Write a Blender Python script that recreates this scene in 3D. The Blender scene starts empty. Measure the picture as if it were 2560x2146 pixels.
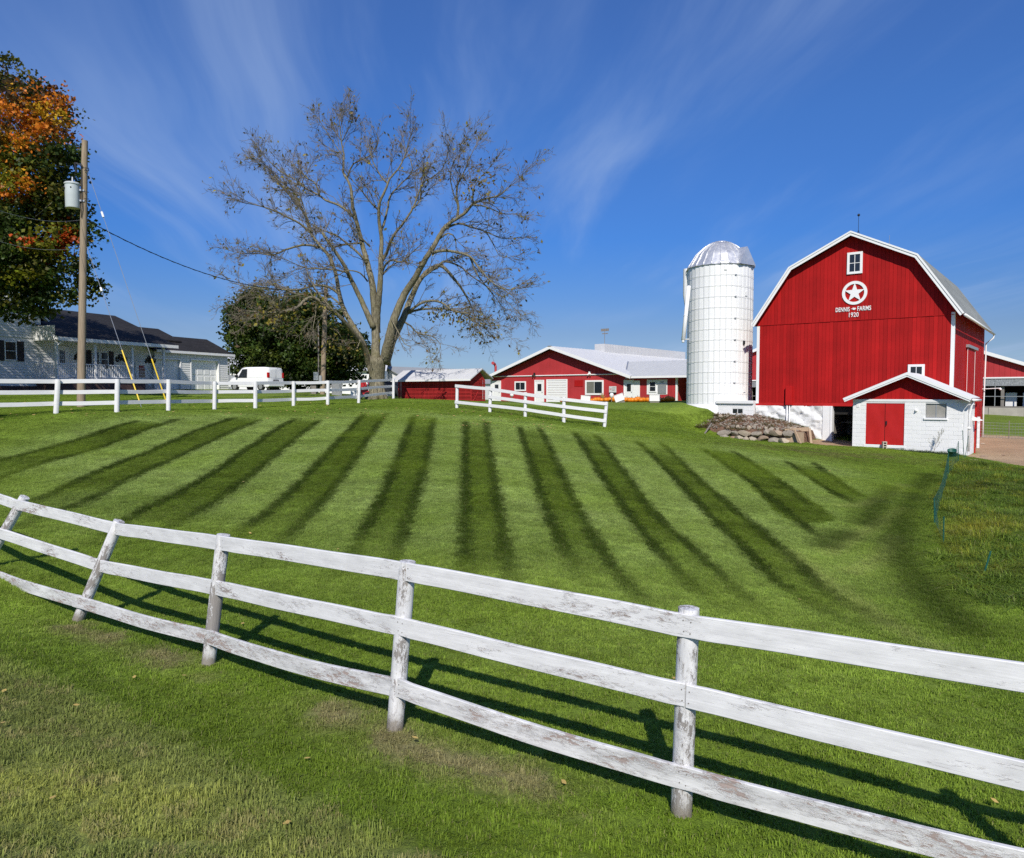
import bpy, math, random
import numpy as np
from mathutils import Vector, Matrix, Euler

random.seed(7)
rng = np.random.default_rng(11)
R_ = math.radians
scene = bpy.context.scene
C = scene.collection

# ------------------------------------------------------------------ camera
FPX, CX, CY, HOR = 1849.0, 1280.0, 1073.0, 985.0
E = 1.65                                   # eye height in world z
PITCH = math.atan((CY - HOR) / FPX)
cam_d = bpy.data.cameras.new('camera')
cam_d.sensor_width = 36.0
cam_d.lens = 36.0 * FPX / 2560.0
cam_d.clip_start = 0.1
cam_d.clip_end = 8000
cam = bpy.data.objects.new('camera', cam_d)
C.objects.link(cam)
cam.location = (0, 0, E)
cam.rotation_euler = (R_(90) - PITCH, 0, 0)
scene.camera = cam

# ------------------------------------------------------------------ light
SUN_EL = R_(41.0)
SUN_AZ = R_(181.0)                         # clockwise from +Y, where the sun stands
world = bpy.data.worlds.new('World')
scene.world = world
world.use_nodes = True
wn = world.node_tree
wn.nodes.clear()
def wnode(t, **kw):
    n = wn.nodes.new(t)
    for k, v in kw.items(): setattr(n, k, v)
    return n
w_out = wnode('ShaderNodeOutputWorld')
w_bg = wnode('ShaderNodeBackground')
w_bg.inputs['Strength'].default_value = 0.12
w_sky = wnode('ShaderNodeTexSky', sky_type='NISHITA')
w_sky.sun_disc = False
w_sky.sun_elevation = SUN_EL
w_sky.sun_rotation = SUN_AZ
w_sky.altitude = 300
w_sky.air_density = 1.0
w_sky.dust_density = 0.15
w_sky.ozone_density = 4.0
w_hs = wnode('ShaderNodeHueSaturation')
w_hs.inputs['Saturation'].default_value = 1.22
w_hs.inputs['Hue'].default_value = 0.515
w_hs.inputs['Value'].default_value = 1.0
wn.links.new(w_sky.outputs[0], w_hs.inputs['Color'])
w_tc = wnode('ShaderNodeTexCoord')
w_sep = wnode('ShaderNodeSeparateXYZ')
wn.links.new(w_tc.outputs['Generated'], w_sep.inputs[0])
def wmath(op, a, b=None):
    n = wnode('ShaderNodeMath', operation=op)
    for i, v in enumerate((a, b)):
        if v is None: continue
        if isinstance(v, (int, float)): n.inputs[i].default_value = v
        else: wn.links.new(v, n.inputs[i])
    return n.outputs[0]
zc = wmath('ADD', wmath('MAXIMUM', w_sep.outputs['Z'], 0.0), 0.10)
cu = wmath('DIVIDE', w_sep.outputs['X'], zc)
cv = wmath('DIVIDE', w_sep.outputs['Y'], zc)
# cirrus streaks run nearly away from the viewer, bent by a slow warp
w_cmb = wnode('ShaderNodeCombineXYZ')
wn.links.new(cu, w_cmb.inputs[0]); wn.links.new(cv, w_cmb.inputs[1])
w_n1 = wnode('ShaderNodeTexNoise')
w_n1.inputs['Scale'].default_value = 0.55
w_n1.inputs['Detail'].default_value = 2
wn.links.new(w_cmb.outputs[0], w_n1.inputs['Vector'])
warp = wmath('MULTIPLY', wmath('SUBTRACT', w_n1.outputs[0], 0.5), 0.9)
CLX, CLY = -3.4, 5.5
cu2 = wmath('ADD', wmath('MULTIPLY', wmath('ADD', cu, wmath('MULTIPLY', cv, 0.10)), 1.9), warp)
cv2 = wmath('MULTIPLY', cv, 0.30)
w_cmb2 = wnode('ShaderNodeCombineXYZ')
wn.links.new(cu2, w_cmb2.inputs[0]); wn.links.new(cv2, w_cmb2.inputs[1])
w_n2 = wnode('ShaderNodeTexNoise')
w_n2.inputs['Scale'].default_value = 1.0
w_n2.inputs['Detail'].default_value = 6
w_n2.inputs['Roughness'].default_value = 0.55
w_n2.inputs['Distortion'].default_value = 0.35
wn.links.new(w_cmb2.outputs[0], w_n2.inputs['Vector'])
w_n3 = wnode('ShaderNodeTexNoise')
w_n3.inputs['Scale'].default_value = 0.42
w_n3.inputs['Detail'].default_value = 2
w_mp3 = wnode('ShaderNodeMapping'); w_mp3.inputs['Location'].default_value = (CLX, CLY, 0)
wn.links.new(w_cmb.outputs[0], w_mp3.inputs['Vector']); wn.links.new(w_mp3.outputs[0], w_n3.inputs['Vector'])
w_r1 = wnode('ShaderNodeMapRange'); w_r1.interpolation_type = 'SMOOTHSTEP'
w_r1.inputs['From Min'].default_value = 0.42; w_r1.inputs['From Max'].default_value = 0.78
wn.links.new(w_n2.outputs[0], w_r1.inputs['Value'])
w_r2 = wnode('ShaderNodeMapRange'); w_r2.interpolation_type = 'SMOOTHSTEP'
w_r2.inputs['From Min'].default_value = 0.36; w_r2.inputs['From Max'].default_value = 0.62
wn.links.new(w_n3.outputs[0], w_r2.inputs['Value'])
cl_f = wmath('MULTIPLY', wmath('MULTIPLY', w_r1.outputs[0], w_r2.outputs[0]), 0.58)
# clear autumn air: the sky stays deep blue nearly down to the skyline
w_ramp = wnode('ShaderNodeValToRGB')
_st = ((0.0, (.33, .41, .66)), (.08, (.43, .48, .62)), (.20, (.42, .67, .88)), (.33, (.70, .90, 1.0)), (.50, (1.08, 1.10, 1.10)))
w_ramp.color_ramp.elements[0].position = 0; w_ramp.color_ramp.elements[0].color = (*_st[0][1], 1)
w_ramp.color_ramp.elements[1].position = .5; w_ramp.color_ramp.elements[1].color = (*_st[4][1], 1)
for _p, _c in _st[1:4]:
    _e = w_ramp.color_ramp.elements.new(_p); _e.color = (*_c, 1)
wn.links.new(w_sep.outputs['Z'], w_ramp.inputs[0])
w_mul = wnode('ShaderNodeMixRGB', blend_type='MULTIPLY'); w_mul.inputs['Fac'].default_value = 1
wn.links.new(w_hs.outputs[0], w_mul.inputs['Color1']); wn.links.new(w_ramp.outputs[0], w_mul.inputs['Color2'])
w_mix = wnode('ShaderNodeMixRGB')
w_mix.inputs['Color2'].default_value = (3.4, 4.5, 6.6, 1)
wn.links.new(cl_f, w_mix.inputs['Fac'])
wn.links.new(w_mul.outputs[0], w_mix.inputs['Color1'])
wn.links.new(w_mix.outputs[0], w_bg.inputs['Color'])
wn.links.new(w_bg.outputs[0], w_out.inputs['Surface'])

sun_d = bpy.data.lights.new('sun', 'SUN')
sun_d.energy = 4.9
sun_d.angle = R_(0.53)
sun_d.color = (1.0, 0.945, 0.86)
sun = bpy.data.objects.new('sun', sun_d)
C.objects.link(sun)
sdir = Vector((math.sin(SUN_AZ) * math.cos(SUN_EL), math.cos(SUN_AZ) * math.cos(SUN_EL), math.sin(SUN_EL)))
sun.rotation_euler = sdir.to_track_quat('Z', 'Y').to_euler()
sun.location = (0, -20, 40)

vs = scene.view_settings
vs.view_transform = 'Standard'
vs.look = 'None'
vs.gamma = 1.0
vs.use_curve_mapping = False
vs.exposure = 0.0
scene.cycles.use_denoising = False
scene.cycles.sample_clamp_indirect = 3.0
scene.cycles.max_bounces = 8
scene.cycles.transparent_max_bounces = 12

# ------------------------------------------------------------------ projection helpers
CP, SP = math.cos(PITCH), math.sin(PITCH)
def ray(px, py):
    u = (px - CX) / FPX; up = (CY - py) / FPX
    return np.array([u, CP + SP * up, -SP + CP * up])
def P(px, py, Y):
    """point of the place seen at that pixel, Y metres ahead of the camera"""
    d = ray(px, py)
    p = d * (Y / d[1])
    return Vector((p[0], p[1], p[2] + E))

# ------------------------------------------------------------------ mesh building
class MB:
    def __init__(s): s.v = []; s.f = []; s.col = []
    def quad(s, a, b, c, d):
        n = len(s.v); s.v += [tuple(a), tuple(b), tuple(c), tuple(d)]; s.f.append((n, n+1, n+2, n+3)); return s
    def poly(s, pts):
        n = len(s.v); s.v += [tuple(p) for p in pts]; s.f.append(tuple(range(n, n+len(pts)))); return s
    def box(s, c, d, M=None):
        n = len(s.v)
        for k in range(8):
            p = Vector(((k & 1) - .5, ((k >> 1) & 1) - .5, ((k >> 2) & 1) - .5))
            p = Vector((p.x*d[0], p.y*d[1], p.z*d[2]))
            if M is not None: p = M @ p
            s.v.append((p.x+c[0], p.y+c[1], p.z+c[2]))
        for f in ((0,2,3,1),(4,5,7,6),(0,1,5,4),(2,6,7,3),(0,4,6,2),(1,3,7,5)):
            s.f.append(tuple(n+i for i in f))
        return s
    def box2(s, x0, x1, y0, y1, z0, z1):
        return s.box(((x0+x1)/2, (y0+y1)/2, (z0+z1)/2), (abs(x1-x0), abs(y1-y0), abs(z1-z0)))
    def bbox2(s, x0, x1, y0, y1, z0, z1, b=.006):
        """box with chamfered edges along its front (low-y) face"""
        n = len(s.v)
        for (x, z) in ((x0, z0), (x1, z0), (x1, z1), (x0, z1)):
            s.v.append((x, y1, z))
        for (x, z) in ((x0, z0), (x1, z0), (x1, z1), (x0, z1)):
            s.v.append((x, y0+b, z))
        for (x, z) in ((x0+b, z0+b), (x1-b, z0+b), (x1-b, z1-b), (x0+b, z1-b)):
            s.v.append((x, y0, z))
        s.f.append((n, n+3, n+2, n+1)); s.f.append((n+8, n+9, n+10, n+11))
        for k in range(4):
            q = (k+1) % 4
            s.f.append((n+k, n+q, n+4+q, n+4+k)); s.f.append((n+4+k, n+4+q, n+8+q, n+8+k))
        return s
    def prism(s, pts, y0, y1):
        """polygon in x,z (counter-clockwise seen from -y) pushed from y0 back to y1"""
        n = len(s.v); k = len(pts)
        s.v += [(p[0], y0, p[1]) for p in pts] + [(p[0], y1, p[1]) for p in pts]
        s.f.append(tuple(range(n, n+k))); s.f.append(tuple(range(n+2*k-1, n+k-1, -1)))
        for i in range(k):
            j = (i+1) % k
            s.f.append((n+i, n+k+i, n+k+j, n+j))
        return s
    def beam(s, a, b, w, h, up=(0,0,1)):
        a = Vector(a); b = Vector(b); d = b-a; L = d.length
        if L < 1e-6: return s
        d.normalize(); u = Vector(up)
        side = d.cross(u)
        if side.length < 1e-4: side = d.cross(Vector((1, 0, 0)))
        side.normalize(); u = side.cross(d).normalized()
        M = Matrix((d, side, u)).transposed()
        return s.box((a+b)/2, (L, w, h), M)
    def tube(s, pts, rad, n=6, caps=True):
        pts = [Vector(p) for p in pts]
        if isinstance(rad, (int, float)): rad = [rad]*len(pts)
        base = len(s.v); ref = None
        for i, p in enumerate(pts):
            if i == 0: d = pts[1]-p
            elif i == len(pts)-1: d = p-pts[i-1]
            else: d = pts[i+1]-pts[i-1]
            if d.length < 1e-9: d = Vector((0, 0, 1))
            d.normalize()
            if ref is None:
                ref = Vector((1, 0, 0)) if abs(d.x) < .8 else Vector((0, 1, 0))
            a = (ref - d*ref.dot(d))
            if a.length < 1e-5: a = d.orthogonal()
            a.normalize(); ref = a
            b = d.cross(a)
            for k in range(n):
                t = 2*math.pi*k/n
                q = p + (a*math.cos(t) + b*math.sin(t))*rad[i]
                s.v.append((q.x, q.y, q.z))
        for i in range(len(pts)-1):
            for k in range(n):
                j = (k+1) % n
                s.f.append((base+i*n+k, base+i*n+j, base+(i+1)*n+j, base+(i+1)*n+k))
        if caps:
            s.f.append(tuple(base+k for k in reversed(range(n))))
            e = base+(len(pts)-1)*n
            s.f.append(tuple(e+k for k in range(n)))
        return s
    def lathe(s, prof, n=16, c=(0, 0, 0), a0=0.0, a1=2*math.pi):
        full = abs(a1-a0-2*math.pi) < 1e-6
        m = n if full else n+1
        base = len(s.v)
        for (r, z) in prof:
            for k in range(m):
                t = a0+(a1-a0)*k/n
                s.v.append((c[0]+r*math.cos(t), c[1]+r*math.sin(t), c[2]+z))
        for i in range(len(prof)-1):
            for k in range(n):
                j = (k+1) % m
                s.f.append((base+i*m+k, base+i*m+j, base+(i+1)*m+j, base+(i+1)*m+k))
        return s
    def mesh(s, name, mat=None, smooth=False):
        me = bpy.data.meshes.new(name)
        me.from_pydata(s.v, [], s.f)
        if smooth:
            me.polygons.foreach_set('use_smooth', [True]*len(me.polygons))
        if mat is not None: me.materials.append(mat)
        me.update()
        return me
    def build(s, name, mat=None, parent=None, smooth=False, loc=None, label=None, kind=None, auto=None):
        me = s.mesh(name, mat, smooth)
        if auto:
            me.set_sharp_from_angle(angle=R_(auto))
        return link(name, me, parent, loc, label=label, kind=kind)
def link(name, me, parent=None, loc=None, rot=None, label=None, kind=None):
    o = bpy.data.objects.new(name, me); C.objects.link(o)
    if parent is not None: o.parent = parent
    if loc is not None: o.location = loc
    if rot is not None: o.rotation_euler = rot
    if label: o['label'] = label
    if kind: o['kind'] = kind
    return o
def thing(name, label, cat, loc=(0, 0, 0), rotz=0.0, group=None):
    o = bpy.data.objects.new(name, None); C.objects.link(o)
    o.empty_display_size = .3
    o.location = loc; o.rotation_euler = (0, 0, rotz)
    o['label'] = label; o['category'] = cat
    if group: o['group'] = group
    return o
def tag(o, label, cat, group=None):
    o['label'] = label; o['category'] = cat
    if group: o['group'] = group
    return o

# ------------------------------------------------------------------ materials
MATS = {}
class NT:
    def __init__(s, m): s.t = m.node_tree; s.t.nodes.clear()
    def n(s, t, **kw):
        q = s.t.nodes.new(t)
        for k, v in kw.items(): setattr(q, k, v)
        return q
    def l(s, a, b): s.t.links.new(a, b)
    def math(s, op, a, b=None, clamp=False):
        q = s.n('ShaderNodeMath', operation=op); q.use_clamp = clamp
        for i, v in enumerate((a, b)):
            if v is None: continue
            if isinstance(v, (int, float)): q.inputs[i].default_value = v
            else: s.l(v, q.inputs[i])
        return q.outputs[0]
    def noise(s, vec, scale, detail=3, rough=.5, dist=0.0):
        q = s.n('ShaderNodeTexNoise')
        q.inputs['Scale'].default_value = scale; q.inputs['Detail'].default_value = detail
        q.inputs['Roughness'].default_value = rough; q.inputs['Distortion'].default_value = dist
        if vec is not None: s.l(vec, q.inputs['Vector'])
        return q.outputs['Fac']
    def rng(s, v, a, b, c=0.0, d=1.0, smooth=True):
        q = s.n('ShaderNodeMapRange')
        if smooth: q.interpolation_type = 'SMOOTHSTEP'
        q.inputs['From Min'].default_value = a; q.inputs['From Max'].default_value = b
        q.inputs['To Min'].default_value = c; q.inputs['To Max'].default_value = d
        s.l(v, q.inputs['Value'])
        return q.outputs[0]
    def mix(s, f, a, b, mode='MIX'):
        q = s.n('ShaderNodeMixRGB', blend_type=mode)
        for i, v in ((0, f), (1, a), (2, b)):
            if isinstance(v, (int, float)): q.inputs[i].default_value = v
            elif isinstance(v, tuple): q.inputs[i].default_value = (*v[:3], 1)
            else: s.l(v, q.inputs[i])
        return q.outputs[0]
    def coord(s, which='Object', scale=None, rot=None):
        q = s.n('ShaderNodeTexCoord').outputs[which]
        if scale is None and rot is None: return q
        m = s.n('ShaderNodeMapping')
        if scale: m.inputs['Scale'].default_value = scale
        if rot: m.inputs['Rotation'].default_value = rot
        s.l(q, m.inputs['Vector'])
        return m.outputs[0]
    def pos(s, scale=None):
        q = s.n('ShaderNodeNewGeometry').outputs['Position']
        if scale is None: return q
        m = s.n('ShaderNodeMapping'); m.inputs['Scale'].default_value = scale
        s.l(q, m.inputs['Vector'])
        return m.outputs[0]
    def rand(s): return s.n('ShaderNodeObjectInfo').outputs['Random']
    def attr(s, name, inst=False):
        q = s.n('ShaderNodeAttribute'); q.attribute_name = name
        if inst: q.attribute_type = 'INSTANCER'
        return q.outputs['Color']
    def bump(s, h, strength=.3, dist=.01):
        q = s.n('ShaderNodeBump')
        q.inputs['Strength'].default_value = strength; q.inputs['Distance'].default_value = dist
        s.l(h, q.inputs['Height'])
        return q.outputs[0]
    def out(s, col, rough=.6, metal=0.0, normal=None, spec=.4, extra=None):
        b = s.n('ShaderNodeBsdfPrincipled'); o = s.n('ShaderNodeOutputMaterial')
        for k, v in (('Base Color', col), ('Roughness', rough), ('Metallic', metal), ('Specular IOR Level', spec)):
            if isinstance(v, (int, float)): b.inputs[k].default_value = v
            elif isinstance(v, tuple): b.inputs[k].default_value = (*v[:3], 1)
            else: s.l(v, b.inputs[k])
        if normal is not None: s.l(normal, b.inputs['Normal'])
        s.l(b.outputs[0], o.inputs['Surface'])
        return b
def newmat(name):
    m = bpy.data.materials.new(name); m.use_nodes = True
    MATS[name] = m
    return m, NT(m)
def simple(name, col, rough=.6, metal=0.0, var=.12, scale=6.0, bump=.1, stretch=None, rand=0.0, spec=.4):
    """plain surface with mottled tone, optional per-piece tone and light relief"""
    m, t = newmat(name)
    v = t.coord('Object', stretch)
    f = t.noise(v, scale, 4, .6)
    k = t.rng(f, .25, .75, 1-var, 1+var, False)
    if rand:
        k = t.math('MULTIPLY', k, t.rng(t.rand(), 0, 1, 1-rand, 1+rand, False))
    q = t.n('ShaderNodeMixRGB', blend_type='MULTIPLY'); q.inputs[0].default_value = 1
    q.inputs[1].default_value = (*col, 1); t.l(k, q.inputs[2])
    nb = t.bump(t.noise(v, scale*4, 4, .6), bump, .01) if bump else None
    t.out(q.outputs[0], rough, metal, nb, spec)
    return m

M_white = simple('white_paint', (.80, .80, .79), .5, 0, .04, 3, .08, rand=.02)
M_whitetrim = simple('white_trim', (.82, .82, .81), .45, 0, .03, 3, .05)
M_red = None
def red_board_mat(name, col, var=.10, rand=.10):
    m, t = newmat(name)
    g = t.coord('Object', (22, 22, 1.1))
    f = t.noise(g, 3.0, 5, .6)
    big = t.noise(t.coord('Object'), .8, 3)
    k = t.math('MULTIPLY', t.rng(f, .25, .75, 1-var, 1+var, False), t.rng(big, .3, .7, .85, 1.10, False))
    k = t.math('MULTIPLY', k, t.rng(t.rand(), 0, 1, 1-rand, 1+rand, False))
    q = t.n('ShaderNodeMixRGB', blend_type='MULTIPLY'); q.inputs[0].default_value = 1
    q.inputs[1].default_value = (*col, 1); t.l(k, q.inputs[2])
    t.out(q.outputs[0], .7, 0, t.bump(f, .25, .006), .18)
    return m
M_red = red_board_mat('red_barn_paint', (.385, .009, .009), .12, .14)
M_reddull = red_board_mat('red_shed_paint', (.43, .040, .045), .06, .03)
M_reddoor = simple('red_door_paint', (.46, .014, .012), .42, 0, .10, 2.2, .25, (1, 1, .5))
M_crib = red_board_mat('red_crib_paint', (.42, .03, .03), .1, .14)
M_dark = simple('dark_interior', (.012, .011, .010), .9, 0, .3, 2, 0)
M_black = simple('black_plastic', (.015, .015, .017), .45, 0, .1, 5, .02)
M_steel = simple('galvanised_steel', (.62, .63, .64), .28, .9, .10, 3, .05)
M_dome = None
def dome_mat():
    m, t = newmat('dome_metal')
    f = t.noise(t.coord('Object', (1, 1, .5)), 2.2, 5, .6)
    k = t.rng(f, .3, .7, .66, .82, False)
    q = t.n('ShaderNodeCombineColor')
    for i in range(3): t.l(k, q.inputs[i])
    r = t.rng(t.noise(t.coord('Object'), 5, 4), .3, .7, .34, .52, False)
    t.out(q.outputs[0], r, .72, t.bump(f, .06, .02))
    return m
M_dome = dome_mat()
M_shingle_grey = None
def shingle(name, col):
    m, t = newmat(name)
    v = t.coord('Object')
    b = t.n('ShaderNodeTexBrick')
    b.inputs['Scale'].default_value = 1.0
    b.inputs['Brick Width'].default_value = .33; b.inputs['Row Height'].default_value = .14
    b.inputs['Mortar Size'].default_value = .008
    b.inputs['Color1'].default_value = (*[c*1.15 for c in col], 1)
    b.inputs['Color2'].default_value = (*[c*.8 for c in col], 1)
    b.inputs['Mortar'].default_value = (*[c*.5 for c in col], 1)
    m2 = t.n('ShaderNodeMapping')
    t.l(v, m2.inputs['Vector']); t.l(m2.outputs[0], b.inputs['Vector'])
    f = t.noise(v, 30, 3)
    big = t.noise(t.coord('Object', (1, .3, 1)), .7, 4)
    c = t.mix(1.0, b.outputs['Color'], t.rng(t.math('MULTIPLY', f, t.math('ADD', big, .5)), .2, .8, .6, 1.5, False), 'MULTIPLY')
    t.out(c, .85, 0, t.bump(f, .4, .01), .2)
    return m
M_shingle_grey = shingle('grey_shingles', (.24, .25, .24))
M_shingle_dark = shingle('dark_shingles', (.026, .025, .026))
def metal_roof(name, col, spacing=.23, axis=0):
    m, t = newmat(name)
    f = t.noise(t.coord('Object', (1, .25, 1)), 2.0, 5, .65)
    st = t.noise(t.coord('Object', (6, .4, 1)), 1.5, 4, .6)
    k = t.math('MULTIPLY', t.rng(f, .3, .7, .95, 1.03, False), t.rng(st, .3, .75, 1.02, .94, False))
    q = t.mix(1.0, col, k, 'MULTIPLY')
    t.out(q, .55, .0, None, .25)
    return m
M_roofwhite = metal_roof('white_metal_roof', (.56, .565, .57))
M_roofgalv = metal_roof('galvanised_roof', (.50, .51, .51))
M_roofgrey = metal_roof('old_grey_roof', (.30, .31, .31))
def wood_mat(name, col, var=.35, rough=.8):
    m, t = newmat(name)
    f = t.noise(t.coord('Object', (14, 14, .8)), 2.5, 5, .65)
    g = t.noise(t.coord('Object', (40, 40, .6)), 2.0, 3, .6)
    k = t.math('MULTIPLY', t.rng(f, .25, .75, 1-var, 1+var, False), t.rng(g, .35, .6, .75, 1.1, False))
    t.out(t.mix(1.0, col, k, 'MULTIPLY'), rough, 0, t.bump(g, .5, .01), .2)
    return m
M_pole = wood_mat('weathered_pole_wood', (.30, .235, .165), .25)
M_plank = wood_mat('bare_plank_wood', (.42, .31, .21))
M_oldwood = wood_mat('grey_old_wood', (.22, .20, .18))
def glass_dark(name='window_glass', col=(.02, .024, .03), rough=.06):
    m, t = newmat(name)
    t.out(col, rough, 0, t.bump(t.noise(t.coord('Object'), 2.0, 2), .03, .02), .6)
    return m
M_glass = glass_dark()
M_glassfrost = simple('frosted_glass', (.30, .29, .26), .35, 0, .15, 3, .03)
M_curtain = simple('grey_screen', (.17, .165, .14), .6, 0, .15, 8, .02)
M_alu = simple('grey_metal_trim', (.40, .41, .42), .4, .5, .08, 6, .03)
M_concrete = simple('concrete', (.40, .37, .32), .85, 0, .16, 1.5, .3)
M_cblock = simple('raw_concrete_block', (.50, .45, .36), .9, 0, .1, 9, .4)
M_silo = None
def silo_mat():
    m, t = newmat('silo_stave_paint')
    f = t.noise(t.coord('Object', (3, 3, .6)), 2.0, 5, .6)
    st = t.noise(t.coord('Object', (9, 9, .35)), 2.0, 3, .6)
    k = t.math('MULTIPLY', t.rng(f, .3, .7, .95, 1.03, False), t.rng(st, .5, .8, 1.0, .965, False))
    k = t.math('MULTIPLY', k, t.rng(t.rand(), 0, 1, .955, 1.02, False))
    t.out(t.mix(1.0, (.82, .82, .81), k, 'MULTIPLY'), .55, 0, t.bump(f, .1, .01), .35)
    return m
M_silo = silo_mat()
M_hoop = simple('painted_steel_hoop', (.80, .80, .79), .5, 0, .1, 8, 0)
def block_mat():
    m, t = newmat('white_painted_block')
    v = t.coord('Object')
    f = t.noise(v, 22, 5, .7)
    big = t.noise(v, 1.5, 4, .6)
    k = t.math('MULTIPLY', t.rng(big, .3, .75, 1.02, .92, False), t.rng(t.rand(), 0, 1, .96, 1.01, False))
    t.out(t.mix(1.0, (.80, .80, .785), k, 'MULTIPLY'), .7, 0, t.bump(f, .35, .01), .25)
    return m
M_block = block_mat()
def stone_paint():
    m, t = newmat('whitewashed_fieldstone')
    v = t.coord('Object')
    f = t.noise(v, 9, 5, .65)
    k = t.rng(t.noise(v, 3, 4), .3, .8, 1.02, .86, False)
    t.out(t.mix(1.0, (.79, .79, .77), k, 'MULTIPLY'), .75, 0, t.bump(f, .5, .03), .2)
    return m
M_stonewhite = stone_paint()
def stone_mat():
    m, t = newmat('fieldstone')
    v = t.coord('Object')
    f = t.noise(v, 5, 5, .65)
    c = t.n('ShaderNodeValToRGB')
    e = c.color_ramp.elements
    e[0].position = 0; e[0].color = (.21, .18, .145, 1)
    e[1].position = 1; e[1].color = (.33, .22, .15, 1)
    for p_, col in ((.22, (.30, .265, .215)), (.40, (.38, .32, .24)), (.55, (.27, .24, .20)), (.70, (.44, .37, .28)), (.85, (.29, .22, .16))):
        x = e.new(p_); x.color = (*col, 1)
    t.l(t.rand(), c.inputs[0])
    k = t.rng(f, .25, .75, .72, 1.22, False)
    t.out(t.mix(1.0, c.outputs[0], k, 'MULTIPLY'), .85, 0, t.bump(f, .5, .03), .2)
    return m
M_stone = stone_mat()
def peel(name, thr, seed, wood=(.27, .22, .19), grime=.10, axis='x'):
    """old white paint on timber: flaked patches down to the wood, chips and grime"""
    m, t = newmat(name)
    sc = (1, 1, 1)
    tc = t.n('ShaderNodeTexCoord').outputs['Object']
    mp = t.n('ShaderNodeMapping'); mp.inputs['Location'].default_value = (seed, seed*1.7, seed*.3)
    t.l(tc, mp.inputs['Vector'])
    off = t.math('MULTIPLY', t.rand(), 37.0)
    va = t.n('ShaderNodeVectorMath', operation='ADD')
    cx = t.n('ShaderNodeCombineXYZ'); t.l(off, cx.inputs[0]); t.l(off, cx.inputs[1])
    t.l(mp.outputs[0], va.inputs[0]); t.l(cx.outputs[0], va.inputs[1])
    v = va.outputs[0]
    st = t.n('ShaderNodeMapping'); st.inputs['Scale'].default_value = (.8, 1, 3.0) if axis == 'x' else (2.6, 2.6, 1)
    t.l(v, st.inputs['Vector'])
    big = t.noise(st.outputs[0], 2.2, 2, .5, .3)
    det = t.noise(st.outputs[0], 15, 7, .74, .35)
    where = t.noise(st.outputs[0], .75, 1, .5)
    fl = t.math('ADD', t.math('ADD', t.math('MULTIPLY', big, .40), t.math('MULTIPLY', det, .45)), t.math('MULTIPLY', where, .15))
    hole = t.rng(fl, thr, thr+.010, 0, 1)
    rim = t.rng(fl, thr-.045, thr-.003, 0, 1)
    chips = t.rng(t.noise(st.outputs[0], 40, 5, .75, .5), .655, .675, 0, 1)
    chips = t.math('MULTIPLY', chips, t.rng(t.noise(st.outputs[0], 4.2, 3, .6), .48, .60, 0, 1))
    hole = t.math('MAXIMUM', hole, chips)
    gs = t.n('ShaderNodeMapping')
    gs.inputs['Scale'].default_value = (.9, 8, 42) if axis == 'x' else (40, 40, .9)
    t.l(v, gs.inputs['Vector'])
    grain = t.noise(gs.outputs[0], 2.2, 5, .7)
    crack = t.rng(t.noise(gs.outputs[0], 3.4, 3, .55, .4), .655, .70, 0, 1)
    dirt = t.noise(st.outputs[0], 4, 5, .7)
    pk = t.math('MULTIPLY', t.rng(grain, .25, .75, .84, 1.06, False), t.rng(dirt, .35, .8, 1.0, 1-grime*2.2, False))
    paint = t.mix(1.0, (.78, .775, .765), pk, 'MULTIPLY')
    # thin worn paint lets the timber tone through
    thin = t.math('MULTIPLY', t.rng(fl, thr-.08, thr+.02, 0, .42), t.rng(det, .35, .65, 0, 1))
    paint = t.mix(thin, paint, (.50, .455, .43))
    paint = t.mix(t.math('MULTIPLY', crack, .35), paint, (.30, .27, .25))
    wd = t.mix(1.0, wood, t.rng(grain, .25, .75, .6, 1.35, False), 'MULTIPLY')
    col = t.mix(hole, paint, wd)
    h = t.math('ADD', t.math('MULTIPLY', t.math('SUBTRACT', rim, t.math('MULTIPLY', hole, 1.3)), 1.0), t.math('MULTIPLY', t.math('SUBTRACT', grain, crack), .35))
    if axis == 'z':
        # the foot of a post is splashed with soil and worn bare
        sz = t.n('ShaderNodeSeparateXYZ'); t.l(tc, sz.inputs[0])
        foot = t.rng(t.math('ADD', sz.outputs['Z'], t.math('MULTIPLY', t.math('SUBTRACT', det, .5), .35)), .02, .13, .85, 0)
        col = t.mix(foot, col, (.20, .17, .13))
    t.out(col, t.rng(hole, 0, 1, .55, .9), 0, t.bump(h, .55, .004), .35)
    return m
M_peel = peel('old_white_board_paint', .595, 0.0, (.33, .28, .255), grime=.13)
M_peellow = peel('worn_white_board_paint', .545, 5.0, (.36, .29, .26), .24)
M_peelpost = peel('flaking_white_post_paint', .525, 9.0, (.26, .24, .22), .14, 'z')
M_fencewhite = peel('white_fence_paint', .70, 3.0, (.35, .32, .28), .06)
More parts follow.
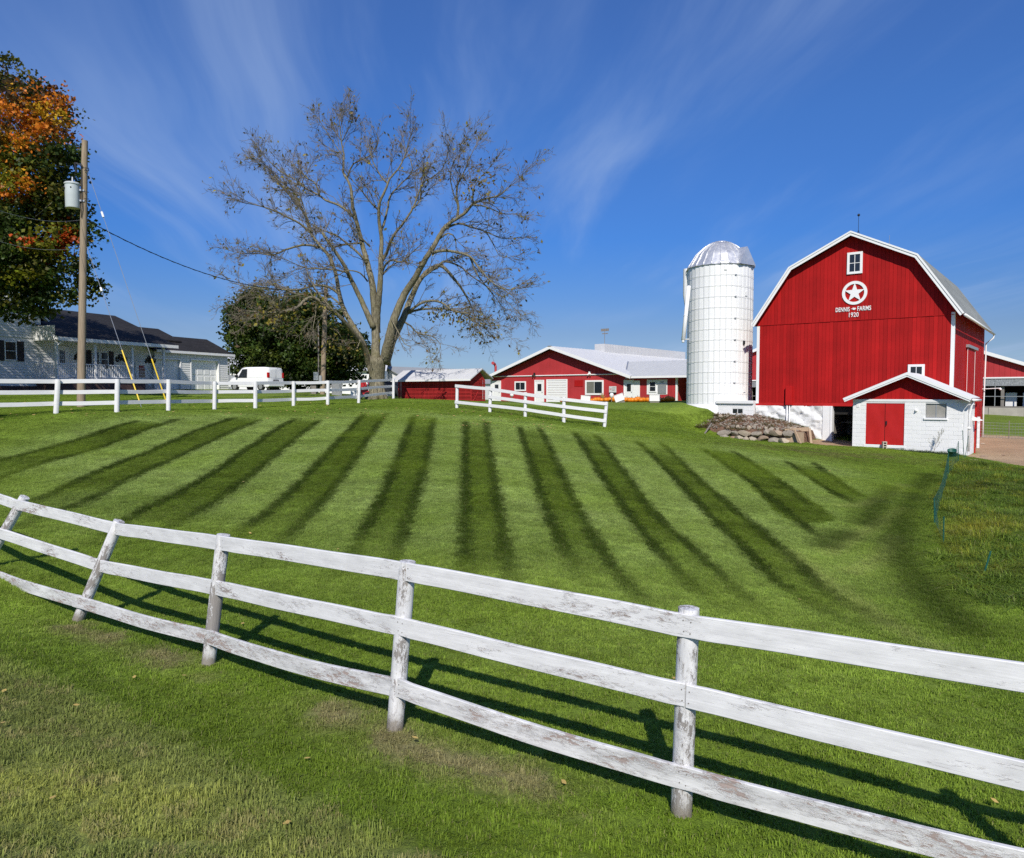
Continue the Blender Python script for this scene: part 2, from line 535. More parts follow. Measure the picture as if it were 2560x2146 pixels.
# ------------------------------------------------------------------ terrain
ctrl = []
def cp(px, py, Y): p = P(px, py, Y); ctrl.append((p.x, p.y, p.z))
for a in ((-40,1420,9.9),(195,1552,8.5),(522,1660,7.0),(987,1820,5.45),(1705,2042,4.31),
          (0,2030,4.1),(640,2100,3.85),(1280,2146,3.6),(0,1800,5.45),(0,1640,6.8),(320,1750,6.0),
          # lawn, left to right
          (0,1300,12.9),(0,1150,19),(0,1080,23),(300,1250,14.6),(300,1120,21.5),
          (640,1560,8.2),(640,1400,10.9),(640,1250,15.3),(640,1150,20),(640,1080,25),
          (1280,1800,5.56),(1280,1500,9),(1280,1300,13.8),(1280,1180,19),(1280,1100,25.7),
          (1800,1900,5),(1800,1500,9.9),(1800,1300,15.8),(1800,1180,23),(1800,1118,30),
          (2300,1300,17),(2300,1500,10.8),(2300,1180,28),(2300,1700,7),(2560,1300,18),(2560,1500,10.8),(2560,1180,29),
          # left fence line
          (142,1035,26),(293,1032,27),(422,1028,29.2),(536,1025,32),(638,1022.5,33),(735,1016,35.8),(820,1013,37),(896,1009,41),(984,997,47),
          (-200,1042,25),
          # middle fence
          (1142,1021,38.9),(1227,1032,37.6),(1315,1043,36.5),(1412,1057,35.6),(1517,1068,35),
          # behind the left fence and house
          (205,1018,35),(200,985,42),(60,986,42),(420,1002,40),(560,990,50),(140,975,46),(440,974,56),(580,974,62),(700,980,58),(820,990,50),
          (940,1004,50),(1000,999,54),(1180,1003,50),(1340,1006,60),(1400,1006,68),(1560,1002,66),(1690,1004,58),
          # barn side
          (1770,1022,46.2),(1730,1016,47),(1640,1050,43),(1720,1075,40),(1800,1098,39),(1950,1110,38),(2132,1116,38.9),(2420,1141,35.6),
          (2060,1112,40),(2100,1110,41.2),(2440,1138,36.8),(2560,1130,39.5),(2500,1100,48),(2560,1062,62),(2480,1036,72),(2560,1034,74),
          ):
    cp(*a)
for (x, y, z) in ((0,0,-1.65),(0,1.6,-1.85),(-4,1,-1.8),(4,.8,-1.95),(0,-6,-1.6),(-12,-4,-1.5),(12,-4,-2.0),(2.85,3.2,-2.5),(5,2.4,-2.55),(9,1.5,-2.6),
                  (-9,11.5,-2.3),(-14,14,-2.2),(-12,8,-2.4),(14,10,-2.9),(-30,20,-1.6),
                  (13,48,-1.0),(18,55,-1.2),(25,52,-2.2),(16,47,-1.3),(30,70,-1.6),(0,85,-.8),(-25,90,.1),(-50,60,.3),(-60,110,0),(60,60,-2.2),(45,30,-2.6),
                  (-36,46,.3),(-33,52,.3),(-30,58,.3)):
    ctrl.append((x, y, z+E))
_c, _s = FPX/math.hypot(FPX, 0)*0+math.cos(math.atan(FPX/2380.0)), math.sin(math.atan(FPX/2380.0))
for (x, y, z) in ((-5.56,-2.55,-2.58),(-2.79,-2.55,-2.75),(-4.2,-2.55,-2.68),(-6.8,-2.6,-2.42),(-7.9,-2.4,-2.05),(-4.4,-3.6,-2.72),(-6.6,-3.6,-2.5),(-6,-1.2,-2.2),(-3.5,-1.2,-2.5)):
    ctrl.append((18.91+x*_c+y*_s, 41.79-x*_s+y*_c, z+E))
for a in ((1500,1006,57.5),(1600,1007,57),(1430,1006,59.5),(1680,1007,57)): cp(*a)
for k in range(14):
    t = 2*math.pi*k/14
    for r, z in ((260, -1.5), (3200, -2.0)):
        ctrl.append((r*math.sin(t), r*math.cos(t), z+E))
ctrl = np.array(ctrl)
def warp_xy(x, y):
    r = np.hypot(x, y)+1e-9
    w = np.arcsinh(r/14.0)
    return np.stack([x/r*w, y/r*w], -1)
def tps_phi(d2): return .5*d2*np.log(d2+1e-12)
_cw = warp_xy(ctrl[:, 0], ctrl[:, 1])
_n = len(_cw)
_K = tps_phi(((_cw[:, None]-_cw[None])**2).sum(-1)) + np.eye(_n)*1.5e-4
_Q = np.concatenate([np.ones((_n, 1)), _cw], 1)
_A = np.block([[_K, _Q], [_Q.T, np.zeros((3, 3))]])
_S = np.linalg.solve(_A, np.concatenate([ctrl[:, 2], np.zeros(3)]))
def ground(x, y):
    x = np.asarray(x, float).ravel(); y = np.asarray(y, float).ravel()
    o = np.empty(len(x))
    for i in range(0, len(x), 20000):
        w = warp_xy(x[i:i+20000], y[i:i+20000])
        d2 = ((w[:, None]-_cw[None])**2).sum(-1)
        o[i:i+20000] = tps_phi(d2) @ _S[:_n] + _S[_n] + w @ _S[_n+1:]
    return o
def gz(x, y): return float(ground([x], [y])[0])
def hit(px, py, y0=2.2, y1=140):
    """where the view through that pixel meets the ground"""
    d = ray(px, py); d = d/d[1]
    ys = np.concatenate([np.arange(y0, 40, .08), np.arange(40, y1, .3)])
    dz = ys*d[2]+E - ground(ys*d[0], ys)
    k = np.argmax(dz < 0) if (dz < 0).any() else len(ys)-1
    y = ys[k]
    if k > 0 and dz[k] < 0:
        t = dz[k-1]/(dz[k-1]-dz[k]+1e-9); y = ys[k-1]+(ys[k]-ys[k-1])*t
    return np.array([y*d[0], y])
def hits(pts): return np.array([hit(*p) for p in pts])
def z5(l): return [(x*.6095, 1000+y*.6095) for x, y in l]
def z6(l): return [(1200+x*.6476, 1000+y*.6476) for x, y in l]
def smooth_line(pts, step=.4):
    """Catmull-Rom through world points"""
    p = [pts[0]*2-pts[1]]+list(pts)+[pts[-1]*2-pts[-2]]
    out = []
    for i in range(1, len(p)-2):
        L = max(2, int(np.linalg.norm(p[i+1]-p[i])/step))
        for k in range(L):
            t = k/L
            out.append(.5*((2*p[i])+(-p[i-1]+p[i+1])*t+(2*p[i-1]-5*p[i]+4*p[i+1]-p[i+2])*t*t+(-p[i-1]+3*p[i]-3*p[i+1]+p[i+2])*t**3))
    out.append(p[-2])
    return np.array(out)
def dist_line(x, y, line, reach=3.0):
    """distance to a polyline, plus the fraction along it; far points get 99"""
    d = np.full(len(x), 99.0); fr = np.zeros(len(x))
    lo = line.min(0)-reach; hi = line.max(0)+reach
    idx = np.nonzero((x > lo[0]) & (x < hi[0]) & (y > lo[1]) & (y < hi[1]))[0]
    if len(idx) == 0: return d, fr
    px, py = x[idx], y[idx]
    best = np.full(len(idx), 99.0); bf = np.zeros(len(idx))
    n = len(line)-1
    for i in range(n):
        a = line[i]; b = line[i+1]; ab = b-a; L2 = (ab**2).sum()+1e-12
        t = np.clip(((px-a[0])*ab[0]+(py-a[1])*ab[1])/L2, 0, 1)
        dd = np.hypot(px-a[0]-ab[0]*t, py-a[1]-ab[1]*t)
        m = dd < best
        best[m] = dd[m]; bf[m] = (i+t[m])/n
    d[idx] = best; fr[idx] = bf
    return d, fr
def in_poly(x, y, poly):
    r = np.zeros(len(x), bool); n = len(poly)
    for i in range(n):
        x0, y0 = poly[i]; x1, y1 = poly[(i+1) % n]
        c = ((y0 > y) != (y1 > y))
        with np.errstate(divide='ignore', invalid='ignore'):
            xi = (x1-x0)*(y-y0)/(y1-y0+1e-12)+x0
        r ^= c & (x < xi)
    return r
def vnoise(x, y, s, seed=0):
    """smooth value noise 0..1"""
    x = np.asarray(x)/s+seed*17.3; y = np.asarray(y)/s+seed*9.1
    xi = np.floor(x).astype(np.int64); yi = np.floor(y).astype(np.int64)
    fx = x-xi; fy = y-yi
    fx = fx*fx*(3-2*fx); fy = fy*fy*(3-2*fy)
    def h(a, b):
        q = np.sin(a*127.1+b*311.7+seed*74.7)*43758.5453
        return q-np.floor(q)
    return (h(xi, yi)*(1-fx)+h(xi+1, yi)*fx)*(1-fy)+(h(xi, yi+1)*(1-fx)+h(xi+1, yi+1)*fx)*fy
def fbm(x, y, s, seed=0): return .55*vnoise(x, y, s, seed)+.3*vnoise(x, y, s*.45, seed+1)+.15*vnoise(x, y, s*.2, seed+2)

TRK = [z5(l) for l in (
    [(580,85),(300,170),(0,250),(-220,330)], [(760,75),(480,170),(230,245),(0,320),(-160,390)],
    [(980,70),(760,150),(480,265),(200,390),(20,470)], [(1080,80),(800,200),(560,310),(350,420),(150,490),(0,560)],
    [(1220,75),(1020,200),(800,350),(600,450),(420,560),(280,620)], [(1320,80),(1200,170),(1000,330),(850,440),(700,520),(520,620)],
    [(1500,55),(1420,140),(1300,270),(1150,420),(1000,540),(900,610),(700,700)], [(1590,50),(1510,160),(1400,320),(1250,490),(1150,600),(1000,740)],
    [(1700,60),(1650,200),(1570,400),(1480,560),(1420,680),(1290,790)], [(1780,70),(1745,250),(1700,400),(1640,580),(1540,830)],
    [(1910,80),(1910,300),(1910,500),(1910,720),(1960,900)], [(1990,80),(2020,300),(2060,540),(2090,720),(2160,900)])]
TRK += [z6(l) for l in (
    [(150,100),(190,220),(260,430),(350,620),(430,740)], [(225,100),(310,280),(380,430),(480,600),(620,780),(720,960)],
    [(360,120),(450,260),(560,420),(680,570),(800,700),(950,830)], [(440,130),(560,290),(660,430),(800,560),(900,650),(1050,780),(1180,880)],
    [(600,155),(740,290),(880,440),(1020,570),(1150,700),(1400,850),(1550,930)], [(690,160),(880,340),(1050,480),(1200,610),(1350,750),(1500,830),(1750,940)],
    [(850,185),(1020,300),(1170,420),(1330,550),(1400,580)], [(970,195),(1150,310),(1310,450)],
    [(1180,235),(1320,330),(1460,410)], [(1280,240),(1420,340),(1500,390)])]
tracks = [smooth_line(hits(l)) for l in TRK]
WIDE = [z6(l) for l in ([(1740,290),(1680,370),(1620,520),(1640,620),(1780,800),(1900,900)], [(1340,560),(1400,520)], [(1590,340),(1560,380),(1490,480)])]
PAIR_W = {k: float(np.mean(dist_line(tracks[k][:, 0], tracks[k][:, 1], tracks[k+1], 4)[0].clip(0, 1.8))) for k in range(0, len(tracks)-1, 2)}
wides = [smooth_line(hits(l)) for l in WIDE]
PALE = [z6(l) for l in ([(1400,410),(1500,400),(1640,330)], [(1350,590),(1500,500),(1640,420)], [(1440,665),(1560,600),(1600,530)],
                        [(1200,590),(1420,760),(1750,960),(2100,1050)])]
pales = [smooth_line(hits(l)) for l in PALE]
CUT = [z6(l) for l in ([(470,60),(900,130),(1300,170),(1650,230)],)]
dry_line = smooth_line(hits([(180,1570),(367,1622),(445,1662),(628,1722),(890,1805),(1021,1872),(1240,1940),(1500,2010)]))
verge = hits([(-260,1560),(0,1650),(330,1790),(620,1920),(850,2030),(1000,2110)])
verge_poly = list(verge)+[np.array([2., 1.5]), np.array([2, -40]), np.array([-300, -40]), np.array([-300, 40.]), verge[0]+np.array([-20, 3])]
yard_poly = hits([(2418,1142),(2500,1158),(2640,1176),(2900,1150),(2900,1098),(2600,1093),(2450,1086)])
pad_poly = hits([(2010,1106),(2060,1114),(2134,1117),(2134,1104),(2090,1098),(2040,1098)])
long_poly = hits([(2368,1158),(2418,1150),(2560,1176),(2800,1190),(2900,1480),(2560,1520),(2460,1512),(2372,1420),(2346,1330),(2342,1250)])
mulch_poly = np.array([(-34.5,41.2),(-27.6,43.5),(-22.8,55.0),(-24.4,56.0),(-30.,46),(-37,42.5)])
trunk_c = P(945, 1004, 50)

COL_LIGHT = np.array((.225, .300, .045)); COL_DARK = np.array((.028, .050, .004)); COL_MID = np.array((.146, .224, .024))
def ground_colour(x, y):
    n = len(x)
    lo = fbm(x, y, 2.6, 3); fine = fbm(x, y, .5, 5)
    col = COL_MID[None]*(.85+.3*lo[:, None]) + (COL_LIGHT-COL_MID)[None]*np.clip(.25+1.1*(lo-.5), 0, 1)[:, None]
    dark = np.zeros(n); band = np.zeros(n); near = np.zeros(n)
    wob = (fbm(x, y, 1.1, 8)-.5)*.30
    for k, l in enumerate(tracks):
        d, fr = dist_line(x, y, l, 3.5)
        w = .125*(1+.4*(fine-.5))
        fade = np.clip(np.minimum(fr*16, (1-fr)*7), 0, 1)
        g = np.clip(1.8*np.exp(-((d+wob*.30)/w)**2), 0, 1)*fade*(.74+.45*fine)
        dark = np.maximum(dark, g*(1.0 if k % 2 == 0 else .9))
        near = np.maximum(near, np.exp(-(d/1.5)**2)*np.clip((1-fr)*4+.1, 0, 1))
        if k % 2 == 0 and k+1 < len(tracks):
            d2, f2 = dist_line(x, y, tracks[k+1], 3.5)
            s = d+d2; W = PAIR_W[k]
            m = (d < 90) & (d2 < 90)
            band = np.maximum(band, np.where(m, np.clip((W*1.12+.08-s)/.14, 0, 1), 0)*np.clip(fr*10, 0, 1)*np.clip((1-fr)*4, 0, 1))
    blot = np.clip((fbm(x, y, .8, 9)-.50)*4, 0, 1)
    pl = near*(1-band)*np.clip(.55+.9*(fbm(x, y, 1.4, 14)-.4), 0, .95)
    col = col*(1-pl[:, None])+np.array((.285, .365, .105))*pl[:, None]
    bm2 = np.clip(band*(.30+.5*blot), 0, 1)
    col = col*(1-bm2[:, None])+np.array((.108, .158, .012))*bm2[:, None]
    dark = np.clip(np.maximum(dark, band*blot*.34), 0, 1)
    for l in wides:
        d, fr = dist_line(x, y, l)
        dark = np.maximum(dark, np.exp(-(d/.42)**2)*.8)
    dark = np.clip(np.maximum(dark, band*(.34+.45*(fine-.4))), 0, 1)
    pale = np.zeros(n)
    for l in pales:
        d, fr = dist_line(x, y, l)
        pale = np.maximum(pale, np.exp(-(d/.22)**2)*.6)
    col = col*(1-pale[:, None])+np.array((.28, .32, .09))*pale[:, None]
    # cross mowing seen as faint streaks
    st = fbm(x*.35+y*.1, y*1.6, 1.2, 21)
    st2 = fbm(x*.30, y*1.5+x*.2, .5, 23); cl = vnoise(x, y, .17, 25)
    col *= (.80+.28*st)[:, None]*(.84+.32*st2)[:, None]*(.82+.36*cl)[:, None]
    col = col*(1-dark[:, None]*.94)+COL_DARK*(dark*.94)[:, None]
    # yellow green flushes
    fl = np.clip((fbm(x, y, 4.0, 31)-.58)*5, 0, 1)*.4
    col = col*(1-fl[:, None])+np.array((.17, .245, .02))*fl[:, None]
    # outside the mown field the grass is plainer
    far = np.clip((y-44)/12, 0, 1)
    col = col*(1-.5*far[:, None])+np.array((.12, .16, .028))*(.5*far[:, None])
    # verge at the road
    vp = in_poly(x, y, verge_poly)
    edge, _ = dist_line(x, y, smooth_line(verge), 2)
    vm = np.where(vp, np.clip(.55+edge*2.5, 0, 1), 0)
    vn = fbm(x, y, .9, 41)
    vcol = np.array((.20, .235, .060))[None]*(.62+.7*vn[:, None])+np.array((.05, .03, 0))[None]*np.clip((vn-.5)*3, 0, 1)[:, None]
    col = col*(1-vm[:, None])+vcol*vm[:, None]
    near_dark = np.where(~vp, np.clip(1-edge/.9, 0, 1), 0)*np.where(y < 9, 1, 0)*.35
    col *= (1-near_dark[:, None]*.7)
    # dry patches along the fence
    d, fr = dist_line(x, y, dry_line)
    dm = np.exp(-(d/.23)**2)*np.clip((fbm(x, y, .7, 51)-.36)*5, 0, 1)
    col = col*(1-dm[:, None]*.85)+(np.array((.24, .20, .105))*(.7+.6*fine[:, None]))*(dm[:, None]*.85)
    # tall rough grass
    lm = in_poly(x, y, long_poly)
    ln = fbm(x, y, 1.3, 61)
    lcol = np.array((.100, .155, .020))[None]*(.6+.8*ln[:, None])+np.array((.09, .05, .004))[None]*np.clip((fbm(x, y, 2.2, 66)-.52)*4, 0, 1)[:, None]
    col[lm] = lcol[lm]
    # worn ground by the annex
    for (cx_, cy_), r, a in ((hit(1990,1128), 2.2, .5), (hit(2160,1138), 2.0, .55), (hit(1330,1030), 3, .25)):
        q = np.exp(-(((x-cx_)/(r*1.6))**2+((y-cy_)/r)**2))*a*np.clip((fine-.3)*3, 0, 1)
        col = col*(1-q[:, None])+np.array((.15, .115, .06))*q[:, None]
    # bare dirt yard, doorway pad, mulch by the house
    dirt = np.zeros(n)
    ym = in_poly(x+(lo-.5)*1.2, y+(fine-.5)*1.2, yard_poly)|in_poly(x, y, pad_poly)
    dc = np.array((.40, .285, .175))[None]*(.75+.5*fine[:, None])*(.85+.3*lo[:, None])
    col[ym] = dc[ym]; dirt[ym] = 1
    mm = in_poly(x, y, mulch_poly)
    col[mm] = (np.array((.06, .04, .03))[None]*(.6+.8*fine[:, None]))[mm]; dirt[mm] = 1
    tm = np.exp(-(((x-trunk_c.x)**2+(y-trunk_c.y)**2)/1.4**2))
    col = col*(1-tm[:, None]*.5)+np.array((.10, .08, .045))*(tm[:, None]*.5)
    return np.clip(col, .004, .6), dirt, lm

def long_mask(x, y):
    d, _ = dist_line(x, y, np.concatenate([long_poly, long_poly[:1]]), 2.5)
    return np.where(in_poly(x, y, long_poly), np.clip(d/1.3, 0, 1), 0)

def axis(parts):
    out = [parts[0][0]]
    for a, b, s in parts:
        n = max(1, int(round((b-a)/s)))
        out += [a+(b-a)*k/n for k in range(1, n+1)]
    return out
def growth(a, end, s0, g=1.35):
    o = []; s = s0; v = a
    while abs(v) < abs(end):
        s *= g; v += s if end > a else -s
        o.append(v)
    return o
gx = list(reversed(growth(-40, -3200, .8)))+axis([(-40, -20, .5), (-20, 22, .155), (22, 42, .5)])+growth(42, 3200, .8)
gy = list(reversed(growth(-1, -3200, .6)))+axis([(-1, 2.5, .35), (2.5, 34, .155), (34, 52, .3), (52, 80, .8)])+growth(80, 3200, 1.2)
GX, GY = np.meshgrid(np.array(gx), np.array(gy))
fx, fy = GX.ravel(), GY.ravel()
fz = ground(fx, fy)
lump = (fbm(fx, fy, 1.5, 71)-.5)*.05*np.clip((60-fy)/20, 0, 1)*np.clip(fy/3, 0, 1)
lump += long_mask(fx, fy)*(fbm(fx, fy, 1.5, 72)-.25)*.36
fz = fz+lump
nx, ny = len(gx), len(gy)
me = bpy.data.meshes.new('ground')
me.vertices.add(nx*ny)
me.vertices.foreach_set('co', np.stack([fx, fy, fz], -1).ravel())
ii, jj = np.meshgrid(np.arange(nx-1), np.arange(ny-1))
b0 = (jj*nx+ii).ravel()
quads = np.stack([b0, b0+1, b0+nx+1, b0+nx], -1)
me.loops.add(quads.size); me.loops.foreach_set('vertex_index', quads.ravel().astype(np.int32))
me.polygons.add(len(quads))
me.polygons.foreach_set('loop_start', np.arange(0, quads.size, 4, dtype=np.int32))
me.polygons.foreach_set('use_smooth', np.ones(len(quads), bool))
me.update(); me.validate()
gcol, gdirt, _ = ground_colour(fx, fy)
a = me.attributes.new('gcol', 'FLOAT_COLOR', 'POINT')
a.data.foreach_set('color', np.concatenate([gcol, gdirt[:, None]], 1).ravel().astype(np.float32))
m, t = newmat('lawn_ground')
at = t.n('ShaderNodeAttribute'); at.attribute_name = 'gcol'
n1 = t.noise(t.pos((1, .55, 1)), 9, 5, .7)
n2 = t.noise(t.pos((1, .45, 1)), 34, 4, .7)
n3 = t.noise(t.pos(), 120, 3, .6)
k = t.math('MULTIPLY', t.rng(n1, .25, .75, .72, 1.28, False), t.rng(n2, .25, .75, .62, 1.36, False))
k = t.math('MULTIPLY', k, t.rng(n3, .25, .75, .75, 1.25, False))
gd = t.mix(1.0, at.outputs['Color'], k, 'MULTIPLY')
dd = t.mix(1.0, at.outputs['Color'], t.rng(n1, .25, .75, .85, 1.15, False), 'MULTIPLY')
cc = t.mix(at.outputs['Alpha'], gd, dd)
hh = t.math('ADD', t.math('MULTIPLY', n2, .7), t.math('MULTIPLY', n3, .4))
t.out(cc, .9, 0, t.bump(hh, .8, .05), .12)
me.materials.append(m)
go = link('ground', me, kind='structure')
go['label'] = 'striped mown lawn rolling up from the road fence to the farm buildings'

# ------------------------------------------------------------------ grass blades
def grass_mat(name, rough=.55, transl=.35):
    m, t = newmat(name)
    ic = t.n('ShaderNodeAttribute'); ic.attribute_name = 'gcol'; ic.attribute_type = 'INSTANCER'
    bl = t.n('ShaderNodeAttribute'); bl.attribute_name = 'bl'
    q = t.n('ShaderNodeSeparateColor'); t.l(bl.outputs['Color'], q.inputs[0])
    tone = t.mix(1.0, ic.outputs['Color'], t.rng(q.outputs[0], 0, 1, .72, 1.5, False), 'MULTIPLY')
    tone = t.mix(t.rng(q.outputs[1], .90, 1, 0, .75, False), tone, (.30, .26, .13))
    b = t.n('ShaderNodeBsdfPrincipled'); t.l(tone, b.inputs['Base Color'])
    b.inputs['Roughness'].default_value = rough; b.inputs['Specular IOR Level'].default_value = .12
    tr = t.n('ShaderNodeBsdfTranslucent'); t.l(tone, tr.inputs['Color'])
    mx = t.n('ShaderNodeMixShader'); mx.inputs[0].default_value = transl
    o = t.n('ShaderNodeOutputMaterial')
    t.l(b.outputs[0], mx.inputs[1]); t.l(tr.outputs[0], mx.inputs[2]); t.l(mx.outputs[0], o.inputs[0])
    return m
M_blade = grass_mat('grass_blade')
def patch(name, n, size, h0, h1, w, lean, seed, tufts=0):
    r = np.random.default_rng(seed)
    v = []; f = []; c = []
    tc = [(r.uniform(-size/2, size/2), r.uniform(-size/2, size/2), r.uniform(0, 6.28), r.uniform(.6, 1.25)) for _ in range(max(1, tufts))]
    for i in range(n):
        x, y = r.uniform(-size/2, size/2, 2)
        a = r.uniform(0, 2*math.pi); L = r.uniform(h0, h1); ln = min(2.2, abs(r.normal(0, lean)))
        if tufts:
            q = min(tc, key=lambda k_: (k_[0]-x)**2+(k_[1]-y)**2)
            if r.random() < .75: a = q[2]+r.normal(0, .5)
            L *= q[3]
        dx, dy = math.cos(a), math.sin(a)
        wx, wy = -dy*w/2, dx*w/2
        m_ = (x+dx*L*ln*.35, y+dy*L*ln*.35, L*.55)
        hz = L*max(.22, 1-.42*ln)
        tp = (x+dx*L*ln, y+dy*L*ln, hz)
        k = len(v)
        v += [(x-wx, y-wy, -.015), (x+wx, y+wy, -.015), (m_[0]+wx*.8, m_[1]+wy*.8, m_[2]), (m_[0]-wx*.8, m_[1]-wy*.8, m_[2]), tp]
        f += [(k, k+1, k+2, k+3), (k+3, k+2, k+4)]
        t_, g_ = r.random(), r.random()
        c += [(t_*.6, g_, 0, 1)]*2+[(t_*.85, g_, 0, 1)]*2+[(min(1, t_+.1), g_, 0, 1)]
    me = bpy.data.meshes.new(name); me.from_pydata(v, [], f)
    at = me.attributes.new('bl', 'FLOAT_COLOR', 'POINT'); at.data.foreach_set('color', np.array(c, np.float32).ravel())
    me.materials.append(M_blade)
    o = bpy.data.objects.new(name, me)
    return o
def scatter(name, label, pts, col, rot, scl, sources):
    me = bpy.data.meshes.new(name)
    n = len(pts)
    me.vertices.add(n); me.vertices.foreach_set('co', np.asarray(pts, np.float32).ravel())
    for nm, typ, key, arr in (('gcol', 'FLOAT_COLOR', 'color', np.concatenate([col, np.ones((n, 1))], 1)), ('rot', 'FLOAT_VECTOR', 'vector', rot), ('scl', 'FLOAT_VECTOR', 'vector', scl)):
        a_ = me.attributes.new(nm, typ, 'POINT'); a_.data.foreach_set(key, np.asarray(arr, np.float32).ravel())
    ia = me.attributes.new('pick', 'INT', 'POINT'); ia.data.foreach_set('value', rng.integers(0, len(sources), n).astype(np.int32))
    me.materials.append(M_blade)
    o = link(name, me, kind='stuff'); o['label'] = label
    ng = bpy.data.node_groups.new(name+'_nodes', 'GeometryNodeTree')
    ng.interface.new_socket('Geometry', in_out='INPUT', socket_type='NodeSocketGeometry')
    ng.interface.new_socket('Geometry', in_out='OUTPUT', socket_type='NodeSocketGeometry')
    N = ng.nodes; L = ng.links
    gi = N.new('NodeGroupInput'); gout = N.new('NodeGroupOutput')
    g2i = N.new('GeometryNodeGeometryToInstance')
    for s_ in reversed(sources):
        oi = N.new('GeometryNodeObjectInfo'); oi.inputs['Object'].default_value = s_
        L.new(oi.outputs['Geometry'], g2i.inputs[0])
    iop = N.new('GeometryNodeInstanceOnPoints'); iop.inputs['Pick Instance'].default_value = True
    def na(nm, typ):
        q = N.new('GeometryNodeInputNamedAttribute'); q.data_type = typ; q.inputs['Name'].default_value = nm
        return q.outputs['Attribute']
    L.new(gi.outputs[0], iop.inputs['Points']); L.new(g2i.outputs[0], iop.inputs['Instance'])
    L.new(na('pick', 'INT'), iop.inputs['Instance Index'])
    L.new(na('rot', 'FLOAT_VECTOR'), iop.inputs['Rotation']); L.new(na('scl', 'FLOAT_VECTOR'), iop.inputs['Scale'])
    L.new(iop.outputs[0], gout.inputs[0])
    md = o.modifiers.new('scatter', 'NODES'); md.node_group = ng
    return o
def field_points(bands, keep):
    P_, S_ = [], []
    for y0, y1, sp in bands:
        ys = np.arange(y0, y1, sp)
        xs = np.arange(-y1*.80-1.2, y1*.80+1.2, sp)
        X, Y = np.meshgrid(xs, ys); X = X.ravel(); Y = Y.ravel()
        X = X+rng.uniform(-.5, .5, len(X))*sp; Y = Y+rng.uniform(-.5, .5, len(Y))*sp
        m_ = np.abs(X) < Y*.78+1.0
        X, Y = X[m_], Y[m_]
        P_.append(np.stack([X, Y], -1)); S_.append(np.full(len(X), sp/.155))
    p = np.concatenate(P_); s = np.concatenate(S_)
    k = keep(p[:, 0], p[:, 1])
    return p[k], s[k]
def ground_rot(x, y, z):
    e = .15
    dzx = (ground(x+e, y)-ground(x-e, y))/(2*e); dzy = (ground(x, y+e)-ground(x, y-e))/(2*e)
    yaw = rng.uniform(0, 2*math.pi, len(x))
    # tilt to the slope: small-angle euler, yaw about the vertical first
    cy, sy = np.cos(yaw), np.sin(yaw)
    rx = np.arctan(dzy*cy-dzx*sy); ry = -np.arctan(dzx*cy+dzy*sy)
    return np.stack([rx, ry, yaw], -1)
def lump_at(x, y):
    return (fbm(x, y, 1.5, 71)-.5)*.05*np.clip((60-y)/20, 0, 1)*np.clip(y/3, 0, 1)+long_mask(x, y)*(fbm(x, y, 1.5, 72)-.25)*.36
pts, ss = field_points([(2.2, 9, .15), (9, 31, .11), (31, 46, .17)],
                       lambda x, y: ~(in_poly(x, y, yard_poly) | in_poly(x, y, pad_poly)))
c_, d_, l_ = ground_colour(pts[:, 0], pts[:, 1])
ok = d_ < .5
pts, ss, c_ = pts[ok], ss[ok], c_[ok]
zz = ground(pts[:, 0], pts[:, 1])+lump_at(pts[:, 0], pts[:, 1])
p3 = np.concatenate([pts, zz[:, None]], 1)
rot = ground_rot(pts[:, 0], pts[:, 1], zz)
vm = in_poly(pts[:, 0], pts[:, 1], verge_poly)
straw = vm & (rng.random(len(ss)) < .15)
c_[straw] = c_[straw]*.5+np.array((.16, .135, .06))
hgt = np.where(vm, 1.35, 1.0)*rng.uniform(.7, 1.3, len(ss))*(.7+.6*fbm(pts[:, 0], pts[:, 1], .5, 91))
src = [patch('lawn_tuft', 135, .21, .016, .050, .0062, 1.25, 100+k, 9) for k in range(6)]
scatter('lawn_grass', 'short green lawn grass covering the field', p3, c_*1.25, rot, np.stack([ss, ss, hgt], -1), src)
# rough tall grass beyond the net fence
lx = rng.uniform(long_poly[:, 0].min()-1.5, long_poly[:, 0].max(), 14000); ly = rng.uniform(long_poly[:, 1].min()-1.5, long_poly[:, 1].max(), 14000)
_j = (fbm(lx, ly, 1.1, 83)-.5)*2.2
k = in_poly(lx+_j, ly+_j*.6, long_poly) & (lx < ly*.80+1.2) & (rng.random(14000) < np.clip((fbm(lx, ly, 1.6, 84)-.18)*2.6, .12, 1))
lx, ly = lx[k], ly[k]
lz = ground(lx, ly)+lump_at(lx, ly)
lc, _, _ = ground_colour(lx, ly)
hs = rng.uniform(.3, 1.0, len(lx))*np.clip(.15+1.3*fbm(lx, ly, 1.3, 81), .2, 1.4)
lc = lc*rng.uniform(.7, 1.35, (len(lx), 1))+np.array((.07, .035, 0))[None]*(rng.random((len(lx), 1)) < .16)
src2 = [patch('tall_tuft', 55, .34, .08, .34, .010, 1.5, 200+k, 5) for k in range(5)]
scatter('tall_grass', 'unmown rough grass behind the green net fence', np.stack([lx, ly, lz], -1), lc*1.2,
        np.stack([np.zeros(len(lx)), np.zeros(len(lx)), rng.uniform(0, 6.28, len(lx))], -1), np.stack([hs*0+1.1, hs*0+1.1, hs], -1), src2)
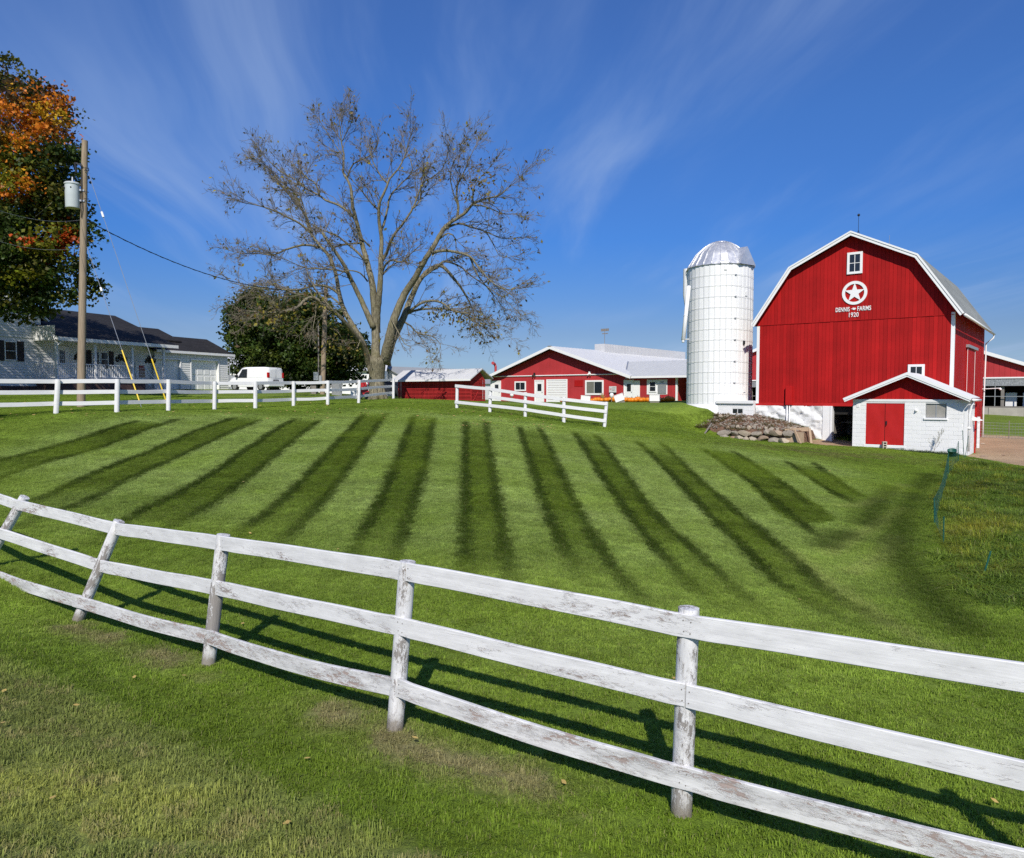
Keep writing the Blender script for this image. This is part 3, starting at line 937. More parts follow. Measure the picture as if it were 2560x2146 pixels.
# fallen leaves
lf = MB()
for i in range(330):
    q = rng.random()
    if q < .62: px, py = rng.uniform(-20, 1150), rng.uniform(1008, 1052)
    elif q < .93: px, py = rng.uniform(1150, 1420), rng.uniform(1030, 1075)
    else: px, py = rng.uniform(-40, 2500), rng.uniform(1100, 2080)
    h = hit(px, py); s = .02+.0014*h[1]*rng.uniform(.5, 1.3)
    z = gz(*h)+.05
    a = rng.uniform(0, 6.28); u = Vector((math.cos(a), math.sin(a), rng.uniform(-.3, .3)))*s; w = Vector((-math.sin(a), math.cos(a), rng.uniform(-.3, .3)))*s*.7
    o = Vector((h[0], h[1], z))
    lf.poly([o-u, o-w*.9, o+u*.4-w*.6, o+u, o+u*.3+w*.7, o-u*.4+w*.8])
M_leaf_dry = simple('fallen_leaf', (.42, .30, .09), .7, 0, .3, 2, 0)
o = lf.build('fallen_leaves', M_leaf_dry, kind='stuff'); o['label'] = 'yellow and brown leaves fallen on the lawn'
# ------------------------------------------------------------------ shared building helpers
PHI = math.atan(FPX/2380.0)                # the farm buildings all stand at this angle
RZ = -PHI
DX = Vector((math.cos(PHI), -math.sin(PHI), 0)); DY = Vector((math.sin(PHI), math.cos(PHI), 0))
def rel(z): return z+E
def window(parent, x0, x1, z0, z1, y, fr=.09, cols=2, rows=2, depth=.05, mat_f=None, mat_g=None, name='window', proud=.03, mun=.03):
    """frame ring, mullions and panes in the wall plane y (front at lower y)"""
    mf = mat_f or M_whitetrim
    b = MB()
    yo = y-proud
    b.bbox2(x0, x0+fr, yo, y+depth, z0, z1); b.bbox2(x1-fr, x1, yo, y+depth, z0, z1)
    b.bbox2(x0+fr, x1-fr, yo, y+depth, z0, z0+fr); b.bbox2(x0+fr, x1-fr, yo, y+depth, z1-fr, z1)
    w = b.build(name, mf, parent)
    ix0, ix1, iz0, iz1 = x0+fr, x1-fr, z0+fr, z1-fr
    mb = MB()
    for i in range(1, cols):
        xm = ix0+(ix1-ix0)*i/cols; mb.box2(xm-mun/2, xm+mun/2, yo+.015, y+.02, iz0, iz1)
    for j in range(1, rows):
        zm = iz0+(iz1-iz0)*j/rows
        for i in range(cols):
            a = ix0+(ix1-ix0)*i/cols+(mun/2 if i else 0); c = ix0+(ix1-ix0)*(i+1)/cols-(mun/2 if i < cols-1 else 0)
            mb.box2(a, c, yo+.017, y+.02, zm-mun/2, zm+mun/2)
    if cols*rows > 1: mb.build('mullion', mf, w)
    for i in range(cols):
        for j in range(rows):
            xa = ix0+(ix1-ix0)*i/cols; xb = ix0+(ix1-ix0)*(i+1)/cols; za = iz0+(iz1-iz0)*j/rows; zb = iz0+(iz1-iz0)*(j+1)/rows
            g = mat_g[i] if isinstance(mat_g, (list, tuple)) else (mat_g or M_glass)
            MB().box2(xa+.003, xb-.003, y+.004, y+.016, za+.003, zb-.003).build('pane', g, w)
    return w
def roof_slab(parent, name, a, b, y0, y1, th, mat, extend=0.0):
    """sloping slab between profile points a and b (x,z, outer face), running from y0 to y1"""
    ax, az = a; bx, bz = b
    d = Vector((bx-ax, 0, bz-az)); L = d.length; d.normalize()
    n = Vector((-d.z, 0, d.x))
    if n.z < 0: n = -n
    pts = [Vector((ax, 0, az)), Vector((bx, 0, bz)), Vector((bx, 0, bz))-n*th, Vector((ax, 0, az))-n*th]
    p2 = [(p.x, p.z) for p in pts]
    ar = sum(p2[i][0]*p2[(i+1) % 4][1]-p2[(i+1) % 4][0]*p2[i][1] for i in range(4))
    if ar < 0: p2.reverse()
    return MB().prism(p2, y0, y1).build(name, mat, parent)
def ribbed_roof(parent, name, a, b, y0, y1, th, mat, pitch=.3, rib=.03):
    """metal roof sheet with raised ribs running up the slope"""
    ax, az = a; bx, bz = b
    d = Vector((bx-ax, 0, bz-az)); d.normalize(); n = Vector((-d.z, 0, d.x))
    if n.z < 0: n = -n
    m = MB()
    pts = [(ax, az), (bx, bz), (bx-n.x*th, bz-n.z*th), (ax-n.x*th, az-n.z*th)]
    ar = sum(pts[i][0]*pts[(i+1) % 4][1]-pts[(i+1) % 4][0]*pts[i][1] for i in range(4))
    if ar < 0: pts.reverse()
    m.prism(pts, y0, y1)
    k = max(2, int((y1-y0)/pitch))
    for i in range(k+1):
        y = y0+(y1-y0)*i/k
        y = min(max(y, y0+.03), y1-.03)
        p, q = Vector((ax, y, az)), Vector((bx, y, bz))
        v = len(m.v)
        m.v += [tuple(p+Vector((0, -.03, 0))), tuple(p+n*rib), tuple(p+Vector((0, .03, 0))),
                tuple(q+Vector((0, -.03, 0))), tuple(q+n*rib), tuple(q+Vector((0, .03, 0)))]
        m.f += [(v, v+1, v+4, v+3), (v+1, v+2, v+5, v+4), (v, v+2, v+1), (v+3, v+4, v+5)]
    return m.build(name, mat, parent)
def clip_top(x0, x1, prof, dz):
    """heights of a roof profile at x0 and x1 (and any break between), lowered by dz"""
    def zat(x):
        for (xa, za), (xb, zb) in zip(prof, prof[1:]):
            if xa <= x <= xb: return za+(zb-za)*(x-xa)/(xb-xa)-dz
        return prof[0][1]-dz
    mid = [(x, z-dz) for x, z in prof if x0+1e-4 < x < x1-1e-4]
    return [(x0, zat(x0))]+mid+[(x1, zat(x1))]
def board_wall(parent, x0, x1, zb, prof, dz, y, bw, mat, name='board', th=.025, gap=.010, holes=(), ztop=None, jit=.012):
    """vertical boards, each one its own part; holes are (x0,x1,z0,z1) left open"""
    n = int(round((x1-x0)/bw)); bw = (x1-x0)/n
    for i in range(n):
        a = x0+i*bw+gap/2; b = x0+(i+1)*bw-gap/2
        top = clip_top(a, b, prof, dz) if prof else [(a, ztop), (b, ztop)]
        segs = [(zb+random.uniform(-.008, .008), None)]
        j = random.uniform(0, jit)
        xm = (a+b)/2
        hh = [h for h in holes if h[0] < b and h[1] > a]
        m = MB()
        if not hh:
            pts = [(a, segs[0][0]), (b, segs[0][0])]+list(reversed(top))
            m.prism(pts, y-th-j, y-j*.2)
        else:
            h = hh[0]
            if h[2] > zb+.02: m.box2(a, b, y-th-j, y-j*.2, segs[0][0], h[2])
            pts = [(a, h[3]), (b, h[3])]+list(reversed(top))
            if min(t_[1] for t_ in top) > h[3]+.02: m.prism(pts, y-th-j, y-j*.2)
        if m.v: m.build(name, mat, parent)

# ------------------------------------------------------------------ the big gambrel barn
BX, BY, BZ = 18.91, 41.79, rel(-.68)
barn = thing('gambrel_barn', 'tall red gambrel roofed barn with white star emblem and white trim', 'barn', (BX, BY, BZ), RZ)
HW, BL = 5.15, 14.2
CS = .13
PROF = [(-5.50+CS, 4.80), (-3.33+CS, 8.02), (CS, 9.66), (3.33+CS, 8.02), (5.50+CS, 4.80)]
OV = .50
# backing walls
MB().prism([(-HW, 0), (HW, 0)]+[(x, z-.25) for x, z in reversed(clip_top(-HW, HW, PROF, 0))], .002, .10).build('wall_backing', M_red, barn)
board_wall(barn, -HW+.02, HW-.14, 4.80, PROF, .20, -.025, .2, M_red, jit=.016)
hole_w = (3.02, 3.86, 1.05, 2.18)
board_wall(barn, -HW+.15, HW-.14, .17, None, 0, .0, .2, M_red, ztop=4.79, holes=())
MB().box2(-HW-.01, HW, -.028, .0, -.02, .165).build('bottom_trim', M_reddoor, barn)
MB().box2(-HW, HW, -.062, -.027, 4.775, 4.80).build('belt_trim', M_red, barn)
# corner boards
MB().bbox2(HW-.14, HW+.03, -.05, 0, -.05, 4.92).box2(HW, HW+.03, 0, .16, -.05, 4.92).build('corner_board', M_whitetrim, barn)
MB().bbox2(-HW-.02, -HW+.15, -.05, 0, 0.1, 4.74).box2(-HW-.03, -HW, 0, .16, 0.1, 4.74).build('corner_board', M_whitetrim, barn)
# side and back walls
sw = MB().box2(HW-.1, HW-.03, .1, BL, -3.2, 5.1)
sw.build('side_wall', M_red, barn)
sb = random.Random(5)
nb = 58
for i in range(nb):
    y0 = .17+(BL-.17)*i/nb; y1 = .17+(BL-.17)*(i+1)/nb
    j = sb.uniform(0, .008)
    MB().box2(HW-.028, HW+j, y0+.004, y1-.004, -2.3 if y0 < 9 else -3.0, 5.08).build('side_board', M_red, barn)
MB().box2(-HW+.03, -HW+.1, .1, BL, -2.0, 5.1).build('side_wall', M_red, barn)
MB().prism([(-HW+.1, -2), (HW-.1, -2)]+[(x, z-.25) for x, z in reversed(clip_top(-HW+.1, HW-.1, PROF, 0))], BL-.1, BL).build('back_wall', M_red, barn)
MB().box2(-HW+.1, HW-.1, .2, BL-.2, .02, .12).build('loft_floor', M_oldwood, barn)
# sliding door on the side
d = MB().box2(HW+.02, HW+.07, 5.0, 8.6, -2.2, 3.3).build('sliding_door', M_red, barn)
MB().box2(HW+.07, HW+.085, 5.0, 5.06, -2.2, 3.3).box2(HW+.07, HW+.085, 8.54, 8.6, -2.2, 3.3).build('door_edge_trim', M_whitetrim, d)
MB().box2(HW+.01, HW+.16, 4.8, 9.4, 3.34, 3.5).build('door_track_cover', M_alu, barn)
# roof
names = ['lower_roof_slope', 'upper_roof_slope', 'upper_roof_slope', 'lower_roof_slope']
for i in range(4):
    roof_slab(barn, names[i], PROF[i], PROF[i+1], -OV, BL+.3, .07, M_shingle_grey)
    a, b = PROF[i], PROF[i+1]
    d = Vector((b[0]-a[0], 0, b[1]-a[1])).normalized(); n = Vector((-d.z, 0, d.x)); n = n if n.z > 0 else -n
    # two stepped white rake boards
    p = lambda q, o: (q[0]-n.x*o, q[1]-n.z*o)
    for k, (o0, o1, yf) in enumerate(((-.015, .075, -OV-.05), (.085, .215, -OV-.02))):
        pts = [p(a, o0), p(b, o0), p(b, o1), p(a, o1)]
        ar = sum(pts[q][0]*pts[(q+1) % 4][1]-pts[(q+1) % 4][0]*pts[q][1] for q in range(4))
        if ar < 0: pts.reverse()
        MB().prism(pts, yf-.0005*i, -OV+.0+.0005*i).build('rake_board', M_whitetrim, barn)
    # soffit under the overhang
    pts = [p(a, .072), p(b, .072), p(b, .10), p(a, .10)]
    ar = sum(pts[q][0]*pts[(q+1) % 4][1]-pts[(q+1) % 4][0]*pts[q][1] for q in range(4))
    if ar < 0: pts.reverse()
    MB().prism(pts, -OV+.002, .0).build('soffit', M_red, barn)
# eave blocks, gutter and downspout
g = MB()
ge = PROF[4]
g.tube([(ge[0]+.05, -OV+.02, ge[1]-.10), (ge[0]+.05, BL+.3, ge[1]-.14)], .075, 8)
gut = g.build('gutter', M_whitetrim, barn, True)
MB().tube([(ge[0]+.05, BL+.1, ge[1]-.15), (ge[0]+.02, BL+.1, ge[1]-.4), (HW+.12, BL-.05, ge[1]-.75), (HW+.08, BL-.1, 0), (HW+.08, BL-.1, -3.0)], .045, 8).build('downspout', M_whitetrim, barn, True)
# windows
wx = .28
window(barn, wx-.40, wx+.40, 7.35, 8.55, -.10, .13, 2, 2, proud=.03)
window(barn, 3.05, 3.85, 1.15, 2.25, -.055, .13, 2, 2, proud=.03)
# star emblem
sx, sz, yb = wx+.02, 6.30, -.075
ring = MB()
N_ = 40
for k in range(N_):
    a0, a1 = 2*math.pi*k/N_, 2*math.pi*(k+1)/N_
    q = [(sx+r*math.cos(a), sz+r*math.sin(a)) for r, a in ((.50, a0), (.655, a0), (.655, a1), (.50, a1))]
    n0 = len(ring.v)
    ring.v += [(x, yb-.03, z) for x, z in q]+[(x, yb+.02, z) for x, z in q]
    ring.f += [(n0, n0+1, n0+2, n0+3), (n0+1, n0+5, n0+6, n0+2), (n0, n0+3, n0+7, n0+4)]
em = ring.build('star_emblem', M_whitetrim, barn)
st = []
for k in range(10):
    r = .545 if k % 2 == 0 else .212
    a = math.pi/2+k*math.pi/5
    st.append((sx+r*math.cos(a), sz+r*math.sin(a)))
MB().prism(st, yb-.032, yb+.018).build('star', M_whitetrim, em)
def lettering(parent, text, x, z, h, y, mat, width=.7, bold=.02, name='lettering', ext=.012):
    cu_ = bpy.data.curves.new('lettering', 'FONT')
    cu_.body = text; cu_.size = h*1.40; cu_.extrude = ext; cu_.offset = bold; cu_.align_x = 'CENTER'
    cu_.space_character = 1.08
    o = bpy.data.objects.new('tmp', cu_); C.objects.link(o)
    dg = bpy.context.evaluated_depsgraph_get(); dg.update()
    me_ = bpy.data.meshes.new_from_object(o.evaluated_get(dg))
    bpy.data.objects.remove(o)
    xs_ = [v.co.x for v in me_.vertices]; ys_ = [v.co.y for v in me_.vertices]
    wscale = width/(max(xs_)-min(xs_)); hs__ = h/(max(ys_)-min(ys_))
    M = Matrix.Translation((x, y, z)) @ Matrix.Rotation(R_(90), 4, 'X') @ Matrix.Diagonal((wscale, hs__, 1, 1))
    me_.transform(M)
    me_.materials.clear(); me_.materials.append(mat)
    return link(name, me_, parent)
lettering(barn, 'DENNIS', wx-.59, 5.30, .25, -.085, M_whitetrim, .74, .006)
lettering(barn, 'FARMS', wx+.53, 5.30, .25, -.085, M_whitetrim, .70, .006)
lettering(barn, '1920', wx-.02, 4.97, .26, -.085, M_whitetrim, .50, .003)
sq = [(-.15, .10), (-.05, .07), (.0, .03), (.06, .03), (.13, .09), (.09, .15), (.03, .13), (-.02, .17), (-.05, .11)]
MB().prism([(wx-.02+x, 5.33+z) for x, z in sq], -.088, -.062).build('lettering_flourish', M_whitetrim, barn)
# lightning rods
rod = MB().tube([(CS, 1.2, 9.6), (CS, 1.2, 10.9)], .012, 6)
rod.tube([(CS-.16, 1.2, 9.55), (CS, 1.2, 10.0)], .01, 5).tube([(CS+.16, 1.2, 9.55), (CS, 1.2, 10.0)], .01, 5)
lr = rod.build('lightning_rod', M_black, barn)
MB().lathe([(0, -.08), (.055, -.058), (.08, 0), (.055, .058), (0, .08)], 10, (CS, 1.2, 10.85)).build('rod_ball', M_black, lr, True)
MB().tube([(CS, 9.5, 9.6), (CS, 9.5, 11.1)], .012, 6).build('lightning_rod', M_alu, barn)
# fieldstone foundation, doorway and dark room behind
fb = MB()
fx0, fx1, fz0, fz1 = -HW, -1.28, -2.6, -.02
nxs, nzs = 46, 30
rs = random.Random(3)
cells = [(rs.uniform(fx0, fx1), rs.uniform(fz0, fz1), rs.uniform(.25, .5), rs.uniform(-.02, .06)) for _ in range(90)]
for j in range(nzs+1):
    for i in range(nxs+1):
        x = fx0+(fx1-fx0)*i/nxs; z = fz0+(fz1-fz0)*j/nzs
        dd_ = sorted(((x-a_)**2+((z-b_)*1.5)**2)**.5 for a_, b_, r_, o_ in cells)[:2]
        o_ = min(cells, key=lambda c_: (x-c_[0])**2+((z-c_[1])*1.5)**2)[3]
        crack = min(1, (dd_[1]-dd_[0])/.10)
        fb.v.append((x, .02-o_-.07*crack+.03*math.sin(x*5+z*7), z))
for j in range(nzs):
    for i in range(nxs):
        q = j*(nxs+1)+i
        fb.f.append((q, q+1, q+nxs+2, q+nxs+1))
fb.build('stone_foundation', M_stonewhite, barn, True)
MB().box2(fx0, fx1, .06, .4, fz0, fz1).build('foundation_core', M_stonewhite, barn)
MB().bbox2(-1.28, -.86, -.10, .3, -2.6, -.02, .015).build('door_pier', M_block, barn)
MB().bbox2(-.86, -.74, -.13, .3, -2.6, -.02, .01).build('door_jamb', M_whitetrim, barn)
MB().box2(-.74, 1.05, .30, .36, -.5, -.02).build('door_header', M_dark, barn)
MB().box2(-.84, 4.9, 3.6, 3.7, -2.4, -.02).box2(-.9, -.84, .3, 3.7, -2.4, -.02).box2(4.8, 4.9, .1, 3.6, -2.4, -.02).build('cellar_wall', M_oldwood, barn)
MB().tube([(.35, 1.5, -2.3), (.35, 1.5, -.05)], .05, 6).box2(-.8, 1.6, 2.0, 2.06, -1.05, -.95).build('cellar_post', M_oldwood, barn)
MB().box2(1.05, HW, -.1, .2, -2.9, -.02).build('foundation_wall', M_block, barn)
# feed box with two white pipes
MB().bbox2(-3.35, -2.98, -.24, -.03, .02, 1.12, .01).build('pipe_box', M_red, barn)
MB().tube([(-3.26, -.16, .03), (-3.28, -.16, -2.3)], .038, 8).tube([(-3.12, -.16, .03), (-3.14, -.16, -2.3)], .03, 8).build('pipe', M_whitetrim, barn, True)
# yard light on the far corner
MB().tube([(HW, BL-.3, 1.0), (HW+.95, BL-.3, 1.05)], .03, 6).tube([(HW+.95, BL-.3, 1.05), (HW+1.05, BL-.3, .95)], .07, 8).build('yard_light', M_whitetrim, barn)

# ------------------------------------------------------------------ white block milk house
ax_, ay_ = 3.57, -2.8
aw = Vector((BX, BY, 0))+DX*ax_+DY*ay_
AZ = rel(-2.9)
annex = thing('milk_house', 'small white block annex with red double doors in front of the tall barn', 'outbuilding', (aw.x, aw.y, AZ), RZ)
W2 = 2.60
AP = [(-2.98, 2.66), (0, 3.97), (2.80, 2.70)]
door = (-1.95, -.15, .27, 2.42); win = (.78, 1.70, 1.70, 2.42)
cb = MB()
bw_, bh_ = .40, .2025
def blocks(parent, x0, x1, z0, rows, y, holes, flip=None, rnd=random.Random(9)):
    """block courses in running bond with recessed joints; one mesh per distinct size"""
    cache = {}
    for r in range(rows):
        za = z0+r*bh_+.003; zb = z0+(r+1)*bh_-.003
        x = x0-(bw_/2 if r % 2 else 0)
        while x < x1-.01:
            a = max(x, x0)+.003; b = min(x+bw_, x1)-.003
            x += bw_
            segs = [(a, b)]
            for h in holes:
                if h[2] < zb-.01 and h[3] > za+.01:
                    ns = []
                    for s_ in segs:
                        if s_[1] <= h[0] or s_[0] >= h[1]: ns.append(s_)
                        else:
                            if s_[0] < h[0]-.02: ns.append((s_[0], h[0]))
                            if s_[1] > h[1]+.02: ns.append((h[1], s_[1]))
                    segs = ns
            for s_ in segs:
                w_ = round(s_[1]-s_[0], 2)
                if w_ < .04: continue
                if w_ not in cache:
                    cache[w_] = MB().bbox2(-w_/2, w_/2, 0, .15, 0, zb-za, .007).mesh('block', M_block)
                q = rnd.uniform(-.003, .003)
                if flip is None: link('block', cache[w_], parent, ((s_[0]+s_[1])/2, y+q, za))
                else: link('block', cache[w_], parent, (flip+q, (s_[0]+s_[1])/2, za), (0, 0, R_(90)))
blocks(annex, -W2, W2-.16, -.55, 15, 0, (door, win))
MB().bbox2(W2-.16, W2, -.004, .2, -.9, 2.5, .01).build('corner_pilaster', M_block, annex)
MB().bbox2(-W2, W2, -.02, .16, 2.49, 2.62, .008).build('top_course', M_block, annex)
MB().box2(-W2+.01, door[0], .012, .17, -.9, 2.49).box2(door[1], win[0], .012, .17, -.9, 2.49).box2(win[1], W2-.01, .012, .17, -.9, 2.49).box2(door[0], door[1], .012, .17, -.9, door[2]).box2(door[0], door[1], .012, .17, door[3], 2.49).box2(win[0], win[1], .012, .17, -.9, win[2]).box2(win[0], win[1], .012, .17, win[3], 2.49).build('mortar_wall', M_block, annex)
MB().bbox2(door[0]-.1, door[1]+.06, -.03, .02, .12, .262, .01).build('door_sill', M_block, annex)
blocks(annex, .02, 2.8, -.55, 15, 0, (), flip=W2)
MB().box2(W2-.2, W2-.012, .17, 2.8, -.9, 2.62).build('side_wall', M_block, annex)
MB().box2(-W2, -W2+.2, .17, 2.8, -.9, 2.62).build('side_wall', M_block, annex)
# gable boards
gp = clip_top(-W2, W2, [(AP[0][0], AP[0][1]-.03), AP[1], (AP[2][0], AP[2][1]-.03)], 0)
MB().prism([(-W2, 2.63), (W2, 2.63), (0, 3.80)], .06, .12).build('gable_backing', M_red, annex)
bo = 26
for i in range(bo):
    a = -W2+.1+(2*W2-.2)*i/bo+.003; b = -W2+.1+(2*W2-.2)*(i+1)/bo-.003
    top = clip_top(a, b, AP, .13)
    if max(z for _, z in top) < 2.66: continue
    top = [(x, max(z, 2.64)) for x, z in top]
    MB().prism([(a, 2.625), (b, 2.625)]+list(reversed(top)), .03-random.uniform(0, .01), .058).build('gable_board', M_red, annex)
# doors
for k, (x0, x1) in enumerate(((door[0]+.02, (door[0]+door[1])/2-.012), ((door[0]+door[1])/2+.012, door[1]-.02))):
    dm = MB(); nu, nv = 10, 16
    rr = random.Random(20+k)
    for j in range(nv+1):
        for i in range(nu+1):
            u, v_ = i/nu, j/nv
            e_ = min(u, 1-u, v_, 1-v_)
            y = .035+(.012*math.sin(u*5+k*2)*math.sin(v_*6+1.2*k)+rr.uniform(-.003, .003))*(min(1, e_*6))
            dm.v.append((x0+(x1-x0)*u, y, door[2]+.015+(door[3]-door[2]-.03)*v_))
    for j in range(nv):
        for i in range(nu):
            q = j*(nu+1)+i; dm.f.append((q, q+1, q+nu+2, q+nu+1))
    do = dm.build('door', M_reddoor, annex, True)
    if k == 1:
        MB().box2(x0+.03, x0+.09, .0, .05, 1.34, 1.50).tube([(x0+.06, -.05, 1.30), (x0+.06, .03, 1.30)], .025, 8).build('handle', M_black, do)
MB().box2((door[0]+door[1])/2-.011, (door[0]+door[1])/2+.011, .05, .07, door[2], door[3]).build('door_gap', M_dark, annex)
MB().bbox2(door[0], door[0]+.02, .015, .1, door[2], door[3], .003).bbox2(door[1]-.02, door[1], .015, .1, door[2], door[3], .003).bbox2(door[0]+.02, door[1]-.02, .015, .1, door[3]-.02, door[3], .003).build('door_frame', M_red, annex)
aw_ = window(annex, win[0], win[1], win[2], win[3], .08, .035, 2, 1, mat_g=M_glassfrost, mat_f=M_alu, proud=.02, mun=.05)
MB().bbox2(win[0]-.06, win[1]+.06, -.07, .08, win[2]-.09, win[2], .008).build('window_sill', M_whitetrim, annex)
MB().box2(.33, .43, -.07, .0, 2.02, 2.12).tube([(.38, -.07, 2.07), (.38, -.13, 2.04)], .035, 8).build('outside_lamp', M_whitetrim, annex)
MB().box2(-2.42, -2.28, -.02, .01, 2.20, 2.42).build('vent_box', M_block, annex)
# roof with doubled white edge
for i in range(2):
    a, b = AP[i], AP[i+1]
    ribbed_roof(annex, 'roof', a, b, -.46, 2.79, .04, M_roofwhite, .3, .015)
    d = Vector((b[0]-a[0], 0, b[1]-a[1])).normalized(); n = Vector((-d.z, 0, d.x))
    p = lambda q, o: (q[0]-n.x*o, q[1]-n.z*o)
    for (o0, o1, yf, yk) in ((-.005, .12, -.50, -.461), (.115, .20, -.475, -.43)):
        MB().prism([p(a, o1), p(b, o1), p(b, o0), p(a, o0)], yf-.001*i, yk).build('fascia', M_whitetrim, annex)
    MB().prism([p(a, .07), p(b, .07), p(b, .042), p(a, .042)], -.43, .05).build('soffit', M_red, annex)
MB().tube([(2.84, -.46, 2.60), (2.84, 2.8, 2.58)], .06, 8).build('gutter', M_whitetrim, annex, True)
MB().tube([(2.82, .12, 2.58), (2.74, .10, 2.35), (W2+.06, .10, 1.9), (W2+.06, .10, .1)], .05, 8).tube([(W2+.06, .10, 1.28), (W2+.06, .10, 1.18)], .075, 8).build('downspout', M_whitetrim, annex, True)
MB().prism([(W2, 1.75), (W2+.42, 1.58), (W2+.42, 1.55), (W2, 1.55)], 1.9, 2.3).build('vent_hood', M_whitetrim, annex)
MB().bbox2(W2+.02, W2+.08, 2.75, 2.8, -.9, 2.5).build('rear_corner_board', M_red, annex)

# white post standing at the barn's side
pw = Vector((BX, BY, 0))+DX*(HW+.75)+DY*4.2
tag(MB().box2(-.08, .08, -.08, .08, -.3, 1.75).build('gate_post', M_peel, loc=(pw.x, pw.y, gz(pw.x, pw.y))), 'white square post standing just right of the block annex', 'post')

# ------------------------------------------------------------------ silo
S0 = P(1797, 985, 48)
SR, SB = 2.03, rel(-1.25)
SH = rel(8.02)-SB
silo = thing('silo', 'white concrete stave silo with shiny ribbed metal dome', 'silo', (S0.x, S0.y, SB), 0)
NS, NRW = 36, 13
row_h = (SH-.62)/NRW
stave = MB()
aw2 = 2*math.pi/NS
hw_ = SR*math.sin(aw2/2)
# stave cross-section, slightly dished with raised edges
sec = [(-hw_+.004, .004), (-hw_+.045, .020), (-hw_*.25, .024), (hw_*.3, .010), (hw_-.045, .002), (hw_-.004, -.014)]
for zz_ in (.003, row_h-.003):
    for x, y in sec: stave.v.append((x, -y, zz_))
    stave.v.append((hw_-.006, .06, zz_)); stave.v.append((-hw_+.006, .06, zz_))
k8 = len(sec)+2
for i in range(k8):
    stave.f.append((i, (i+1) % k8, k8+(i+1) % k8, k8+i))
stave.f.append(tuple(range(k8-1, -1, -1))); stave.f.append(tuple(range(k8, 2*k8)))
sme = stave.mesh('stave', M_silo)
to_cam = math.atan2(-S0.y, -S0.x)
back = MB()
for r in range(NRW):
    for k in range(NS):
        a = to_cam+(k-NS/2+.5)*aw2
        pos = (SR*math.cos(aw2/2)*math.cos(a), SR*math.cos(aw2/2)*math.sin(a), .62+r*row_h)
        if abs(k-NS/2+.5) < 10.6:
            link('stave', sme, silo, pos, (0, 0, a+math.pi/2))
        else:
            M = Matrix.Translation(pos) @ Matrix.Rotation(a+math.pi/2, 4, 'Z')
            n0 = len(back.v)
            back.v += [tuple(M @ Vector(v)) for v in stave.v]; back.f += [tuple(n0+i for i in f) for f in stave.f]
back.build('back_staves', M_silo, silo, kind='stuff')
MB().lathe([(SR-.12, -.4), (SR-.12, SH)], 48).build('inner_shell', M_silo, silo, True)
MB().lathe([(SR+.02, -.6), (SR+.05, .0), (SR+.05, .60), (SR-.1, .61)], 48).build('base_ring', M_block, silo, True)
for r in range(NRW+1):
    h = MB(); z = .62+r*row_h
    pts = []
    for k in range(61):
        a = to_cam+math.pi*2*k/60
        # the hoop steps down a little near its lug, right of centre
        da = (a-to_cam+math.pi) % (2*math.pi)-math.pi
        zo = -.05*max(0, min(1, (da-.35)/.4))*(1 if da < 2 else 0)
        pts.append((math.cos(a)*(SR+.045), math.sin(a)*(SR+.045), z+zo-.0))
    h.tube(pts, .007, 5, False)
    hp = h.build('hoop', M_hoop, silo)
    if r % 2 == 0:
        a = to_cam+.46
        MB().box((math.cos(a)*(SR+.06), math.sin(a)*(SR+.06), z-.01), (.05, .12, .05), Matrix.Rotation(a, 3, 'Z')).build('lug', M_alu, hp)
# dome of overlapping gores
NG = 24
dm = MB(); prof = []
DHT = 1.70
_dr = [1.04, .985, .90, .785, .64, .535, .425, .285, .12]; _dz = [0, .18, .43, .83, 1.11, 1.30, 1.47, 1.62, 1.70]
for i in range(13):
    t_ = (1-(1-i/12)**1.25)*1.70
    prof.append((SR*float(np.interp(t_, _dz, _dr)), t_))
for g_ in range(NG):
    gm = MB()
    a0 = to_cam+2*math.pi*g_/NG; a1 = to_cam+2*math.pi*(g_+1)/NG
    cols = 5
    for (r, z) in prof:
        for c in range(cols):
            a = a0+(a1-a0)*c/(cols-1)
            rr_ = r*(1-.003*math.sin(math.pi*c/(cols-1)))
            gm.v.append((rr_*math.cos(a), rr_*math.sin(a), SH+z))
    for i in range(len(prof)-1):
        for c in range(cols-1):
            q = i*cols+c; gm.f.append((q, q+1, q+cols+1, q+cols))
    go_ = gm.build('dome_panel', M_dome, silo, True)
    rb = MB().tube([((r+.02)*math.cos(a0), (r+.02)*math.sin(a0), SH+z+.01) for r, z in prof[:-1]], .028, 5)
    rb.build('seam_rib', M_dome, go_, True)
MB().lathe([(.42, DHT-.05), (.40, DHT+.02), (.0, DHT+.06)], 20, (0, 0, SH)).build('dome_cap', M_dome, silo, True)
# filler dormer on the dome, facing right
a = to_cam+R_(50)
dv = Vector((math.cos(a), math.sin(a), 0)); pv = Vector((-math.sin(a), math.cos(a), 0))
dr = MB()
o1 = dv*(SR+.12); o0 = dv*(SR*.35)
Lb, Rb = o1+pv*.75+Vector((0, 0, SH-.02)), o1-pv*.75+Vector((0, 0, SH-.02))
Tp = o1*.97+Vector((0, 0, SH+1.10)); Tb = o0+Vector((0, 0, SH+1.15))
Lk, Rk = o0+pv*.75+Vector((0, 0, SH)), o0-pv*.75+Vector((0, 0, SH))
dr.poly([Lb, Rb, Tp]); dr.poly([Lb, Tp, Tb, Lk]); dr.poly([Rb, Rk, Tb, Tp])
dr.build('dome_dormer', M_dome, silo)
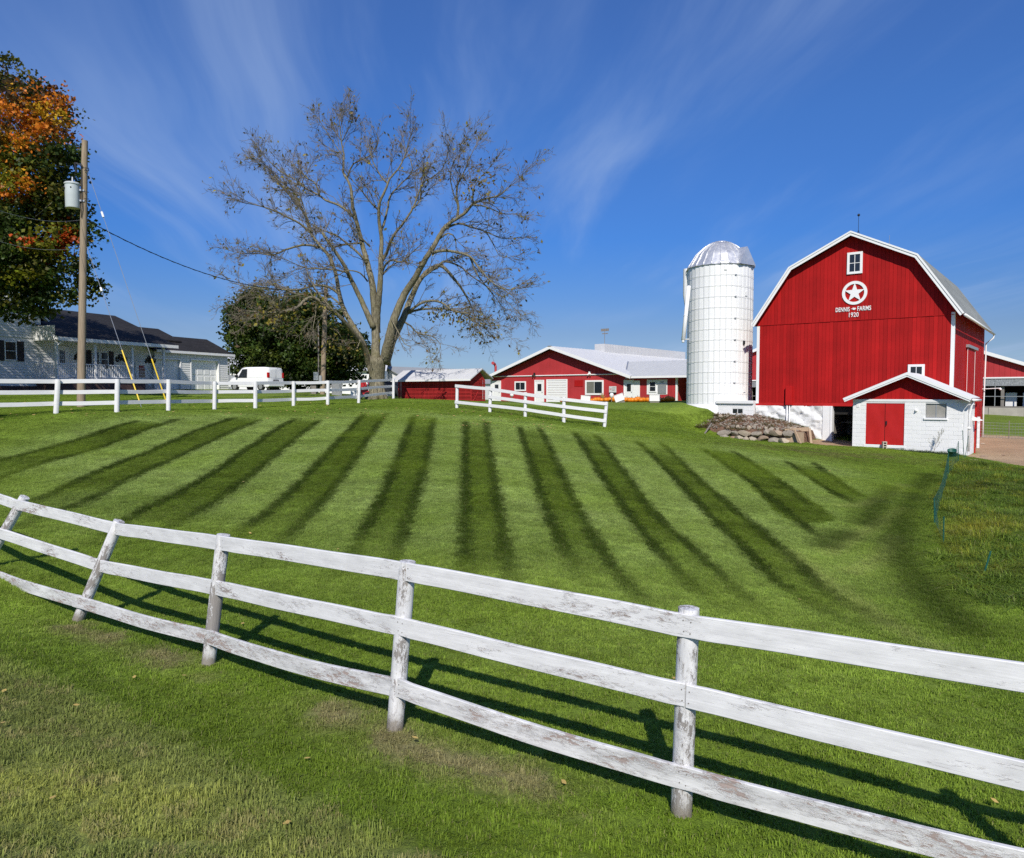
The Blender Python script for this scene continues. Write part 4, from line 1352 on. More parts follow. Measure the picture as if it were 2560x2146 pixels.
# unloading chute on the left with its white pipe
a = to_cam-R_(93)
dv = Vector((math.cos(a), math.sin(a), 0)); pv = Vector((-math.sin(a), math.cos(a), 0))
MB().lathe([(.12, SH-2.7), (.30, SH-1.6), (.30, SH+.1)], 12, tuple(dv*(SR+.02))).build('chute', M_silo, silo, True)
hd = MB()
for i in range(5):
    t_ = i/4
    c_ = dv*(SR+.12-.5*t_)+Vector((0, 0, SH-.15+.75*t_))
    hd.v += [tuple(c_+pv*.42), tuple(c_+Vector((0, 0, .22))), tuple(c_-pv*.42)]
for i in range(4): hd.f += [(i*3, i*3+1, i*3+4, i*3+3), (i*3+1, i*3+2, i*3+5, i*3+4)]
hd.build('chute_hood', M_dome, silo, True)
def loc_of(o_, w): return w-Vector(o_.location)
pt = loc_of(silo, P(1722, 716, 46.8)); pb = loc_of(silo, P(1708, 851, 46.2))
fp = MB().tube([pt, pb], .125, 12).tube([pt.lerp(pb, .55), pt.lerp(pb, .56)], .145, 12).tube([pb, pb+(pb-pt).normalized()*.14], .08, 8)
fo = fp.build('fill_pipe', M_whitetrim, silo, True)
MB().tube([pb+Vector((0, 0, .05)), pb+Vector((.5, .6, .1))], .04, 6).build('pipe_bracket', M_whitetrim, fo)
vb = loc_of(silo, P(1859.5, 857, 46.2))
MB().box(vb, (.14, .14, .24)).build('vent', M_black, silo)
for (px, py) in ((1811, 672), (1862, 735), (1857, 975)):
    q = loc_of(silo, P(px, py, 46.4)); a = math.atan2(q.y, q.x)
    MB().box((math.cos(a)*(SR+.04), math.sin(a)*(SR+.04), q.z), (.03, .16, .28), Matrix.Rotation(a, 3, 'Z')).build('patch_plate', M_silo, silo)

# ------------------------------------------------------------------ low room between silo and barn
lw = Vector((BX, BY, 0))+DX*(-6.28)+DY*(-.42)
low = thing('silo_room', 'low flat white block room wedged between the silo and the barn', 'outbuilding', (lw.x, lw.y, rel(-1.4)), RZ)
wn_ = (-.23, .46, .17, .50)
wz = [(-1.12, wn_[0]), (wn_[1], 1.12)]
blocks(low, -1.12, 1.12, -.42, 6, 0, (wn_,))
MB().box2(-1.12, wn_[0], .01, .2, -.6, .8).box2(wn_[1], 1.12, .01, .2, -.6, .8).box2(wn_[0], wn_[1], .01, .2, -.6, wn_[2]).box2(wn_[0], wn_[1], .01, .2, wn_[3], .8).build('mortar_wall', M_block, low)
MB().box2(-1.12, -.95, .2, 2.4, -.6, .8).box2(.95, 1.1, .2, 2.4, -.6, .8).build('side_wall', M_block, low)
MB().bbox2(-1.22, 1.12, -.12, 2.5, .80, .98, .01).build('roof_slab', M_block, low)
window(low, *wn_, .05, .03, 2, 1, mat_f=M_whitetrim, proud=.03)

# ------------------------------------------------------------------ red gabled farm building
ro = Vector((10.35, 66.0, 0))-DX*7.9        # middle of its front wall
RH = 7.9
red = thing('farm_building', 'long low red gabled building with white roof edge behind the pumpkins', 'farm building', (ro.x, ro.y, rel(-.75)), RZ)
RP = [(-8.55, 2.33), (-.15, 5.28), (8.55, 2.33)]
def ribbed_siding(parent, x0, x1, z0, prof, dz, y, pitch, mat, name='siding', ztop=None):
    m = MB(); n = int((x1-x0)/pitch)
    for i in range(n):
        a = x0+(x1-x0)*i/n; b = x0+(x1-x0)*(i+1)/n
        for (u0, u1, yy) in ((a, b-.035, y), (b-.035, b, y+.018)):
            top = clip_top(u0, u1, prof, dz) if prof else [(u0, ztop), (u1, ztop)]
            m.prism([(u0, z0), (u1, z0)]+list(reversed(top)), yy, yy+.05)
    return m.build(name, mat, parent)
ribbed_siding(red, -RH, RH+.0, -.4, RP, .22, 0, .40, M_reddull)
MB().prism([(-RH+.1, -.4), (RH-.1, -.4)]+list(reversed(clip_top(-RH+.1, RH-.1, RP, .3))), .06, .2).build('front_wall', M_reddull, red)
MB().box2(-RH, -RH+.15, .2, 28, -.4, 2.3).build('side_wall', M_reddull, red)
MB().box2(RH-.15, RH, .2, 28, -.4, 2.3).build('side_wall', M_reddull, red)
for i in range(2):
    a, b = RP[i], RP[i+1]
    ribbed_roof(red, 'roof', a, b, -.7, 28, .05, M_roofwhite, .6, .02)
    d = Vector((b[0]-a[0], 0, b[1]-a[1])).normalized(); n = Vector((-d.z, 0, d.x))
    p = lambda q, o: (q[0]-n.x*o, q[1]-n.z*o)
    MB().prism([p(a, .26), p(b, .26), p(b, -.01), p(a, -.01)], -.74-.002*i, -.70).build('rake_board', M_whitetrim, red)
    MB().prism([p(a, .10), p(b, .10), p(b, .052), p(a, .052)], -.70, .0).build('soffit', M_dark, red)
MB().tube([(RP[1][0]-.2, -.72, RP[1][1]-.02), (RP[1][0]+.2, -.72, RP[1][1]-.02)], .06, 6).build('ridge_cap', M_alu, red)
MB().tube([(-7.6, -.05, 2.50), (6.9, -.05, 2.52)], .055, 6).build('conduit', M_whitetrim, red)
for x, mt in ((-2.4, M_black), (3.9, M_whitetrim)):
    MB().box2(x-.08, x+.08, -.12, -.01, 2.55, 2.8).tube([(x, -.1, 2.62), (x-.12, -.25, 2.48)], .07, 8).tube([(x+.1, -.1, 2.62), (x+.2, -.25, 2.5)], .06, 8).build('flood_lamp', mt, red)
MB().bbox2(-RH-.06, -RH+.14, -.05, .3, -.4, 2.25).build('corner_board', M_whitetrim, red)
def rx(px, yy=0.0):
    """local x on the red building's front for a photo column"""
    k = (px-CX)/FPX; b0 = ro+DY*yy
    return (k*b0.y-b0.x)/(DX.x-k*DX.y)
def rz_(px, py):
    x = rx(px); p = ro+DX*x
    return (HOR-py)/FPX*p.y+.75
def panel_door(parent, x0, x1, z0, z1, y, wpx=None, mat=M_whitetrim, glass=True):
    f = MB().bbox2(x0-.10, x0, y-.05, y+.02, z0, z1+.10).bbox2(x1, x1+.10, y-.05, y+.02, z0, z1+.10).bbox2(x0, x1, y-.05, y+.02, z1, z1+.10).build('door_frame', mat, parent)
    d_ = MB().bbox2(x0, x1, y-.02, y+.02, z0, z1).build('door', mat, parent)
    if glass:
        w = x1-x0
        MB().bbox2(x0+w*.28, x1-w*.22, y-.03, y-.018, z0+(z1-z0)*.52, z0+(z1-z0)*.86, .004).build('pane', M_glass, d_)
    MB().tube([(x1-.1, y-.08, z0+.95), (x1-.1, y-.02, z0+.95)], .03, 8).build('handle', M_black, d_)
    return d_
panel_door(red, rx(1233), rx(1251), -.05, rz_(1240, 955), -.03)
panel_door(red, rx(1339), rx(1358.5), -.05, rz_(1350, 953), -.03)
window(red, rx(1287), rx(1315), rz_(1300, 978), rz_(1300, 954), -.03, .13, 2, 1)
ow = window(red, rx(1463), rx(1509), rz_(1485, 988), rz_(1485, 951), -.03, .16, 2, 1, mat_g=[M_curtain, M_glass])
gd_ = MB()
gx0, gx1, gz0, gz1 = rx(1369), rx(1416), -.05, rz_(1390, 952)
for i in range(9):
    za = gz0+(gz1-gz0)*i/9; gd_.bbox2(gx0, gx1, -.05, .0, za+.01, gz0+(gz1-gz0)*(i+1)/9-.01, .015)
gdo = gd_.build('overhead_door', M_whitetrim, red)
MB().bbox2(gx0-.12, gx0, -.07, .0, gz0, gz1+.12).bbox2(gx1, gx1+.12, -.07, .0, gz0, gz1+.12).bbox2(gx0, gx1, -.07, .0, gz1, gz1+.12).build('door_frame', M_whitetrim, red)
MB().bbox2(rx(1436), rx(1457), -.03, .0, rz_(1446, 967), rz_(1446, 951)).build('patch_panel', M_red, red)
# monitor ridge and weather vane
mn = MB().box2(-.75, .45, 8.4, 28.0, 4.9, 5.95)
mo = mn.build('ridge_monitor', M_roofwhite, red)
rb = MB()
for i in range(60):
    y = 8.5+i*.325; rb.box2(.45, .475, y, y+.06, 4.95, 5.93)
rb.build('monitor_ribs', M_roofwhite, mo, kind='stuff')
wv = MB().tube([(-.2, 9.5, 5.9), (-.2, 9.5, 7.5)], .03, 6).box2(-.65, .3, 9.48, 9.52, 7.35, 7.62).box2(-.5, .2, 9.48, 9.52, 7.05, 7.15)
wv.build('weather_vane', M_oldwood, red)
# wing to the right with its own door, hatch and porch roof
x0w, x1w = 7.9, 14.6
xwall = rx(1689)
MB().box2(RH+.0, xwall, .03, .2, -.4, 2.3).build('wing_wall', M_reddull, red)
ribbed_siding(red, RH+.02, xwall, -.4, None, 0, 0, .40, M_reddull, ztop=2.2, name='wing_siding')
MB().box2(xwall-.15, xwall, .2, 4.0, -.4, 2.3).build('wing_side_wall', M_reddull, red)
MB().box2(xwall, 17.0, 2.2, 2.35, -.4, 2.3).build('porch_wall', simple('grey_blue_siding', (.13, .16, .17), .6, 0, .1, 3, .05), red)
MB().bbox2(xwall-.02, xwall+.14, -.04, .12, -.4, 2.2).build('corner_board', M_whitetrim, red)
def wing_roof():
    m = MB()
    y0, y1, za, zb = -.55, 5.2, 2.28, 3.85
    # left edge runs up the valley against the main roof
    p0, p1, p2, p3 = Vector((7.9, y0, za)), Vector((17.2, y0, za)), Vector((17.2, y1, zb)), Vector((5.0, y1, zb))
    t_ = Vector((0, 0, -.06))
    m.poly([p0, p1, p2, p3]); m.poly([p0+t_, p3+t_, p2+t_, p1+t_]); m.poly([p0+t_, p1+t_, p1, p0])
    k = 30
    for i in range(k):
        x = 5.3+i*.4
        ys = y0 if x > 7.9 else y0+(7.9-x)/2.9*(y1-y0)
        zs = za+(ys-y0)/(y1-y0)*(zb-za)
        m.beam((x, ys, zs+.01), (x, y1, zb+.01), .05, .03)
    m.build('wing_roof', M_roofgalv, red)
    MB().beam((7.9, y0-.02, za+.02), (5.0, y1, zb+.03), .14, .03).build('valley_flashing', M_alu, red)
    MB().box2(7.95, 17.2, y0-.05, y0-.002, za-.16, za+.02).build('gutter', M_whitetrim, red)
wing_roof()
panel_door(red, rx(1562), rx(1582), -.05, rz_(1570, 953), -.03)
MB().bbox2(rx(1582)+.12, rx(1599.5), -.05, .0, -.05, rz_(1590, 952)).build('wing_door', M_whitetrim, red)
hx0, hx1, hz0, hz1 = rx(1617), rx(1668), rz_(1640, 986.5), rz_(1640, 949.5)
MB().bbox2(hx0, hx1, -.04, .0, hz0, hz1).build('hatch_board', M_whitetrim, red)
window(red, rx(1622.5), rx(1641), rz_(1632, 981), rz_(1632, 953), -.06, .09, 1, 2)
MB().bbox2(rx(1645), rx(1666), -.09, -.04, rz_(1655, 984), rz_(1655, 960.5)).build('hatch_door', M_alu, red)
# red elbow pipe on the far eave
pp = [P(1239, 930, 78), P(1239, 917, 78), P(1237, 911, 78), P(1232, 908, 77.5)]
tag(MB().tube(pp, [.13, .13, .14, .17], 10).build('vent_pipe', simple('dull_red_metal', (.42, .05, .05), .5, .1, .06, 3, .03)), 'red elbow vent pipe rising behind the left eave of the long red building', 'vent pipe')

# ------------------------------------------------------------------ slatted corn crib
cr = Vector((-3.0, 54.0, 0))*(50/54)
cphi = RZ
crib = thing('corn_crib', 'long red slatted crib with white metal roof beside the bare tree', 'corn crib', (cr.x, cr.y, rel(-.70)), cphi)
crib.scale = (.926, .926, .926)
CW, CD = 7.6, 1.6
zt = 1.72
srnd = random.Random(4)
rows = 17
for r in range(rows):
    z0 = .0+r*(zt/rows); z1 = z0+zt/rows-.040
    j = srnd.uniform(-.006, .006)
    MB().box2(-CW, 0, -.03+j, .0, z0, z1).build('slat', M_crib, crib)
    MB().box2(.0, .03, .05, CD, z0+.03, z1+.025).build('end_slat', M_crib, crib)
for k in range(17):
    x = -CW+.03+k*(CW-.06)/16
    MB().box2(x-.03, x+.03, .0, .09, -.3, 1.8).build('post', M_crib, crib)
for y in (.07, .8, CD-.05):
    MB().box2(-.1, -.001, y-.05, y+.05, -.3, 1.85).build('post', M_crib, crib)
br = MB()
br.beam((.045, .12, .1), (.045, .75, .9), .03, .06).beam((.045, .12, .9), (.045, .75, .1), .03, .06)
br.build('end_brace', M_crib, crib)
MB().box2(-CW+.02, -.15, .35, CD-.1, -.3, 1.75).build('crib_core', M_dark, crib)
MB().bbox2(-5.1, -4.8, -.05, -.03, -.05, .28).build('hatch', M_crib, crib)
CP_ = [(-.45, 1.82), (CD/2+.1, 2.62), (CD+.55, 1.92)]
def crib_roof(a, b, nm):
    m = MB(); ya, za = a; yb_, zb = b
    x0, x1 = -CW-.35, .35
    p = [Vector((x0, ya, za)), Vector((x1, ya, za)), Vector((x1, yb_, zb)), Vector((x0, yb_, zb))]
    t_ = Vector((0, 0, -.07))
    m.poly(p); m.poly([q+t_ for q in reversed(p)])
    for i in range(4): m.poly([p[i], p[i]+t_, p[(i+1) % 4]+t_, p[(i+1) % 4]])
    for i in range(34):
        x = x0+.05+i*(x1-x0-.1)/33
        m.beam((x, ya, za+.008), (x, yb_, zb+.008), .05, .022)
    m.build(nm, M_roofwhite, crib)
crib_roof(CP_[0], CP_[1], 'roof'); crib_roof(CP_[2], CP_[1], 'roof')
MB().box2(-CW-.36, .36, -.49, -.452, 1.70, 1.84).build('fascia', M_whitetrim, crib)
gg = MB(); gg.poly([(.02, 0, 1.74), (.02, CD, 1.74), (.02, CD/2+.1, 2.5)]); gg.poly([(-.05, 0, 1.74), (-.05, CD/2+.1, 2.5), (-.05, CD, 1.74)])
gg.build('gable', M_crib, crib)

# ------------------------------------------------------------------ free-stall barn behind
fo_ = Vector((45.6, 72.0, 0))-DX*12.3
FZ = rel(-2.2)
free = thing('freestall_barn', 'wide open sided red barn with black openings behind the tall barn', 'barn', (fo_.x, fo_.y, FZ), RZ)
FW = 18.7
FP = [(-19.2, 3.85), (0, 11.0), (19.2, 3.85)]
ribbed_siding(free, -FW, FW, 3.80, FP, .15, 0, .45, M_reddull)
MB().prism([(-FW, 3.79), (FW, 3.79), (0, 10.7)], .06, .15).build('gable_wall', M_reddull, free)
for i in range(2):
    a, b = FP[i], FP[i+1]
    roof_slab(free, 'roof', a, b, -.4, 22, .08, M_roofwhite)
    d = Vector((b[0]-a[0], 0, b[1]-a[1])).normalized(); n = Vector((-d.z, 0, d.x))
    p = lambda q, o: (q[0]-n.x*o, q[1]-n.z*o)
    MB().prism([p(a, .30), p(b, .30), p(b, -.02), p(a, -.02)], -.45-.002*i, -.40).build('rake_board', M_whitetrim, free)
MB().bbox2(-FW, FW, -.06, .1, 3.66, 3.80).build('belt_trim', M_whitetrim, free)
mcur, t = newmat('clear_curtain')
f = t.noise(t.coord('Object', (4, 1, 2)), 3, 5, .7, 1.5)
t.out(t.mix(t.rng(f, .35, .7), (.16, .17, .18), (.42, .44, .46)), .3, 0, t.bump(f, .5, .05), .5)
cw_ = 2.45
for i in range(15):
    x = -FW+.3+i*cw_
    if x+cw_ > FW: break
    MB().box2(x+.03, x+cw_-.03, .02, .05, 3.02, 3.60).build('curtain', mcur, free)
    MB().box2(x-.03, x+.03, -.02, .06, .9, 3.66).build('post', M_alu, free)
    MB().box2(x+.45, x+.72, .3, .55, -.6, 3.6).build('timber_post', M_oldwood, free)
MB().box2(-FW, FW, .0, .06, 2.96, 3.02).box2(-FW, FW, .0, .06, 1.92, 1.98).build('rail', M_alu, free)
MB().box2(-FW, FW, -.05, .1, .86, 1.0).build('top_plank', M_oldwood, free)
for i in range(13):
    x = -FW+i*2*FW/13
    MB().bbox2(x+.02, x+2*FW/13-.02, -.08, .12, -.6, .86, .01).build('concrete_panel', M_concrete, free)
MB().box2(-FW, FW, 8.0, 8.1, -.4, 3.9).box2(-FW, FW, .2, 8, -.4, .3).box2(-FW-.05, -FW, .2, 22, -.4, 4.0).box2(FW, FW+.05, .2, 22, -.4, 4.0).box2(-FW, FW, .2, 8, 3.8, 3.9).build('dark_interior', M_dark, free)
for x in (14.2, 15.6, 17.0):
    MB().box2(x, x+.9, 1.4, 2.2, 1.0, 2.3).build('interior_tank', M_silo, free)

# ------------------------------------------------------------------ white buildings far behind
wb = P(965, 985, 92)
wbarn = thing('white_barn', 'white barn with weathered grey roof beyond the bare tree', 'barn', (wb.x, wb.y, rel(-1.0)), RZ)
WP = [(-5.2, 2.35), (0, 4.42), (5.2, 2.35)]
ribbed_siding(wbarn, -5, 5, -.5, WP, .15, 0, .5, M_white)
for i in range(2): roof_slab(wbarn, 'roof', WP[i], WP[i+1], -.3, 18, .1, M_roofgrey)
MB().box2(-5, 5, -.05, 0, 2.05, 2.2).build('belt_trim', simple('faded_red_band', (.30, .2, .2), .6), wbarn)
MB().box2(4.9, 5, .05, 18, -.5, 2.3).box2(-5, -4.9, .05, 18, -.5, 2.3).build('side_wall', M_white, wbarn)
ws = P(760, 985, 84)
shed = thing('white_shed', 'long white metal shed hidden behind the dark round tree', 'shed', (ws.x, ws.y, rel(-.4)), R_(6))
ribbed_siding(shed, -11.5, 9, -.3, None, 0, 0, .5, M_white, ztop=3.1)
def sroof(a, b, x0, x1, par, mat):
    m = MB(); p = [Vector((x0, a[0], a[1])), Vector((x1, a[0], a[1])), Vector((x1, b[0], b[1])), Vector((x0, b[0], b[1]))]
    t_ = Vector((0, 0, -.1))
    m.poly(p); m.poly([q+t_ for q in reversed(p)])
    for i in range(4): m.poly([p[i], p[i]+t_, p[(i+1) % 4]+t_, p[(i+1) % 4]])
    m.build('roof', mat, par)
sroof((-.4, 3.1), (6, 5.1), -11.8, 9.3, shed, M_roofwhite); sroof((12.4, 3.1), (6, 5.1), -11.8, 9.3, shed, M_roofwhite)
MB().box2(-11.5, -11.4, .06, 12, -.3, 3.1).box2(8.9, 9, .06, 12, -.3, 3.1).build('side_wall', M_white, shed)
MB().box2(-9.5, -7.2, -.04, .0, -.3, 2.5).build('shed_door', M_alu, shed)
# ------------------------------------------------------------------ fences
def frame_obj(name, mb, mat, parent, origin, xdir, zhint=Vector((0, 0, 1)), smooth=False, auto=None):
    """build a mesh whose own x axis follows xdir, so that grain follows the board"""
    x = Vector(xdir).normalized(); y = zhint.cross(x).normalized(); z = x.cross(y)
    M = Matrix((x, y, z)).transposed().to_4x4(); M.translation = origin
    Mi = M.inverted()
    mb.v = [tuple(Mi @ Vector(v)) for v in mb.v]
    o = mb.build(name, mat, parent, smooth, auto=auto)
    o.matrix_basis = M
    return o
def rail_board(parent, pts, hh, th, mat, rnd, seg=5, wob=.0015, name='rail'):
    """a bent sawn board through pts (centres), chamfered edges"""
    pts = [Vector(p) for p in pts]
    ext = [pts[0]*2-pts[1]]+pts+[pts[-1]*2-pts[-2]]
    c = []
    for i in range(1, len(ext)-2):
        for k in range(seg):
            t = k/seg
            a, b, d, e = ext[i-1], ext[i], ext[i+1], ext[i+2]
            c.append(.5*((2*b)+(d-a)*t+(2*a-5*b+4*d-e)*t*t+(3*b-3*d+e-a)*t**3))
    c.append(pts[-1])
    m = MB(); sec = []
    ph = rnd.uniform(0, 6)
    for i, p in enumerate(c):
        d = (c[min(i+1, len(c)-1)]-c[max(i-1, 0)]).normalized()
        out = Vector((d.y, -d.x, 0)).normalized()      # towards the road
        up = Vector((0, 0, 1)); up = (up-d*up.dot(d)).normalized()
        h0 = hh/2*(1+wob*6*math.sin(i*1.3+ph)); p = p+up*wob*math.sin(i*.9+ph)
        ch = .004
        for (o_, u_) in ((th/2, -h0+ch), (th/2, h0-ch), (th/2-ch, h0), (-th/2, h0), (-th/2, -h0), (th/2-ch, -h0)):
            m.v.append(tuple(p+out*o_+up*u_))
    n = 6
    for i in range(len(c)-1):
        for k in range(n):
            j = (k+1) % n
            m.f.append((i*n+k, i*n+j, (i+1)*n+j, (i+1)*n+k))
    m.f.append(tuple(range(n-1, -1, -1))); m.f.append(tuple((len(c)-1)*n+k for k in range(n)))
    return frame_obj(name, m, mat, parent, pts[0], pts[-1]-pts[0])
def round_post(parent, base, top, r, mat, rnd, n=14, bury=.25, name='post', rough=.03):
    d = (top-base).normalized(); L = (top-base).length
    b0 = base-d*bury
    k = 14; m = MB()
    side = d.cross(Vector((0, 1, 0))).normalized(); fwd = side.cross(d).normalized()
    ph = [rnd.uniform(-rough, rough) for _ in range(n)]
    for i in range(k+1):
        p = b0+d*(L+bury)*i/k
        for j in range(n):
            a = 2*math.pi*j/n
            rr = r*(1+ph[j]+rnd.uniform(-.012, .012))*(1.0 if i < k else .97)
            m.v.append(tuple(p+(side*math.cos(a)+fwd*math.sin(a))*rr))
    for i in range(k):
        for j in range(n):
            q = (j+1) % n
            m.f.append((i*n+j, i*n+q, (i+1)*n+q, (i+1)*n+j))
    m.f.append(tuple(k*n+j for j in range(n))); m.f.append(tuple(j for j in reversed(range(n))))
    x = d; y = side; z = fwd
    # local z along the post
    M = Matrix((side, fwd, d)).transposed().to_4x4(); M.translation = base
    Mi = M.inverted(); m.v = [tuple(Mi @ Vector(v)) for v in m.v]
    o = m.build(name, mat, parent, True, auto=40); o.matrix_basis = M
    return o
frnd = random.Random(12)
ff = thing('board_fence', 'weathered white three board fence with peeling paint along the road in front', 'fence')
FP_ = [((-45,1425),(62,1243),9.9), ((195,1550),(298,1303),8.5), ((522,1655),(559,1337),7.0), ((988,1817),(1019,1404),5.45), ((1703,2036),(1722,1520),4.31)]
RL = [[(40,1262),(292,1323),(556,1359),(1017,1430),(1719,1566)],
      [(-8,1331),(255,1416),(543,1470),(1003,1567),(1715,1739)],
      [(-36,1428),(199,1504),(524,1594),(994,1719),(1708,1944)]]
posts = [(P(*b, Y), P(*t_, Y)) for b, t_, Y in FP_]
depth = [f[2] for f in FP_]
# two more posts beyond each end of the frame
posts.append((Vector((2.85, 3.2, rel(-2.46))), Vector((2.86, 3.2, rel(-1.27)))))
posts.append((Vector((4.85, 2.25, rel(-2.55))), Vector((4.85, 2.25, rel(-1.30)))))
pre = (Vector((-9.2, 11.4, rel(-2.3))), Vector((-8.9, 11.4, rel(-1.15))))
for b_, t_ in [pre]+posts: round_post(ff, b_, t_, .063, M_peelpost, frnd)
POFF = .078
def on_front(p, i, allp):
    a = allp[max(i-1, 0)]; b = allp[min(i+1, len(allp)-1)]
    d = (b-a); out = Vector((d.y, -d.x, 0)).normalized()
    return p+out*POFF
nails = MB()
for r in range(3):
    row = [Vector((-9.0, 11.4, rel((-1.25, -1.62, -2.1)[r])))]
    row += [P(*RL[r][i], depth[i]-.06) for i in range(5)]
    row += [Vector((2.85, 3.13, rel((-1.325, -1.80, -2.19)[r]))), Vector((4.85, 2.18, rel((-1.37, -1.82, -2.26)[r])))]
    # bows between posts
    fr_ = row
    for i in range(1, 7):
        d_ = (row[i+1]-row[i-1]).normalized(); o_ = Vector((d_.y, -d_.x, 0)).normalized()
        for (da, dz) in ((-.022, .035), (.020, -.038), (-.018, -.03), (.024, .03)):
            q_ = row[i]+d_*da+Vector((0, 0, dz))
            nails.tube([q_+o_*.008, q_+o_*.0155], .0042, 6)
    cuts = ([0, 2, 4, 6, 7] if r != 1 else [0, 1, 3, 5, 7])
    for a, b in zip(cuts, cuts[1:]):
        seg = fr_[a:b+1]
        q = []
        for i, p in enumerate(seg):
            q.append(p)
            if i < len(seg)-1:
                sag = {0: .004, 1: -.006, 2: -.034}[r]*frnd.uniform(.6, 1.2)
                for f_ in (.12, .5, .88): q.append(p.lerp(seg[i+1], f_)+Vector((0, 0, sag*4*f_*(1-f_))))
        d0 = (q[1]-q[0]).normalized(); d1 = (q[-1]-q[-2]).normalized()
        q[0] = q[0]+d0*.004; q[-1] = q[-1]-d1*.004
        if r == 2 and b == 2: q[-1] = q[-1]+d1*.05
        if r == 2 and a == 2: q[0] = q[0]-d0*.10+Vector((d0.y, -d0.x, 0))*.027
        rail_board(ff, q, .140 if r else .138, .026, M_peellow if r == 2 else M_peel, frnd)

nails.build('nail_heads', M_oldwood, ff, kind='stuff')
lfence = thing('board_fence', 'long white three rail fence across the hilltop in front of the house and van', 'fence')
LP_ = [((-70,1040),(-66,946),24.2), ((140,1033.5),(145,948.6),26), ((292,1030.5),(294,948),27), ((421,1026.5),(422,949),29.2), ((536,1023),(537,954),32), ((638,1021),(638.5,954),33),
       ((733.5,1017),(734,953.5),35.8), ((819,1013.5),(820,952),37), ((896.5,1009),(898.5,950.5),41), ((983.5,996.5),(984,947),47)]
lp = [(P(*b, Y), P(*t_, Y)) for b, t_, Y in LP_]
lp = [(Vector((-22.6, 23.0, lp[0][0].z-.02)), Vector((-22.55, 23.0, lp[0][1].z)))]+lp
for b_, t_ in lp: round_post(lfence, b_, t_, .085, M_fencewhite, frnd, 10)
for i in range(len(lp)-1):
    for r, fr in enumerate((.065, .385, .715)):
        a = lp[i][1].lerp(lp[i][0], fr); b = lp[i+1][1].lerp(lp[i+1][0], fr)
        d = (b-a).normalized(); back = Vector((-d.y, d.x, 0)).normalized()*.10
        rail_board(lfence, [a+back, (a+b)/2+back+Vector((0, 0, frnd.uniform(-.02, .012))), b+back], .145, .03, M_fencewhite, frnd, 4, .002)
mfence = thing('board_fence', 'short white rail fence section standing alone on the slope before the red building', 'fence')
MP_ = [((1142,1020.5),(1143,962.5),38.9), ((1224.5,1032),(1226.5,969.5),37.6), ((1313,1043.5),(1313.8,981),36.5), ((1409.5,1056.8),(1410,993.6),35.6), ((1511,1068.6),(1516.5,1005.2),35)]
MR = [[965.5,973,986,999,1010], [None,992.5,1004.3,1017,1029], [1005.8,1014,1023.8,1038.6,1052.5]]
mp = [(P(*b, Y), P(*t_, Y)) for b, t_, Y in MP_]
for b_, t_ in mp: round_post(mfence, b_, t_, .085, M_fencewhite, frnd, 10)
for i in range(4):
    for r in range(3):
        if MR[r][i] is None: continue
        fa = (MR[r][i]-MP_[i][1][1])/(MP_[i][0][1]-MP_[i][1][1]); fb_ = (MR[r][i+1]-MP_[i+1][1][1])/(MP_[i+1][0][1]-MP_[i+1][1][1])
        a = mp[i][1].lerp(mp[i][0], fa); b = mp[i+1][1].lerp(mp[i+1][0], fb_)
        d = (b-a).normalized(); off = Vector((d.y, -d.x, 0)).normalized()*.095
        rail_board(mfence, [a+off-d*.06, (a+b)/2+off, b+off+d*.06], .155, .03, M_fencewhite, frnd, 4, .002)

# ------------------------------------------------------------------ white ranch house
HA = Vector((-28.2, 45.8, rel(.28)))
HRZ = math.atan2(.923, .384)
HX = Vector((.384, .923, 0)); HY = Vector((-.923, .384, 0))
house = thing('ranch_house', 'white sided ranch house with dark roof, front porch and attached garage', 'house', HA, HRZ)
m, t = newmat('white_vinyl_siding')
t.out(t.mix(1.0, (.76, .76, .73), t.rng(t.noise(t.coord('Object', (.6, .6, 8)), 2, 4), .3, .7, .95, 1.03, False), 'MULTIPLY'), .5, 0, None, .35)
M_siding = m
def lap_wall(parent, x0, x1, z0, z1, y, name='siding', lap=.17, holes=(), axis='x', flip=1, tops=None):
    """stepped clapboards; tops(x) may cut them to a gable"""
    m = MB(); n = int((z1-z0)/lap)
    for i in range(n):
        za = z0+i*lap; zb = min(z1, za+lap+.012)
        segs = [(x0, x1)]
        if tops:
            lo, hi = tops((za+zb)/2)
            segs = [(max(x0, lo), min(x1, hi))]
            if segs[0][1]-segs[0][0] < .05: continue
        for h in holes:
            if h[2] < zb and h[3] > za:
                ns = []
                for s_ in segs:
                    if s_[1] <= h[0] or s_[0] >= h[1]: ns.append(s_)
                    else:
                        if s_[0] < h[0]: ns.append((s_[0], h[0]))
                        if s_[1] > h[1]: ns.append((h[1], s_[1]))
                segs = ns
        for a, b in segs:
            k = len(m.v)
            if axis == 'x':
                m.v += [(a, y-.034*flip, za), (b, y-.034*flip, za), (b, y-.004*flip, zb), (a, y-.004*flip, zb), (a, y, za), (b, y, za)]
            else:
                m.v += [(y+.022*flip, a, za), (y+.022*flip, b, za), (y+.004*flip, b, zb), (y+.004*flip, a, zb), (y, a, za), (y, b, za)]
            m.f += [(k, k+1, k+2, k+3), (k+4, k+5, k+1, k)]
    return m.build(name, M_siding, parent)
DK = .70
